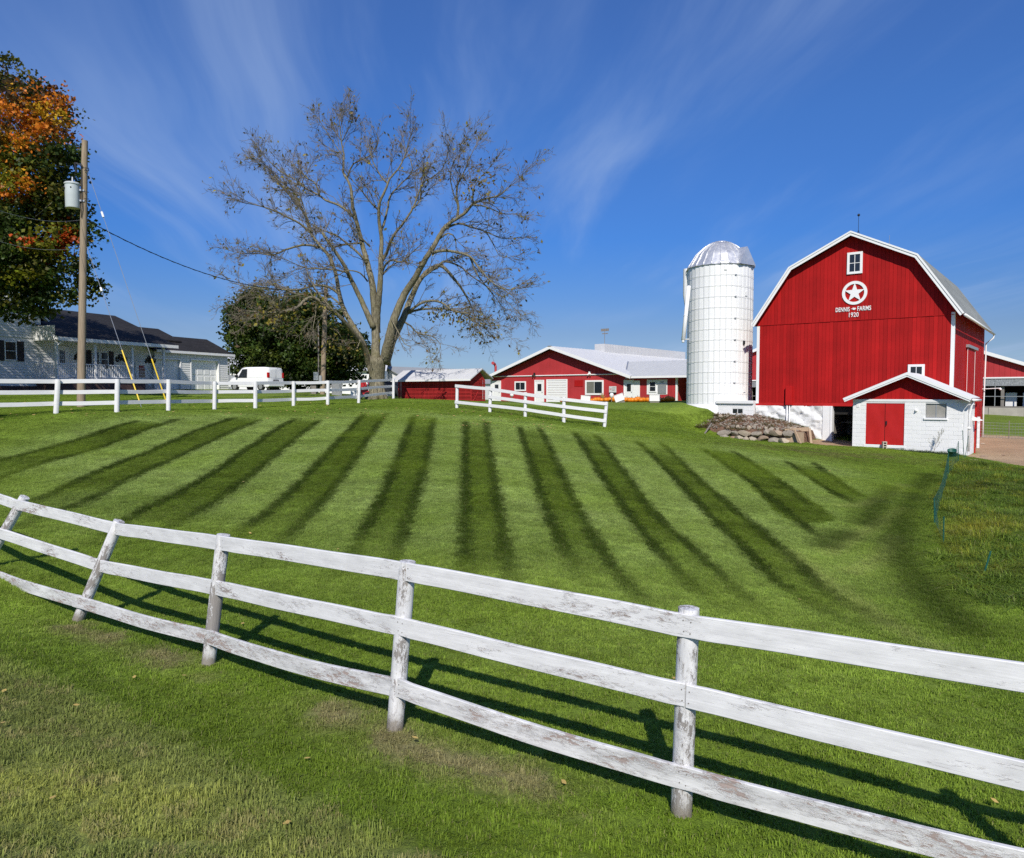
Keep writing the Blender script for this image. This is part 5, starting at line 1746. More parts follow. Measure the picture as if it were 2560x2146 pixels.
# main wall behind the porch, left wing and garage front
WR = lambda s: 4.40+.84*(.9-s)              # wing rake height above ground
lap_wall(house, -9.5, .5, .2, 3.2, 2.0, name='siding')
lap_wall(house, -9.5, .5, 3.2, 8.6, 2.0, name='gable_siding', tops=lambda z: (-8.9+(z-4.4)/.84 if z > 4.4 else -9.5, .9-(z-4.40)/.84 if z > 4.74 else .5))
MB().prism([(-9.5, 0), (.5, 0), (.5, 4.6), (-4, 8.4), (-9.5, 4.4)], 2.01, 2.2).build('wall_core', M_siding, house)
lap_wall(house, .5, 9.0, .2, 3.3, 2.0)
MB().box2(.5, 9.2, 2.01, 2.2, 0, 3.4).build('wall_core', M_siding, house)
lap_wall(house, 2.0, 3.6, 3.3, 4.9, .5, name='wing_side_siding', axis='y', flip=1)
MB().box2(.3, .499, 2.2, 9, 3.0, 4.6).build('wing_side_wall', M_siding, house)
MB().bbox2(.40, .53, 1.96, 2.0, 3.9, 4.6).build('corner_trim', M_whitetrim, house)
# foundation, deck
mbrick, t = newmat('dark_brick')
bk = t.n('ShaderNodeTexBrick'); bk.inputs['Scale'].default_value = 4.5
bk.inputs['Color1'].default_value = (.10, .045, .035, 1); bk.inputs['Color2'].default_value = (.07, .035, .03, 1); bk.inputs['Mortar'].default_value = (.16, .14, .13, 1)
mp_ = t.n('ShaderNodeMapping'); mp_.inputs['Rotation'].default_value = (R_(90), 0, 0)
t.l(t.coord('Object'), mp_.inputs['Vector']); t.l(mp_.outputs[0], bk.inputs['Vector'])
t.out(bk.outputs['Color'], .85)
MB().box2(.15, 6.6, .05, 2.0, -.8, DK-.12).box2(-9.5, .15, 1.9, 2.0, -.8, .2).build('foundation', mbrick, house)
MB().box2(.05, 6.75, -.05, 2.0, DK-.12, DK).build('porch_deck', M_whitetrim, house)
for k in range(4): MB().box2(6.75+k*.28, 7.03+k*.28, .2, 1.6, -.6, DK-.14-(k+1)*.14+.0).build('step', M_concrete, house)
# porch posts, beam, ceiling
for s_ in (0.15, 2.81, 5.63, 8.27):
    MB().box2(s_-.07, s_+.07, .02, .16, DK if s_ < 6.7 else -.2, 3.05).build('porch_post', M_whitetrim, house)
MB().box2(.02, 8.95, .0, .18, 3.05, 3.28).build('porch_beam', M_whitetrim, house)
MB().box2(.02, 8.95, .18, 2.0, 3.12, 3.2).build('porch_ceiling', M_siding, house)
# railings
def railing(parent, p, q, nbal):
    r = MB()
    r.beam((p[0], p[1], DK+.92), (q[0], q[1], DK+.92), .07, .05); r.beam((p[0], p[1], DK+.12), (q[0], q[1], DK+.12), .05, .05)
    ro_ = r.build('porch_railing', M_whitetrim, parent)
    b = MB()
    for i in range(1, nbal):
        x = p[0]+(q[0]-p[0])*i/nbal; y = p[1]+(q[1]-p[1])*i/nbal
        b.box2(x-.018, x+.018, y-.018, y+.018, DK+.145, DK+.895)
    b.build('balusters', M_whitetrim, ro_, kind='stuff')
railing(house, (.10, 1.95), (.10, .12), 14)
railing(house, (.24, .09), (2.72, .09), 19); railing(house, (2.90, .09), (5.54, .09), 20)
MB().beam((6.7, .2, DK+.92), (7.85, .2, .45), .06, .05).box2(7.82, 7.94, .14, .26, -.2, .85).build('stair_rail', M_whitetrim, house)
# roofs (y,z profile along x)
def xroof(parent, name, a, b, x0, x1, th, mat):
    m = MB(); p = [Vector((x0, a[0], a[1])), Vector((x1, a[0], a[1])), Vector((x1, b[0], b[1])), Vector((x0, b[0], b[1]))]
    t_ = Vector((0, 0, -th))
    if a[0] > b[0]: p.reverse()
    m.poly(p); m.poly([q+t_ for q in reversed(p)])
    for i in range(4): m.poly([p[i], p[i]+t_, p[(i+1) % 4]+t_, p[(i+1) % 4]])
    return m.build(name, mat, parent)
xroof(house, 'porch_roof', (-.30, 3.22), (6.04, 5.66), 0.0, 9.24, .10, M_shingle_dark)
xroof(house, 'rear_roof', (12.3, 3.22), (6.04, 5.66), 0.0, 9.24, .10, M_shingle_dark)
xroof(house, 'garage_roof', (1.52, 2.97), (4.5, 4.33), 8.6, 16.8, .10, M_shingle_dark)
xroof(house, 'garage_rear_roof', (7.6, 2.93), (4.5, 4.33), 8.6, 16.8, .10, M_shingle_dark)
xroof(house, 'hall_roof', (3.2, 3.9), (5.7, 4.95), 8.6, 12.9, .10, M_shingle_dark)
xroof(house, 'hall_rear_roof', (8.5, 3.8), (5.7, 4.95), 8.6, 12.9, .10, M_shingle_dark)
MB().box2(0, 9.24, -.34, -.302, 3.02, 3.24).build('gutter', M_whitetrim, house)
MB().box2(8.95, 16.85, 1.48, 1.518, 2.80, 2.99).build('gutter', M_whitetrim, house)
# end boards of the porch roof and the wing rake
MB().poly([(-.02, -.32, 3.02), (-.02, -.32, 3.24), (-.02, 2.0, 4.13), (-.02, 2.0, 3.88)]).box2(-.02, .02, -.32, -.28, 3.0, 3.24).build('porch_rake', M_whitetrim, house)
lap_wall(house, .0, 2.0, 3.1, 4.0, .06, name='porch_gable_siding', axis='y', flip=-1)
pg = MB(); pg.poly([(.03, .0, 3.05), (.03, 2.0, 3.05), (.03, 2.0, 3.95), (.03, .0, 3.2)]); pg.build('porch_gable', M_siding, house)
wr = MB()
wr.beam((.95, 1.85, 4.36), (-4.0, 1.85, 8.52), .30, .20); wr.beam((-8.95, 1.85, 4.36), (-4.0, 1.85, 8.52), .30, .20)
wr.build('wing_rake', M_whitetrim, house)
for (xa, xb) in ((.95, -4.0), (-8.95, -4.0)):
    wm = MB(); p = [Vector((xa, 1.68, 4.47)), Vector((xb, 1.68, 8.63)), Vector((xb, 10, 8.63)), Vector((xa, 10, 4.47))]
    if xa > xb: p.reverse()
    wm.poly(p); wm.poly([q-Vector((0, 0, .1)) for q in reversed(p)])
    for i in range(4): wm.poly([p[i], p[i]-Vector((0, 0, .1)), p[(i+1) % 4]-Vector((0, 0, .1)), p[(i+1) % 4]])
    wm.build('wing_roof', M_shingle_dark, house)
# garage walls
g1, g2 = (9.0, 11.35, 0, 2.3), (12.45, 15.25, 0, 2.35)
lap_wall(house, 9.0, 16.3, .1, 2.95, 1.8, holes=((g1[0]-.1, g1[1]+.1, 0, 2.4), (g2[0]-.15, g2[1]+.15, 0, 2.5)))
MB().box2(9.0, g1[0]+.01, 1.81, 2.0, -.4, 3.0).box2(g1[1], g2[0], 1.81, 2.0, -.4, 3.0).box2(g2[1], 16.3, 1.81, 2.0, -.4, 3.0).box2(g1[0], g1[1], 1.81, 2.0, 2.3, 3.0).box2(g2[0], g2[1], 1.81, 2.0, 2.35, 3.0).build('wall_core', M_siding, house)
gp_ = MB(); gp_.poly([(16.3, 1.8, -.4), (16.3, 7.2, -.4), (16.3, 7.2, 2.9), (16.3, 4.5, 4.2), (16.3, 1.8, 2.95)]); gp_.build('garage_end_wall', M_siding, house)
for (a, b, z0, z1), cols in ((g1, 4), (g2, 4)):
    MB().bbox2(a-.10, a, 1.74, 1.82, z0-.3, z1+.12).bbox2(b, b+.10, 1.74, 1.82, z0-.3, z1+.12).bbox2(a, b, 1.74, 1.82, z1, z1+.12).build('garage_door_frame', M_whitetrim, house)
    gd = MB().box2(a, b, 1.98, 2.05, z0-.3, z1).build('garage_door', M_whitetrim, house)
    for r in range(4):
        for c in range(cols):
            w = (b-a)/cols; h = (z1-z0)/4
            MB().bbox2(a+c*w+.08, a+(c+1)*w-.08, 1.962, 1.98, z0+r*h+.07, z0+(r+1)*h-.07, .012).build('door_panel', M_whitetrim, gd)
MB().box2(10.2, 10.28, 1.70, 1.78, 2.62, 2.70).build('garage_lamp', M_whitetrim, house)
# doors and windows on the porch
def house_door(x0, x1, y, z0, z1, rows=3):
    f = MB().bbox2(x0-.1, x0, y-.05, y+.02, z0, z1+.1).bbox2(x1, x1+.1, y-.05, y+.02, z0, z1+.1).bbox2(x0, x1, y-.05, y+.02, z1, z1+.1).build('door_frame', M_whitetrim, house)
    d_ = MB().bbox2(x0, x1, y-.035, y+.02, z0, z1).build('door', M_whitetrim, house)
    w = (x1-x0-.36)/3; h = (z1-z0)*.44/rows
    for i in range(3):
        for j in range(rows):
            MB().box2(x0+.18+i*w+.012, x0+.18+(i+1)*w-.012, y-.042, y-.034, z0+(z1-z0)*.48+j*h+.012, z0+(z1-z0)*.48+(j+1)*h-.012).build('pane', M_glass, d_)
    MB().tube([(x1-.08, y-.09, z0+.95), (x1-.08, y-.03, z0+.95)], .025, 8).build('handle', M_steel, d_)
house_door(1.50, 2.25, 1.94, DK, DK+2.0)
house_door(7.52, 8.42, 1.94, -.1, 1.95, 4)
def shutters(x0, x1, z0, z1, y, w=.42):
    for (a, b) in ((x0-w, x0-.01), (x1+.01, x1+w)):
        s_ = MB().bbox2(a, b, y-.045, y-.024, z0, z1, .008).build('shutter', M_black, house)
        l_ = MB()
        for k in range(14):
            z = z0+.08+k*(z1-z0-.16)/14
            l_.box2(a+.05, b-.05, y-.055, y-.045, z, z+.05)
        l_.build('louvres', M_black, s_, kind='stuff')
window(house, 4.0, 4.62, 1.55, 2.62, 1.94, .07, 1, 2); window(house, 4.66, 5.28, 1.55, 2.62, 1.94, .07, 1, 2); shutters(4.0, 5.28, 1.5, 2.66, 1.97)
window(house, -1.80, -1.06, 1.75, 2.92, 1.94, .06, 1, 2); shutters(-1.80, -1.06, 1.72, 2.95, 1.97, .46)
MB().tube([(.3, -.36, 3.05), (.3, -.2, 2.95), (.12, -.05, 2.7), (.08, -.05, .5)], .045, 6).build('downspout', M_whitetrim, house)
MB().tube([(16.7, 1.36, 2.8), (16.42, 1.7, 2.35), (16.38, 1.72, -.1)], .045, 6).build('downspout', M_alu, house)
def hloc(x, y, z): p = HA+HX*x+HY*y; return Vector((p.x, p.y, HA.z+z))
# hanging baskets
M_bask = simple('basket_foliage', (.045, .035, .018), .7, 0, .5, 9, 0)
for k, (s_, nm) in enumerate(((1.95, 'hanging basket of dark plants just left of the utility pole on the porch'), (5.0, 'hanging basket of dark plants over the porch window shutters'), (7.35, 'hanging basket of dark plants above the garage side porch door'))):
    b = thing('hanging_basket', nm, 'hanging basket', hloc(s_, .35, 2.2), 0, 'hanging baskets under the porch eave')
    MB().lathe([(.03, -.2), (.17, -.12), (.2, 0), (.0, .02)], 12).build('basket', M_oldwood, b, True)
    MB().tube([(.18, 0, 0), (0, 0, .85)], .006, 4).tube([(-.18, 0, 0), (0, 0, .85)], .006, 4).build('chain', M_black, b)
    fl = MB(); br = random.Random(40+k)
    for i in range(260):
        a = br.uniform(0, 6.28); r = .36*br.random()**.5; z = br.uniform(-.22, .24)*(1-r) - (.15 if r > .25 else 0)
        c_ = Vector((r*math.cos(a), r*math.sin(a), z)); u = Vector((br.uniform(-1, 1), br.uniform(-1, 1), br.uniform(-1, 1))).normalized()*.06; w = u.orthogonal().normalized()*.04
        fl.poly([c_-u, c_+w, c_+u, c_-w])
    fl.build('foliage', M_bask, b)
hk = hloc(2.45, -.9, 0); hk.z = gz(hk.x, hk.y)
so = thing('shepherd_hook', 'thin black shepherd hook with small bird feeder before the porch', 'garden hook', hk)
MB().tube([(0, 0, -.2), (0, 0, 1.75), (.08, .05, 1.9), (.2, .1, 1.92), (.28, .15, 1.8), (.28, .15, 1.7)], .014, 6).build('hook', M_black, so)
MB().lathe([(0, 1.7), (.14, 1.58), (.07, 1.57), (.07, 1.42), (.13, 1.4), (0, 1.38)], 10, (.28, .15, 0)).build('feeder', M_oldwood, so)

# ------------------------------------------------------------------ utility poles and wires
def U(px, py, Y): return P(px, py, Y)
pb_, ptp = U(202.5, 1017, 35), U(212, 352, 35)
pole = thing('utility_pole', 'tall weathered wooden utility pole with grey transformer can before the house', 'utility pole', pb_)
rp = lambda v: Vector(v)-Vector(pb_)
pm = MB(); d_ = ptp-pb_
pm.tube([Vector((0, 0, -.5))]+[d_*k/8 for k in range(9)], [.19]+[.185-.055*k/8 for k in range(9)], 14)
pm.build('pole_shaft', M_pole, pole, True, auto=50)
tc_ = rp(U(181, 490, 34.75))
M_can = simple('grey_transformer_paint', (.50, .54, .54), .35, 0, .05, 3, .02)
tr = MB().lathe([(0, -.56), (.29, -.56), (.305, -.50), (.305, .50), (.335, .51), (.335, .56), (.29, .60), (.0, .66)], 22, tuple(tc_)).build('transformer', M_can, pole, True, auto=40)
MB().tube([tc_+Vector((.05, -.05, .62)), tc_+Vector((.05, -.05, .85))], [.05, .03], 8).build('bushing', M_alu, tr)
for z in (.28, -.2): MB().beam(tc_+Vector((.25, .05, z)), tc_+Vector((.47, .15, z)), .1, .08).build('bracket', M_alu, tr)
for dx in (-.22, .1): MB().tube([tc_+Vector((dx, -.22, .30)), tc_+Vector((dx, -.30, .33))], .035, 6).build('terminal', M_black, tr)
hw = MB()
cu1 = rp(U(206, 415, 34.8))
hw.beam(cu1, cu1+Vector((-.25, -.1, .1)), .06, .06).tube([cu1+Vector((-.28, -.1, .12)), cu1+Vector((-.22, -.1, -.35))], .05, 6).tube([cu1+Vector((-.3, -.1, -.3)), cu1+Vector((-.3, -.1, -.75))], .012, 4)
hw.beam(rp(U(205, 362, 34.9)), rp(U(178, 365, 34.6)), .025, .025)
for py in (420, 427, 480, 497): hw.beam(rp(U(211, py, 34.85)), rp(U(222, py+1, 34.85)), .03, .03)
hw.tube([rp(U(203, 410, 34.8)), rp(U(205, 520, 34.78)), rp(U(203, 545, 34.8))], .02, 5)
hw.build('pole_hardware', M_black, pole)
def cable(name, label, cat, a, b, sag, r, mat, n=24, group=None, twist=None):
    a, b = Vector(a), Vector(b)
    m = MB()
    pts = [a.lerp(b, k/n)-Vector((0, 0, sag*4*(k/n)*(1-k/n))) for k in range(n+1)]
    m.tube(pts, r, 5)
    if twist:
        q = []
        for k in range(n*6+1):
            f = k/(n*6); p = a.lerp(b, f)-Vector((0, 0, sag*4*f*(1-f)))
            q.append(p+Vector((math.cos(k*.9), 0, math.sin(k*.9)))*twist)
        m.tube(q, r*.7, 4)
    o = m.build(name, mat)
    return tag(o, label, cat, group)
p2b, p2t = U(806, 990, 55), U(815, 712, 55)
cable('service_cable', 'twisted black service cable sagging from the transformer pole to the far pole', 'cable', U(220, 553, 34.9), U(814, 722, 55), 1.15, .022, M_black, 30, None, .02)
for (x0, y0, x1, y1, nm) in ((-30, 517, 203, 550, 'upper thin wire crossing the orange maple to the pole'), (-30, 595, 201, 619, 'lower thin wire crossing the orange maple to the pole')):
    cable('power_wire', nm, 'wire', U(x0, y0, 27), U(x1, y1, 34.9), .25, .006, M_alu, 14)
M_yellow = simple('yellow_plastic_guard', (.75, .52, .02), .4, 0, .06, 3, .02)
for (tx, ty, ix, iy, gx_, gy_, bx_, by_, Yb, nm) in ((217, 618, 251, 726, 307, 875, 354, 1012, 33.0, 'left guy wire of the pole with bright yellow guard tube'), (218, 424, 252, 536, 375, 893, 420, 1012, 34.5, 'right guy wire of the pole with yellow guard tube')):
    b_ = U(bx_, by_, Yb); t_ = U(tx, ty, 34.95)
    b_.z = gz(b_.x, b_.y)-.02
    gw = thing('guy_wire', nm, 'guy wire', b_, 0, 'guy wires of the transformer pole')
    L = t_-b_
    MB().tube([(0, 0, 0), L], .012, 5).build('wire', M_alu, gw)
    f = (by_-gy_)/(by_-ty)
    MB().tube([L*.03, L*f], .031, 8).build('guard', M_yellow, gw)
    f2 = (by_-iy)/(by_-ty)
    MB().tube([L*(f2-.01), L*(f2+.012)], .05, 8).build('insulator', M_whitetrim, gw)
pole2 = thing('utility_pole', 'second bare wooden pole with meter boxes in front of the dark round tree', 'utility pole', p2b)
d2_ = p2t-p2b
MB().tube([Vector((0, 0, -.4))]+[d2_*k/6 for k in range(7)], [.21]+[.20-.05*k/6 for k in range(7)], 12).build('pole_shaft', M_pole, pole2, True)
MB().tube([Vector((-.24, -.12, .9)), Vector((-.2, -.1, 5.6))], .05, 6).build('riser_pipe', M_oldwood, pole2)
MB().bbox2(-.55, -.20, -.35, -.12, 1.15, 1.75).box2(-.15, .05, -.4, -.2, .9, 1.5).build('meter_box', M_alu, pole2)
MB().bbox2(-.75, -.35, -.45, -.05, -.3, .75).build('pedestal', M_oldwood, pole2)

# ------------------------------------------------------------------ white van
vp = U(640, 983, 60); vp.z = gz(vp.x, vp.y)
hv = Vector((-.908, .421, 0))
M_vanp = simple('white_car_paint', (.82, .83, .84), .22, 0, .02, 2, 0, spec=.5)
van = thing('delivery_van', 'white panel van parked behind the fence near the garage', 'van', vp, math.atan2(hv.y, hv.x))
VW = .90
def loft(secs):
    """sections: list of (x, [(y,z)...]) closed loops of equal length"""
    m = MB(); k = len(secs[0][1])
    for x, l in secs:
        for y, z in l: m.v.append((x, y, z))
    for i in range(len(secs)-1):
        for j in range(k):
            q = (j+1) % k
            m.f.append((i*k+j, (i+1)*k+j, (i+1)*k+q, i*k+q))
    m.f.append(tuple(range(k))); m.f.append(tuple((len(secs)-1)*k+j for j in reversed(range(k))))
    return m
def vsec(h, w, wt, z0=.30):
    zb = .95
    if h < 1.15: zb = h*.75
    return [(-w, z0), (-w*1.02, zb*.6), (-w, zb), (-wt, h-.10), (-wt*.85, h), (wt*.85, h), (wt, h-.10), (w, zb), (w*1.02, zb*.6), (w, z0)]
vb_ = loft([(-2.10, vsec(1.70, .84, .70)), (-2.06, vsec(1.80, .88, .76)), (-1.6, vsec(1.86, .90, .79)), (.3, vsec(1.87, .90, .79)), (.75, vsec(1.82, .90, .77)), (1.42, vsec(1.15, .89, .80)), (1.95, vsec(1.02, .86, .74)), (2.15, vsec(.82, .80, .7)), (2.2, vsec(.6, .76, .66))])
vb_.build('body', M_vanp, van, True, auto=35)
ws_ = MB(); ws_.poly([(.80, -.70, 1.74), (1.40, -.76, 1.16), (1.40, .76, 1.16), (.80, .70, 1.74)])
ws_.v = [(x+.02, y, z+.015) for x, y, z in ws_.v]; ws_.build('windscreen', M_glass, van)
for s_ in (1, -1):
    sw_ = MB(); pts = [(.05, .905*s_, 1.02), (1.02, .895*s_, 1.02), (.62, .80*s_, 1.70), (.10, .80*s_, 1.72)]
    pts = [(x, y+.012*s_, z) for x, y, z in pts]
    if s_ < 0: pts.reverse()
    sw_.poly(pts); sw_.build('side_window', M_glass, van)
    MB().box2(1.0, 1.16, .9*s_, 1.1*s_, 1.05, 1.25).build('mirror', M_black, van)
    MB().box2(-.55, 1.0, .905*s_, .925*s_, .50, .56).build('side_moulding', M_black, van)
    tl = MB().box2(-2.12, -2.0, .70*s_, .885*s_, 1.02, 1.42).build('tail_light', simple('red_lens%d' % (s_+2), (.5, .01, .01), .2), van)
    for x0, x1 in ((-1.55, -.72), (-.66, .0)):
        k = MB(); n = 0
        pts = [(x0, .888*s_, 1.05), (x1, .888*s_, 1.05), (x1-.06, .815*s_, 1.66), (x0+.05, .815*s_, 1.66)]
        pts = [(x, y+.01*s_, z) for x, y, z in pts]
        if s_ < 0: pts.reverse()
        k.poly(pts); k.build('side_panel', M_vanp, van)
    for x in (-1.35, 1.38):
        wh = MB().tube([(x, .70*s_, .31), (x, .915*s_, .31)], .315, 18).build('wheel', M_black, van)
        MB().tube([(x, .915*s_, .31), (x, .925*s_, .31)], .20, 14).build('hubcap', M_alu, wh)
        ar_ = MB().lathe([(.40, 0), (.34, 0)], 10, (0, 0, 0), 0, math.pi)
        ar_.v = [(x+vx, .912*s_, .31+vy) for vx, vy, vz in ar_.v]; ar_.build('wheel_arch', M_black, van)
MB().bbox2(-2.2, -1.98, -.84, .84, .36, .62).build('rear_bumper', M_vanp, van)
MB().box2(-2.135, -2.11, -.28, .28, .66, .86).build('number_plate_recess', M_black, van)
MB().box2(-2.145, -2.135, -.22, .22, .69, .82).build('number_plate', M_alu, van)
MB().box2(-2.115, -2.10, -.012, .012, .64, 1.70).build('door_seam', M_alu, van)
for s_ in (1, -1):
    k = MB(); pts = [(-2.112, .06*s_, 1.0), (-2.112, .66*s_, 1.0), (-2.10, .6*s_, 1.62), (-2.10, .06*s_, 1.62)]
    if s_ > 0: pts.reverse()
    k.poly(pts); k.build('rear_door_panel', M_vanp, van)
# things half hidden behind the fence
rv = U(905, 984, 53); rv.z = gz(rv.x, rv.y)
M_tract = simple('red_machine_paint', (.42, .02, .025), .35, 0, .06, 3, .02)
wg = thing('feed_cart', 'small red farm cart with white frame post left of the bare tree trunk', 'farm cart', rv)
MB().prism([(-.15, .25), (.55, .25), (.75, .9), (.35, 1.25), (-.1, 1.1)], -.5, .5).build('body', M_tract, wg)
for x in (-.05, .5): MB().tube([(x, -.62, .25), (x, -.5, .25)], .25, 14).build('wheel', M_black, wg)
MB().beam((.78, -.55, .1), (.40, -.55, 1.35), .08, .08).beam((.78, -.55, .1), (.78, -.55, .7), .08, .08).build('frame', M_whitetrim, wg)
MB().bbox2(-.65, -.2, -.75, -.5, .0, .72).build('water_box', M_whitetrim, wg)
kv = U(960, 975, 62); kv.z = gz(kv.x, kv.y)
M_darkcar = simple('dark_grey_car_paint', (.05, .055, .06), .25, .3, .05, 3, 0)
car = thing('parked_car', 'dark car roof glimpsed between the bare trunk and the fence corner', 'car', kv, R_(200))
loft([(-1.9, vsec(1.0, .8, .7)), (-1.7, vsec(1.12, .85, .72)), (-1.1, vsec(1.48, .86, .66)), (.2, vsec(1.52, .86, .66)), (1.1, vsec(1.02, .85, .74)), (1.95, vsec(.85, .8, .7)), (2.1, vsec(.6, .75, .65))]).build('body', M_darkcar, car, True, auto=35)
for s_ in (1, -1):
    k = MB(); pts = [(-1.15, .80*s_, 1.0), (.75, .84*s_, 1.0), (.2, .69*s_, 1.45), (-.95, .69*s_, 1.43)]
    pts = [(x, y+.02*s_, z) for x, y, z in pts]
    if s_ < 0: pts.reverse()
    k.poly(pts); k.build('side_window', M_glass, car)
    for x in (-1.2, 1.25): MB().tube([(x, .65*s_, .32), (x, .87*s_, .32)], .32, 16).build('wheel', M_black, car)
pn = U(842, 986, 56); pn.z = gz(pn.x, pn.y)
st_ = thing('stock_panel', 'grey corrugated metal panel leaning behind the fence beside the second pole', 'metal panel', pn, R_(-8))
MB().box2(-.4, .4, 0, .04, -.2, 1.05).build('sheet', M_alu, st_)
rb = MB()
for i in range(8): rb.box2(-.38+i*.1, -.33+i*.1, -.025, 0, -.2, 1.05)
rb.build('ribs', M_alu, st_, kind='stuff')

# ------------------------------------------------------------------ pumpkins and boxes before the red building
M_pump = simple('pumpkin_skin', (.72, .215, .008), .42, 0, .14, 2.5, .04, rand=.10)
M_stem = simple('pumpkin_stem', (.16, .14, .05), .8, 0, .3, 8, .2)
pme = MB(); NL = 12; res = NL*3
pf = []
for i in range(11):
    t_ = -math.pi/2+math.pi*i/10
    pf.append((math.cos(t_), .40*math.sin(t_)))
for (r, z) in pf:
    for k in range(res):
        a = 2*math.pi*k/res
        q = r*.5*(1-.07*(1-abs(math.sin(a*NL/2)))**2)
        dz = -.06*math.exp(-(r/.35)**2) if z > 0 else .05*math.exp(-(r/.35)**2)
        pme.v.append((q*math.cos(a), q*math.sin(a), z+.38+dz))
for i in range(10):
    for k in range(res):
        j = (k+1) % res
        pme.f.append((i*res+k, i*res+j, (i+1)*res+j, (i+1)*res+k))
pmesh = pme.mesh('pumpkin_body', M_pump, True)
smesh = MB().tube([(0, 0, .68), (.01, 0, .80), (.06, .02, .90)], [.06, .04, .045], 6).mesh('pumpkin_stem', M_stem, True)
prn = random.Random(31)
spots = []
for x in [1405, 1413, 1419, 1427]: spots.append((x, 1003, 59.5, .8))
for x in [1470, 1477, 1484, 1489, 1496, 1503, 1509]: spots.append((x, 1003.5, 60.5, .85))
for x in [1515, 1524, 1533, 1540]: spots.append((x, 1004.5, 59.5, 1.0))
for x in [1566, 1573, 1580.5, 1588, 1594, 1601, 1607, 1614, 1620]: spots.append((x+prn.uniform(-1, 1), 1004.5+prn.uniform(-.8, .8), 59+prn.uniform(-.5, .5), 1.0))
for x in [1569, 1578, 1591, 1598, 1605, 1612, 1622]: spots.append((x, 1002, 60.4, .9))
for x, y, s_ in [(1651, 1003.5, .95), (1658.5, 1003.5, 1.0), (1665, 1002, .9), (1670.5, 1005, 1.12), (1680, 1004, 1.05), (1674, 1002, .95)]: spots.append((x, y, 58.5 if y > 1003 else 60, s_))
ORD = 'first second third fourth fifth sixth seventh eighth ninth tenth'.split()
def prow(px, Y):
    if px > 1645: return 'in the pile right of the upright white box'
    if px > 1560: return ('in the front row' if Y < 59.8 else 'in the back row')+' between the two white boxes'
    if px > 1510: return 'in the row left of the tilted white box'
    if px > 1450: return 'in the row under the wide window'
    return 'below the white overhead door'
spots = [(x, y, Y, s_) for x, y, Y, s_ in sorted(spots)]
seen = {}
for i, (px, py, Y, s_) in enumerate(spots):
    q = U(px, py, Y); q.z = gz(q.x, q.y)-.01
    s2 = s_*prn.uniform(.42, .52)
    rw = prow(px, Y); k_ = seen.get(rw, 0); seen[rw] = k_+1
    lab = 'orange pumpkin, %s from the left %s' % (ORD[k_], rw)
    grp = 'pumpkins lined up before the red building'
    th = thing('pumpkin', lab, 'pumpkin', q, prn.uniform(0, 6), grp)
    b = link('body', pmesh, th); b.scale = (s2*1.05, s2*1.05, s2*prn.uniform(.9, 1.2))
    k = link('stem', smesh, th); k.scale = b.scale
def wbox(px, py, Y, w, h, dpt, tilt, yaw, lab):
    q = U(px, py, Y); q.z = gz(q.x, q.y)
    o = thing('white_box', lab, 'box', q, RZ+yaw, 'white boxes among the pumpkins')
    M = Matrix.Rotation(tilt, 4, 'Y')
    for nm, mb, mt in (('box_body', MB().bbox2(-w/2, w/2, -dpt/2, dpt/2, .10, h+.06, .02), M_white), ('box_foot', MB().box2(-w/2+.05, w/2-.05, -dpt/2+.05, dpt/2, -.1, .10), M_oldwood), ('box_lid', MB().bbox2(-w/2-.015, w/2+.015, -dpt/2-.015, dpt/2+.02, h+.06, h+.10, .01), M_white)):
        mb.v = [tuple(M @ Vector(v)) for v in mb.v]
        mb.build(nm, mt, o)
wbox(1636, 1006, 57.0, .80, .52, .55, 0, .55, 'white box standing upright below the white hatch board')
wbox(1552, 1007, 57.0, .72, .56, .5, R_(-20), .5, 'white box tilted to one side before the white entrance door')
wbox(1463.5, 1003, 58.5, .74, .42, .5, R_(4), .5, 'low white box under the wide two pane window')
def on_red(px, py, out=.06):
    x = rx(px); z = rz_(px, py); p = ro+DX*x-DY*out
    return Vector((p.x, p.y, rel(-.75)+z))
sg = on_red(1532, 985, .04)
sign = thing('wall_sign', 'pale notice board with dark lower strip on the red wall right of the wide window', 'sign', sg, RZ)
MB().bbox2(-.37, .37, -.03, .03, .12, .68, .006).build('sign_board', simple('pale_sign_face', (.58, .58, .57), .5, 0, .05, 3, 0), sign)
MB().bbox2(-.37, .37, -.032, .03, .0, .115, .006).build('sign_strip', M_black, sign)
ln = MB()
for k in range(3): ln.box2(-.05, .30-.04*k, -.036, -.031, .52-k*.12, .56-k*.12)
ln.build('sign_text', M_oldwood, sign)
MB().box2(-.30, -.10, -.036, -.031, .36, .50).build('sign_mark', simple('faint_red_print', (.5, .3, .3), .6), sign)
ms = on_red(1655, 956, .08)
tag(MB().box2(-.13, .13, -.01, .01, -.05, .05).build('small_notice', M_alu, loc=ms), 'tiny grey notice above the grey hatch door', 'notice')
bpy.data.objects['small_notice'].rotation_euler = (0, 0, RZ)
og = U(1529, 1003, 58.6); og.z = gz(og.x, og.y)
orn = thing('yard_ornament', 'rounded white ornament on a stake among the pumpkins under the sign', 'garden ornament', og)
MB().tube([(0, 0, 0), (0, 0, .4)], .03, 6).build('stake', M_oldwood, orn)
MB().lathe([(0, .30), (.10, .34), (.12, .42), (.17, .5), (.16, .62), (.09, .70), (0, .72)], 14).build('head', M_white, orn, True)
gl = U(1279.5, 1003, 69); gl.z = gz(gl.x, gl.y)
glo = thing('yard_globe', 'pale round globe before the red wall below the left window', 'garden ornament', gl)
MB().tube([(0, 0, -.1), (0, 0, .45)], .05, 8).build('stem', M_oldwood, glo)
MB().lathe([(0.0, .42), (.1, .45), (.17, .55), (.17, .65), (.1, .76), (0, .79)], 14).build('globe', M_white, glo, True)
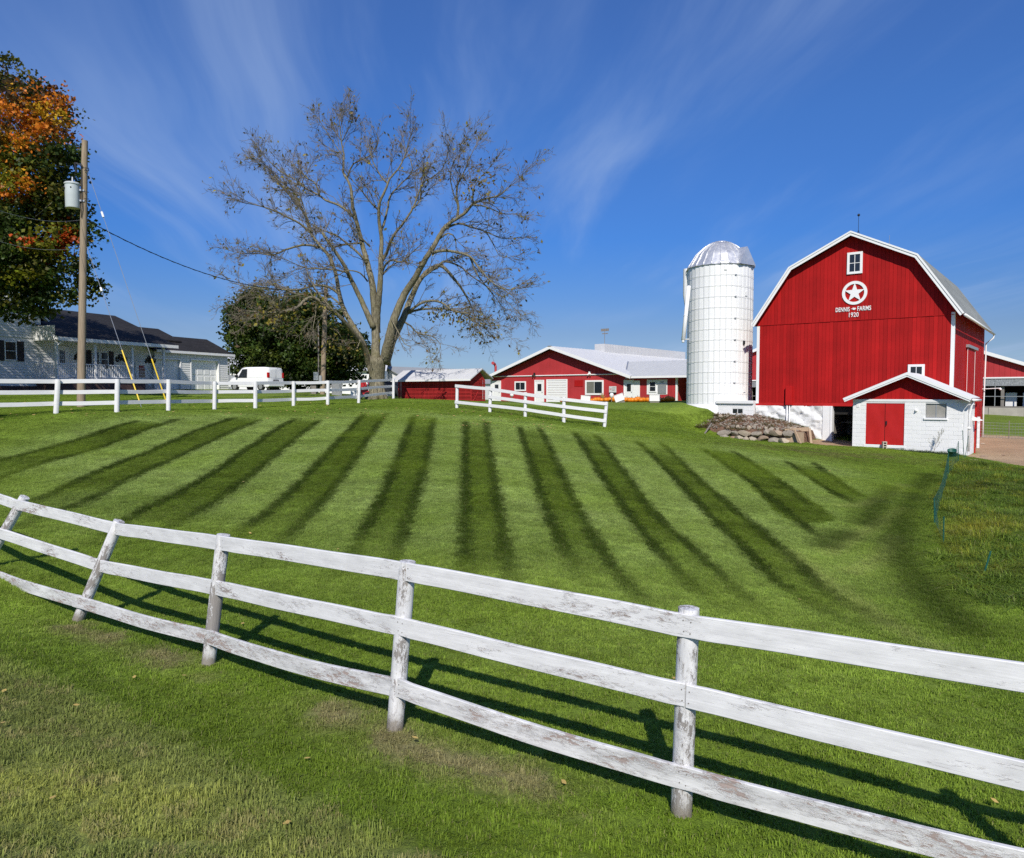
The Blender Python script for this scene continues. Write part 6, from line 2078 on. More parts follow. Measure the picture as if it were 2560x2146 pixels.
cs = U(1507, 1003, 60.8); cs.z = gz(cs.x, cs.y)
cst = thing('corn_stalk_bundle', 'dry corn stalk bundle standing among the pumpkins left of the sign', 'corn stalks', cs)
sb_ = MB()
for k in range(26):
    a = prn.uniform(0, 6.28); r = prn.uniform(.02, .1); sb_.tube([(r*math.cos(a), r*math.sin(a), 0), (r*math.cos(a)*.6, r*math.sin(a)*.6, .3), (r*3*math.cos(a), r*3*math.sin(a), prn.uniform(.5, .75))], [.015, .012, .006], 4)
sb_.build('stalks', M_leaf_dry, cst)
# ------------------------------------------------------------------ stone bank beside the barn door
def bloc(x, y, z=0.0): p = Vector((BX, BY, 0))+DX*x+DY*y; return Vector((p.x, p.y, rel(z)))
bank = thing('dirt_bank', 'stony dirt bank with rough fieldstone retaining wall left of the dark barn doorway', 'bank', (BX, BY, rel(0)), RZ)
def bank_top(x, y):
    """height (relative to the eye) of the bank surface in barn coordinates"""
    zb = np.interp(x, [-8.6, -7.6, -5.2, -3.2, -2.0, -1.5], [-1.55, -1.12, -1.24, -1.66, -2.0, -2.35])
    zf = np.interp(x, [-8.6, -7.6, -5.6, -2.8, -2.0, -1.5], [-1.9, -2.02, -2.05, -2.05, -2.1, -2.4])
    t_ = np.clip((-y-.3)/2.0, 0, 1)
    return zb*(1-t_)+zf*t_
bm_ = MB(); nu, nv = 70, 26
brd = random.Random(8)
for j in range(nv+1):
    for i in range(nu+1):
        x = -8.6+7.1*i/nu; y = .0-2.35*j/nv
        z = float(bank_top(x, y))+brd.uniform(-.05, .05)
        if x < -5.2 and y > -.5: z -= .1
        e_ = min(1, (x+8.6)/.9, (-1.5-x)/.3)
        if j == nv: z -= .9
        bm_.v.append((x, y-(.02 if j == nv else 0), z-.5*(1-max(0, e_))))
for j in range(nv):
    for i in range(nu):
        q = j*(nu+1)+i; bm_.f.append((q, q+nu+1, q+nu+2, q+1))
m, t = newmat('bank_soil')
f = t.noise(t.coord('Object'), 3.5, 5, .7); f2 = t.noise(t.coord('Object'), 18, 4, .7)
c = t.mix(t.rng(f, .35, .65), (.12, .075, .05), (.21, .13, .09))
t.out(t.mix(1.0, c, t.rng(f2, .25, .75, .55, 1.4, False), 'MULTIPLY'), .95, 0, t.bump(f2, .9, .06), .1)
bm_.build('soil', m, bank, True)
def boulder(seed, n=1):
    r = random.Random(seed)
    import bmesh
    bm = bmesh.new(); bmesh.ops.create_icosphere(bm, subdivisions=2, radius=.5)
    dirs = [(Vector((r.gauss(0, 1), r.gauss(0, 1), r.gauss(0, 1))).normalized(), r.uniform(.22, .42)) for _ in range(11)]
    for v in bm.verts:
        for d, lim in dirs:
            k = v.co.dot(d)
            if k > lim: v.co -= d*(k-lim)
    me_ = bpy.data.meshes.new('stone'); bm.to_mesh(me_); bm.free()
    me_.materials.append(M_stone)
    me_.set_sharp_from_angle(angle=R_(32))
    for p_ in me_.polygons: p_.use_smooth = True
    return me_
bl = [boulder(60+i) for i in range(7)]
srn = random.Random(77)
def stone(x, y, z, sx, sy, sz, rot=None, par=bank, name='stone'):
    o = link(name, srn.choice(bl), par, (x, y, z), rot or (srn.uniform(-.15, .15), srn.uniform(-.2, .2), srn.uniform(-.4, .4)+(3.14 if srn.random() < .5 else 0)))
    o.scale = (sx, sy, sz); return o
# retaining wall courses
x = -6.5
while x < -2.55:
    w = srn.uniform(.38, .85); zt_ = -2.28+(.05 if x > -4 else 0)
    stone(x+w/2, -2.38, zt_+srn.uniform(-.05, .03), w*1.35, .6, srn.uniform(.36, .46))
    x += w
x = -6.9
while x < -2.4:
    w = srn.uniform(.35, .75)
    stone(x+w/2, -2.46, -2.60+srn.uniform(-.04, .04), w*1.35, .6, srn.uniform(.36, .46)); x += w
x = -6.2
while x < -3.2:
    w = srn.uniform(.2, .34)
    stone(x+w/2, -2.2, -1.98+srn.uniform(-.05, .05), w*1.1, .3, srn.uniform(.22, .32)); x += w*1.15
for i in range(24):
    x = srn.uniform(-7.9, -2.4); y = srn.uniform(-2.2, -.2)
    if y > -.6 and x < -5.0 and y > -.75: y -= .5
    s_ = srn.uniform(.16, .32)
    stone(x, y, float(bank_top(x, y))+s_*.05, s_*1.2, s_, s_*.8)
# loose pebbles, joined
pb_m = MB()
for i in range(620):
    x = srn.uniform(-8.1, -2.0); y = srn.uniform(-2.3, -.15); s_ = srn.uniform(.03, .08)
    z = float(bank_top(x, y))+s_*.4
    a = srn.uniform(0, 3)
    vs_ = [Vector((math.cos(a+k*1.57)*s_, math.sin(a+k*1.57)*s_, srn.uniform(-.3, .3)*s_)) for k in range(4)]
    n0 = len(pb_m.v)
    pb_m.v += [(x+v.x, y+v.y, z+v.z) for v in vs_]+[(x, y, z+s_*.8), (x, y, z-s_)]
    for k in range(4): pb_m.f += [(n0+k, n0+(k+1) % 4, n0+4), (n0+(k+1) % 4, n0+k, n0+5)]
pb_m.build('pebbles', M_stone, bank, kind='stuff')
# boards holding the end of the bank
def plank(a, b, w, h, lab):
    A, B = bloc(*a), bloc(*b); d = B-A
    m = MB().beam(A, B, w, h)
    o = frame_obj('plank', m, M_plank, None, A, d)
    tag(o, lab, 'plank')
plank((-2.65, -2.45, -2.08), (-1.62, -1.5, -1.98), .05, .22, 'bare board lying along the top end of the dirt bank')
plank((-2.05, -2.62, -2.02), (-1.68, -2.72, -2.74), .12, .06, 'bare plank propped steeply against the timber at the bank end')
plank((-1.52, -1.7, -1.95), (-1.30, -2.1, -2.75), .12, .06, 'bare plank leaning closest to the white doorway pier')
A = bloc(-2.05, -2.35, -2.75)
tag(MB().box2(-.62, .42, -.06, .06, -.25, .62).build('timber_panel', M_plank, loc=A), 'low tan timber panel closing the right end of the dirt bank', 'timber panel'); bpy.data.objects['timber_panel'].rotation_euler = (0, 0, RZ)
sp = bloc(-7.1, -2.9, 0); sp.z = gz(sp.x, sp.y)
tag(MB().tube([(-.15, 0, -.1), (.35, .1, .62)], [.05, .04], 7).build('leaning_stake', M_oldwood, loc=sp), 'dark wooden stake leaning over the left end of the bank', 'stake')

# ------------------------------------------------------------------ weeds and ground cover
def weed_points(n, gen, colf, h0, h1, name, label, w=1.0):
    pts = [];
    for i in range(n):
        pts.append(gen())
    pts = np.array(pts); col = np.array([colf() for _ in range(n)])
    hs_ = rng.uniform(h0, h1, n)
    scatter(name, label, pts, col, np.stack([np.zeros(n), np.zeros(n), rng.uniform(0, 6.28, n)], -1), np.stack([hs_*0+w, hs_*0+w, hs_], -1), src2)
wr_ = random.Random(91)
def gb():
    x = -8.2+abs(wr_.gauss(0, 1.3)) if wr_.random() < .75 else wr_.uniform(-7, -2)
    x = min(x, -2.2); y = wr_.uniform(-2.5, -.6)
    p = bloc(x, y, float(bank_top(x, y))-.02); return (p.x, p.y, p.z)
weed_points(130, gb, lambda: np.array((.085, .085, .03))*wr_.uniform(.6, 1.4)+np.array((.06, .03, .01))*wr_.random(), .35, 1.0, 'bank_weeds', 'dry weeds growing over the left end of the stony bank', .9)
def gtop():
    x = wr_.uniform(-4.6, -1.7); y = wr_.uniform(-.45, -.1); p = bloc(x, y, float(bank_top(x, y))); return (p.x, p.y, p.z)
weed_points(22, gtop, lambda: np.array((.09, .13, .03))*wr_.uniform(.7, 1.3), .3, .6, 'foundation_weeds', 'green weeds along the foot of the white stone foundation', .7)
def ga():
    px = wr_.triangular(2215, 2425, 2390); p = aw+DX*((px-2276)/60.0)+DY*(-.15-abs(wr_.gauss(0, .35)))
    return (p.x, p.y, gz(p.x, p.y))
weed_points(70, ga, lambda: np.array((.06, .10, .035))*wr_.uniform(.6, 1.3), .3, .85, 'annex_weeds', 'low green weeds along the foot of the block annex', .9)
wp = P(2334, 1121, 36.0); wp.z = gz(wp.x, wp.y)
wd = thing('tall_weed', 'tall spindly branching weed in front of the white block wall', 'weed', wp)
wm_ = MB(); wl = MB()
def weed_branch(p, d, L, r, lev):
    pts = [p]; q = p.copy()
    for k in range(4):
        d = (d+Vector((wr_.uniform(-.2, .2), wr_.uniform(-.2, .2), .05))).normalized(); q = q+d*L/4; pts.append(q.copy())
        if lev < 2:
            for s_ in range(1 if lev else 2):
                weed_branch(q.copy(), (d+Vector((wr_.uniform(-1, 1), wr_.uniform(-1, 1), wr_.uniform(0, .4)))*.9).normalized(), L*(.45 if lev == 0 else .4)*(1.1-k*.15), r*.5, lev+1)
        else:
            u = Vector((wr_.uniform(-1, 1), wr_.uniform(-1, 1), wr_.uniform(-1, 1))).normalized()*.022; w_ = u.orthogonal()
            wl.poly([q-u, q+w_*.6, q+u, q-w_*.6])
    wm_.tube(pts, [r*(1-.15*k) for k in range(5)], 4, False)
weed_branch(Vector((0, 0, -.05)), Vector((0, 0, 1)), 1.05, .012, 0)
wm_.build('stems', simple('weed_stem', (.16, .13, .08), .8), wd); wl.build('leaves', simple('weed_leaf', (.14, .14, .07), .7), wd)

# ------------------------------------------------------------------ green net fence
M_green = simple('green_plastic', (.012, .085, .06), .5, 0, .1, 5, 0)
nf = thing('net_fence', 'sagging green plastic net fence on thin stakes running down from the annex corner', 'net fence')
NP = [((2412,1146),(2421,1090)), ((2411,1146),(2406,1076)), ((2396,1158),(2396,1103)), ((2371,1190),(2371,1131)), ((2337,1309),(2335,1246)), ((2359,1358),(2359.6,1292)), ((2452,1441),(2477,1378))]
tops = []; bots = []
for b_, t_ in NP:
    h = hit(*b_); bb = P(*b_, h[1]); bb.z = gz(h[0], h[1])
    tt = P(*t_, h[1]); bots.append(bb); tops.append(tt)
    MB().tube([bb-Vector((0, 0, .15)), tt], .014, 6).build('stake', M_green, nf)
nm_ = MB()
for i in range(2, 5):
    a0, a1, b0_, b1_ = bots[i], tops[i], bots[i+1], tops[i+1]
    L = (b0_-a0).length; n = max(5, int(L/.30)); mrows = 7
    def q_(u, v):
        lo = a0.lerp(b0_, u); lo.z = gz(lo.x, lo.y)
        hi = a1.lerp(b1_, u)-Vector((0, 0, .28*math.sin(math.pi*u)))
        if hi.z < lo.z+.25: hi.z = lo.z+.25+.1*math.sin(u*20)
        return lo.lerp(hi, v)
    for k in range(n+1): nm_.tube([q_(k/n, v/6) for v in range(7)], .003, 3, False)
    for r in range(mrows): nm_.tube([q_(k/n, r/(mrows-1)) for k in range(n+1)], .003, 3, False)
nm_.build('net', M_green, nf)
bk_ = P(2381, 1128, 34.5); bk_.z = gz(bk_.x, bk_.y)
bu = MB().lathe([(0, .0), (.15, .0), (.19, .36), (.20, .36), (.20, .38), (.17, .38), (.14, .03), (0, .03)], 16)
o = bu.build('bucket', M_green, None, True, loc=bk_); o.rotation_euler = (R_(18), R_(-14), 0)
tag(o, 'dark green bucket tipped beside the net fence at the annex corner', 'bucket')
# concrete block at the doors
cbp = aw+DX*(-1.0)+DY*(-.22); cz = gz(cbp.x, cbp.y)
cm = MB()
for (z0, z1) in ((0, .035), (.118, .153), (.236, .271), (.365, .40)): cm.box2(-.10, .10, -.1, .1, z0, z1)
cm.box2(-.10, -.065, -.099, .1, .036, .364).box2(.065, .10, -.099, .1, .036, .364).box2(-.064, .064, .08, .099, .036, .364)
o = cm.build('concrete_block', M_cblock, loc=(cbp.x, cbp.y, cz-.02)); o.rotation_euler = (0, 0, RZ+.5)
tag(o, 'bare concrete block stood on end against the red double doors', 'concrete block')
# flat stones in the dirt yard
for (px, py, w, lab) in ((2438, 1152, .55, 'pale stone at the corner where the dirt yard meets the lawn'), (2455, 1111, .5, 'flat pale slab lying in the dirt yard'), (2508, 1140, .4, 'small pale stone further out in the dirt yard'), (2459, 1142, .8, 'flat tan slab in the middle of the dirt yard')):
    h = hit(px, py); o = link('yard_stone', srn.choice(bl), None, (h[0], h[1], gz(*h)+.02), (0, 0, srn.uniform(0, 3))); o.scale = (w, w*.6, .12)
    tag(o, lab, 'stone')
# wire fence beyond the yard
wf = thing('wire_fence', 'thin welded wire fence crossing the grass beyond the dirt yard', 'wire fence')
A_, B_ = hit(2444, 1094), hit(2680, 1100)
A_ = Vector((*A_, gz(*A_))); B_ = Vector((*B_, gz(*B_)))
wm2 = MB(); n = 30
for k in range(n+1):
    p = A_.lerp(B_, k/n); p.z = gz(p.x, p.y); wm2.tube([p-Vector((0, 0, .1)), p+Vector((0, 0, 1.05))], .008, 3, False)
for r in range(6):
    pts = []
    for k in range(n+1):
        p = A_.lerp(B_, k/n); p.z = gz(p.x, p.y)+.08+r*.19; pts.append(p)
    wm2.tube(pts, .006, 3, False)
wm2.build('wire', M_alu, wf)
for k in range(0, n+1, 10):
    p = A_.lerp(B_, k/n); p.z = gz(p.x, p.y); MB().tube([p-Vector((0, 0, .2)), p+Vector((0, 0, 1.2))], .03, 6).build('post', M_oldwood, wf)

# ------------------------------------------------------------------ leafy trees
def leaf_mat(name, transl=.4):
    m, t = newmat(name)
    at = t.n('ShaderNodeAttribute'); at.attribute_name = 'lcol'
    b = t.n('ShaderNodeBsdfPrincipled'); t.l(at.outputs['Color'], b.inputs['Base Color'])
    b.inputs['Roughness'].default_value = .5; b.inputs['Specular IOR Level'].default_value = .3
    tr = t.n('ShaderNodeBsdfTranslucent'); t.l(at.outputs['Color'], tr.inputs['Color'])
    mx = t.n('ShaderNodeMixShader'); mx.inputs[0].default_value = transl
    o = t.n('ShaderNodeOutputMaterial')
    t.l(b.outputs[0], mx.inputs[1]); t.l(tr.outputs[0], mx.inputs[2]); t.l(mx.outputs[0], o.inputs[0])
    return m
M_leaf = leaf_mat('tree_leaf')
def leaf_mesh(name, cen, col, size, parent, up=.35, mat=None, elong=1.0, seed=1, droop=0.0):
    """one small folded leaf (4 corners) per centre"""
    r = np.random.default_rng(seed); n = len(cen)
    nrm = r.normal(size=(n, 3)); nrm[:, 2] += up*2; nrm /= np.linalg.norm(nrm, axis=1)[:, None]
    t_ = r.normal(size=(n, 3)); t_[:, 2] -= droop; t_ -= nrm*(t_*nrm).sum(1)[:, None]; t_ /= np.linalg.norm(t_, axis=1)[:, None]
    b_ = np.cross(nrm, t_)
    s = (size*r.uniform(.65, 1.3, n))[:, None]
    v = np.stack([cen-t_*s*.5*elong, cen+b_*s*.42+nrm*s*.08, cen+t_*s*.55*elong, cen-b_*s*.42+nrm*s*.08], 1).reshape(-1, 3)
    f = np.arange(n*4).reshape(n, 4)
    me_ = bpy.data.meshes.new(name)
    me_.vertices.add(n*4); me_.vertices.foreach_set('co', v.astype(np.float32).ravel())
    me_.loops.add(n*4); me_.loops.foreach_set('vertex_index', f.astype(np.int32).ravel())
    me_.polygons.add(n); me_.polygons.foreach_set('loop_start', np.arange(0, n*4, 4, dtype=np.int32))
    me_.update(); me_.validate()
    a_ = me_.attributes.new('lcol', 'FLOAT_COLOR', 'POINT')
    c4 = np.concatenate([np.repeat(col, 4, 0), np.ones((n*4, 1))], 1)
    a_.data.foreach_set('color', c4.astype(np.float32).ravel())
    me_.materials.append(mat or M_leaf)
    return link(name, me_, parent)
def bark(name, c0, c1, moss=0.0):
    m, t = newmat(name)
    v = t.coord('Object', (9, 9, 1.6))
    f = t.noise(v, 1.6, 5, .7, .6); g = t.noise(t.coord('Object'), 1.1, 3)
    c = t.mix(t.rng(f, .3, .7), c0, c1)
    if moss: c = t.mix(t.rng(g, .5, .75, 0, moss), c, (.16, .145, .045))
    t.out(c, .9, 0, t.bump(f, .9, .05), .15)
    return m
M_bark = bark('tree_bark', (.075, .066, .046), (.29, .26, .175), .5)
M_twig = simple('twig_bark', (.165, .14, .10), .85, 0, .25, 4, 0)
def clump_tree(name, label, base, spheres, depth, ncl, nleaf, lsize, colf, seed, clr=.55, trunk_r=.3, hide_core=True):
    """spheres: (px, py, r_px, dY) lobes of the crown seen at that depth"""
    r = np.random.default_rng(seed)
    root = thing(name, label, 'tree', base)
    bv = np.array(base)
    S = []
    for px, py, rp_, dy in spheres:
        c_ = P(px, py, depth+dy); S.append((np.array(c_), rp_*depth/FPX, px, py))
    vol = np.array([s[1]**2.3 for s in S]); vol /= vol.sum()
    cl = []
    for i in range(ncl):
        s = S[r.choice(len(S), p=vol)]
        d = r.normal(size=3); d /= np.linalg.norm(d)
        rad = s[1]*(.35+.65*r.random()**.45)
        cl.append(s[0]+d*rad*np.array((1, .9, .95)))
    cl = np.array(cl)
    cc = np.array([colf(c, r) for c in cl])
    k = r.integers(0, ncl, nleaf)
    szc = r.uniform(.6, 1.35, ncl)
    off = np.clip(r.normal(size=(nleaf, 3)), -1.7, 1.7)*clr*szc[k][:, None]*np.array((1, 1, .62))
    cen = cl[k]+off-bv
    col = cc[k]*r.uniform(.65, 1.4, (nleaf, 1))*(1+r.normal(0, .06, (nleaf, 3)))
    leaf_mesh('crown', cen, np.clip(col, .003, .8), lsize, root, .35, seed=seed+1)
    tb = MB()
    top = np.mean([s[0] for s in S], 0)-bv
    tp = [Vector((0, 0, -.3))]+[Vector(top)*f for f in (.25, .5, .8)]
    tp[1].x *= .3; tp[1].y *= .3
    tb.tube(tp, [trunk_r*1.25, trunk_r, trunk_r*.8, trunk_r*.45], 9)
    tb.build('trunk', M_bark, root, True)
    lb = MB()
    for i in range(46):
        tgt = Vector(cl[r.integers(0, ncl)]-bv)
        st = tp[1].lerp(tp[3], r.random())
        mid = st.lerp(tgt, .5)+Vector(r.normal(size=3))*.35+Vector((0, 0, .3))
        lb.tube([st, st.lerp(mid, .5)+Vector(r.normal(size=3))*.12, mid, mid.lerp(tgt, .6)+Vector(r.normal(size=3))*.15, tgt], [.11, .08, .055, .035, .015], 5, False)
    lb.build('limbs', M_bark, root, True)
    return root
def px_of(p):
    """photo position of a world point"""
    d = np.array(p)-np.array((0, 0, E))
    yc = d[1]*CP-d[2]*SP; zc_ = d[1]*SP+d[2]*CP
    return CX+FPX*d[0]/yc, CY-FPX*zc_/yc
def maple_col(c, r):
    x, y = px_of(c)
    e = lambda cx, cy, rx_, ry_: ((x-cx)/rx_)**2+((y-cy)/ry_)**2 < 1+.35*r.normal()
    u = r.random()
    green = np.array((.042, .070, .012))*r.uniform(.6, 1.6); olive = np.array((.11, .112, .015)); brown = np.array((.10, .062, .026))
    orange = np.array((.60, .19, .018)); gold = np.array((.55, .32, .02)); red = np.array((.50, .085, .016)); ygreen = np.array((.17, .17, .012))
    if e(95, 300, 105, 62): return orange if u < .55 else (gold if u < .85 else brown)
    if e(60, 345, 90, 30): return gold if u < .7 else olive
    if e(-10, 310, 50, 50): return orange
    if e(30, 455, 62, 55): return gold if u < .45 else (ygreen if u < .75 else orange)
    if e(160, 340, 22, 40) or e(160, 380, 25, 14): return red if u < .5 else green
    if e(5, 490, 40, 25): return orange if u < .6 else ygreen
    if e(115, 600, 75, 65): return (red if u < .42 else (green if u < .72 else ygreen))
    if e(60, 690, 45, 25): return ygreen
    if e(150, 650, 40, 30): return ygreen*.7
    if y < 250: return brown if u < .45 else (olive if u < .75 else green)
    if y < 520: return olive if u < .4 else green
    return green if u < .8 else olive
mb_ = P(-150, 985, 39.5); mb_.z = gz(mb_.x, mb_.y)
msph = [(-150,470,300,0),(-20,200,70,1),(20,215,55,1),(60,230,45,0),(100,262,45,0),(60,320,95,-1.5),(120,300,70,0),(140,370,65,0),(90,420,100,-1),(160,420,45,1),(130,520,85,0),(170,560,58,0),
        (40,540,120,-1.5),(100,620,100,-1),(180,620,52,0),(60,700,90,0),(150,700,70,0),(215,690,48,0),(255,685,38,.5),(260,712,30,.5),(20,760,60,1),(-20,660,140,0),(110,745,45,1),(205,735,30,1)]
clump_tree('maple_tree', 'big maple turning orange and yellow at the left edge over the house', mb_, msph, 38, 900, 66000, .185, maple_col, 5, .36, .38)
def dark_col(c, r):
    u = r.random()
    return np.array((.040, .068, .012))*r.uniform(.6, 1.7) if u < .70 else (np.array((.085, .115, .016))*r.uniform(.7, 1.3))
db = P(735, 985, 68); db.z = gz(db.x, db.y)
dsph = [(655,800,78,0),(620,775,42,0),(630,860,58,0),(600,845,36,0),(610,905,38,0),(650,925,40,0),(700,850,100,-1),(700,920,70,-1),(750,790,62,1),(690,775,40,0),(790,820,75,0),(770,880,90,-1),(840,860,62,0),(860,910,50,0),(890,900,34,0),(880,860,36,1),(820,925,50,0),(770,935,50,0),(745,762,34,1)]
clump_tree('dark_maple_tree', 'dense dark green round tree behind the white van', db, dsph, 67, 680, 66000, .27, dark_col, 15, .46, .35)

# ------------------------------------------------------------------ the bare walnut tree
TY = 50.0
TS = 1/2.3333
tb0 = P(945, 1004, TY); tb0.z = gz(tb0.x, tb0.y)
wal = thing('bare_tree', 'huge almost bare spreading tree with a few yellow leaves behind the fence', 'tree', tb0)
wr2 = np.random.default_rng(42); wrr = random.Random(43)
mpp = TY/FPX*TS                                    # metres per zoomed pixel
limbs = []                                         # (list of (Vector, r))
index = []                                         # all nodes for hooking children on
def limb(pts, r0, r1, k=None, hook=True):
    """pts in enlarged photo pixels (zoom of 500..1400 x 250..1000); radii in the same pixels"""
    pts = [(1030+(x-1030)*.955, 1300+(y-1300)*.965 if y < 1300 else y) for x, y in pts]
    y0 = 0.0
    if hook and index:
        x, y = pts[0]
        q = min(index, key=lambda n: (n[0]-x)**2+(n[1]-y)**2); y0 = q[2]
    if k is None: k = wrr.uniform(-.55, .55)
    # densify with a smooth curve and a little waviness
    ps = [np.array(p, float) for p in pts]
    ext = [2*ps[0]-ps[1]]+ps+[2*ps[-1]-ps[-2]]
    out = []
    for i in range(1, len(ext)-2):
        a, b, c_, d = ext[i-1:i+3]
        n = max(2, int(np.linalg.norm(c_-b)/22))
        for j in range(n):
            t = j/n
            out.append(.5*(2*b+(c_-a)*t+(2*a-5*b+4*c_-d)*t*t+(3*b-3*c_+d-a)*t**3))
    out.append(ps[-1]); out = np.array(out)
    L = np.concatenate([[0], np.cumsum(np.linalg.norm(np.diff(out, axis=0), axis=1))])
    node = []
    ph = wrr.uniform(0, 6)
    for i, p in enumerate(out):
        f = L[i]/L[-1]
        r = (r0+(r1-r0)*f**.85)*mpp*.92
        dy = y0+k*L[i]*mpp+.25*math.sin(L[i]*.012+ph)
        jx = (wrr.uniform(-1, 1)*min(3, 1.5) if 0 < i < len(out)-1 else 0)
        px, py = 500+(p[0]+jx)*TS, 250+(p[1]+jx*.6)*TS
        v = P(px, py, TY+dy)-tb0
        node.append((v, r)); index.append((p[0], p[1], dy))
    limbs.append(node)
    return node
limb([(1032,1790),(1031,1740),(1030,1640),(1036,1560),(1038,1500)], 50, 50, 0)
A_l = limb([(1022,1545),(1025,1400),(1022,1300),(1015,1180),(1000,1050),(970,930),(935,800),(905,680),(885,600),(875,500),(850,430),(825,390),(830,290),(815,200),(800,60)], 31, 1.5, .05)
limb([(905,680),(870,640),(800,590),(720,560),(680,530),(600,490),(540,440),(470,400),(400,350),(330,270)], 10, 1.5, .25)
limb([(680,530),(670,490),(650,450),(610,430),(560,380),(500,330)], 7, 1.5, .3)
limb([(850,430),(880,350),(910,330),(1000,280),(1040,200),(1010,120)], 6, 1.2, -.3)
limb([(830,300),(780,230),(700,110),(680,70)], 4, 1, .3)
limb([(815,210),(850,150),(880,80)], 3, 1, -.2)
B_l = limb([(1032,1360),(1034,1250),(1045,1150),(1055,1000),(1055,900),(1060,800),(1050,720),(1042,640),(1052,570),(1090,480),(1110,430),(1170,360),(1200,300),(1220,230),(1240,170)], 24, 1.5, -.1)
limb([(1058,940),(1090,880),(1130,780),(1200,690),(1250,610),(1280,540),(1310,460),(1370,420),(1430,370),(1470,270)], 11, 1.5, -.3)
limb([(1055,760),(1080,680),(1100,600),(1110,540),(1170,470),(1240,400),(1245,340),(1205,240),(1190,180)], 9, 1.5, .3)
limb([(1045,620),(1000,580),(960,530),(920,480),(880,440)], 6, 2, -.4)
limb([(1100,460),(1060,420),(1020,350),(1000,300),(960,150)], 6, 1, .3)
limb([(1250,610),(1300,560),(1300,500),(1330,400),(1380,330)], 5, 1, .3)
limb([(1062,1000),(1090,940),(1130,920),(1180,935),(1240,880),(1300,830)], 8, 2, -.7)
limb([(1068,1010),(1110,960),(1170,930)], 6, 3, .2)
C1 = limb([(1075,1530),(1105,1400),(1140,1270),(1200,1130),(1260,1040),(1320,930),(1370,850),(1410,780),(1450,720),(1520,670),(1580,630),(1620,580),(1700,550),(1780,530),(1850,470),(1900,430)], 33, 1.5, -.18)
C2 = limb([(1085,1540),(1130,1400),(1190,1280),(1250,1130),(1290,1050),(1340,990),(1400,955),(1440,965),(1500,1030),(1560,1110),(1620,1230),(1640,1330)], 30, 2, .22)
limb([(1372,880),(1420,865),(1500,870),(1600,900),(1650,960),(1740,1060),(1850,1100),(1960,1040)], 11, 1.5, -.35)
limb([(1600,900),(1640,1000),(1700,1080),(1760,1150),(1800,1210)], 6, 1.5, .2)
limb([(1450,730),(1530,700),(1600,720),(1700,750),(1800,790),(1940,780)], 8, 1.2, .4)
limb([(1700,750),(1740,820),(1790,900),(1880,900)], 4, 1, .2)
limb([(1522,665),(1530,600),(1520,540),(1522,480),(1560,400),(1600,300),(1645,215)], 9, 1.5, .4)
limb([(1530,600),(1500,520),(1480,420),(1500,330),(1560,220)], 5, 1, -.3)
limb([(1620,585),(1700,600),(1800,640),(1880,640)], 6, 1.2, .3)
limb([(1620,580),(1620,500),(1660,430),(1720,360)], 5, 1, -.4)
limb([(1232,1230),(1280,1195),(1350,1168),(1430,1180),(1500,1230),(1600,1250),(1690,1310),(1800,1320)], 10, 1.5, -.5)
limb([(1205,1250),(1285,1222),(1400,1215),(1500,1225),(1580,1260),(1640,1300),(1690,1335)], 9, 2.5, .1)
limb([(1190,1290),(1240,1320),(1280,1360),(1370,1380),(1420,1430),(1400,1490)], 7, 1.2, -.4)
limb([(1340,990),(1400,970),(1440,930),(1540,960),(1600,1010),(1700,1080),(1800,1150),(1880,1220)], 8, 1.2, -.3)
limb([(1400,800),(1470,760),(1510,790),(1515,850)], 7, 3, .2)
limb([(1300,1040),(1390,970),(1450,925)], 6, 3, -.6)
D_l = limb([(1010,1330),(980,1260),(920,1130),(870,1030),(830,950),(770,860),(720,790),(700,755)], 20, 8, -.25)
E_l = limb([(1000,1590),(970,1480),(930,1390),(880,1310),(830,1220),(800,1120),(780,1000),(740,900),(680,830),(620,740),(590,640),(540,570),(480,510),(420,430),(350,350),(290,300)], 22, 1.5, .22)
limb([(690,845),(600,830),(500,850),(400,890),(300,880),(200,880),(80,850)], 9, 1.2, .3)
limb([(640,770),(560,700),(480,660),(400,620),(300,590),(200,570),(120,530)], 9, 1.2, -.4)
limb([(590,650),(530,520),(450,450),(400,390),(260,310)], 6, 1, .4)
limb([(640,760),(600,640),(560,520),(580,440),(640,330)], 5, 1, -.4)
limb([(805,1130),(740,1085),(650,1075),(560,1100),(450,1100),(300,1090),(150,1060),(100,1020)], 10, 1.2, -.4)
limb([(840,1225),(760,1150),(660,1120),(560,1130),(470,1100),(350,1060),(240,1090)], 8, 1.2, .5)
limb([(860,1000),(800,985),(700,975),(600,970),(500,930),(400,890)], 7, 1.2, -.5)
limb([(970,940),(930,890),(860,830),(780,770),(700,740),(600,690),(520,660)], 9, 1.2, -.3)
limb([(940,820),(900,820),(830,830),(740,840),(620,790)], 7, 1.5, .4)
limb([(990,840),(950,800),(910,750),(860,700)], 7, 2, -.5)
limb([(975,1050),(930,1000),(860,985),(800,1010),(740,1040)], 6, 1.5, -.6)
F_l = limb([(985,1560),(950,1440),(880,1350),(800,1260),(720,1200),(650,1150),(600,1160),(540,1210),(470,1235),(380,1240),(250,1230)], 19, 3, -.75)
limb([(770,1230),(690,1140),(640,1070),(605,990)], 6, 3, -.1)
limb([(640,1140),(660,1200),(650,1290),(640,1350)], 4, 1.5, -.1)
limb([(560,1200),(430,1230),(400,1170),(380,1150)], 5, 2, 0)
limb([(1120,1280),(1160,1350),(1200,1420),(1235,1440)], 5, 2, -.8)
limb([(930,1400),(900,1460),(840,1420),(800,1360)], 5, 1.5, -.6)
lm_ = MB()
trunk_m = MB()
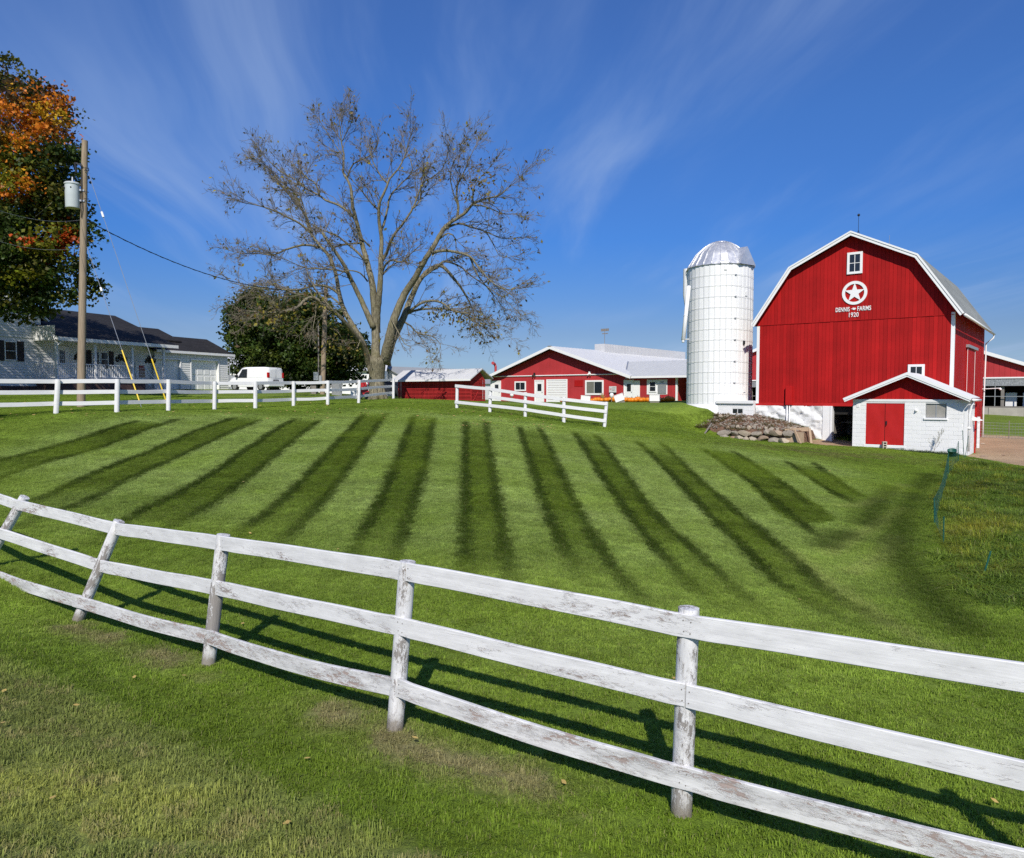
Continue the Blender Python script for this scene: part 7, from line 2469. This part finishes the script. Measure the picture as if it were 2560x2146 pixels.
for i, nd in enumerate(limbs):
    big = nd[0][1] > 28*mpp
    tgt = trunk_m if i == 0 else lm_
    tgt.tube([v for v, r in nd], [max(r, .012) for v, r in nd], 12 if i == 0 else (9 if nd[0][1] > .15 else 6), True)
# root flare and gnarl on the trunk
for k in range(7):
    a = k*.9; d = Vector((math.cos(a), math.sin(a), 0))
    trunk_m.tube([d*.75+Vector((0, 0, -.25)), d*.38+Vector((0, 0, .35)), d*.12+Vector((0, 0, 1.6))], [.16, .22, .10], 7)
trunk_m.build('trunk', M_bark, wal, True)
lm_.build('limbs', M_bark, wal, True)
# twigs grown from the limbs
tw = MB(); leaves = []; nuts = []
centre = P(500+1030*TS, 250+1250*TS, TY)-tb0
def rv3(s): return Vector((wrr.gauss(0, s), wrr.gauss(0, s), wrr.gauss(0, s)))
def twig(p, d, L, r, lev):
    n = (6, 4, 3)[lev]
    pts = [p]; q = p.copy(); dd = d.copy()
    for k in range(n):
        dd = (dd+rv3(.14)+Vector((0, 0, -.02 if lev == 0 else .03))).normalized()
        q = q+dd*L/n; pts.append(q.copy())
    tw.tube(pts, [max(.0066, r*(1-.72*k/n)) for k in range(n+1)], (5, 4, 3)[lev], False)
    if lev < 2:
        m = int(L/((.22, .16)[lev]))+1
        for k in range(m):
            f = wrr.uniform(.15, 1.0); i = min(n-1, int(f*n)); b = pts[i].lerp(pts[i+1], f*n-i)
            a = (pts[i+1]-pts[i]).normalized()
            e = (a*wrr.uniform(.7, 1.2)+rv3(.55)).normalized()
            if e.dot(a) < 0: e = (e+a).normalized()
            twig(b, e, L*wrr.uniform(.26, .5)*(1.15-f*.45), r*.5, lev+1)
    elif wrr.random() < .065:
        leaves.append(q.copy())
for i, nd in enumerate(limbs):
    if i == 0: continue
    Ltot = 0
    for (v0, r0_), (v1, r1_) in zip(nd, nd[1:]):
        sl = (v1-v0).length; Ltot += sl
        if r0_ > .155: continue
        rate = 2.9 if r0_ < .07 else 1.3
        if i >= len(limbs)-7: rate *= .5
        for _ in range(int(sl*rate+wrr.random())):
            b = v0.lerp(v1, wrr.random()); a = (v1-v0).normalized()
            o_ = (b-centre).normalized()
            e = (a*.55+o_*.45+rv3(.52)).normalized()
            twig(b, e, wrr.uniform(1.0, 2.6)*(1.0 if r0_ < .08 else .8), max(.014, min(.028, r0_*.5)), 0)
    v, r = nd[-1]; a = (nd[-1][0]-nd[-3][0]).normalized()
    for _ in range(4): twig(v, (a+rv3(.35)).normalized(), wrr.uniform(.5, 1.15), .014, 0)
tw.build('twigs', M_twig, wal)
# the few leaves left, thicker low on the right and the broken low branch
cen = [np.array(l) for l in leaves]
lowb = [(v, r) for v, r in limbs[-7]]
ex = []
for src_, cnt, spread in ((limbs[24], 150, .6), (limbs[26], 320, .55), (limbs[-6], 220, .5), (limbs[-3], 100, .5), (limbs[-1], 160, .6)):
    for k in range(cnt):
        v = src_[wrr.randrange(len(src_)//3, len(src_))][0]
        ex.append(np.array(v)+np.random.default_rng(k).normal(size=3)*spread*np.array((1, 1, .7))+np.array((0, 0, -.3)))
cen = np.array(cen+ex)
u = wr2.random(len(cen))[:, None]
col = np.where(u < .35, np.array((.28, .23, .03)), np.where(u < .7, np.array((.15, .14, .035)), np.array((.16, .10, .04))))*wr2.uniform(.6, 1.3, (len(cen), 1))
leaf_mesh('leaves', cen, col, .16, wal, -.1, elong=1.5, seed=8, droop=.8)
print('walnut twig faces', len(tw.f), 'leaves', len(cen))
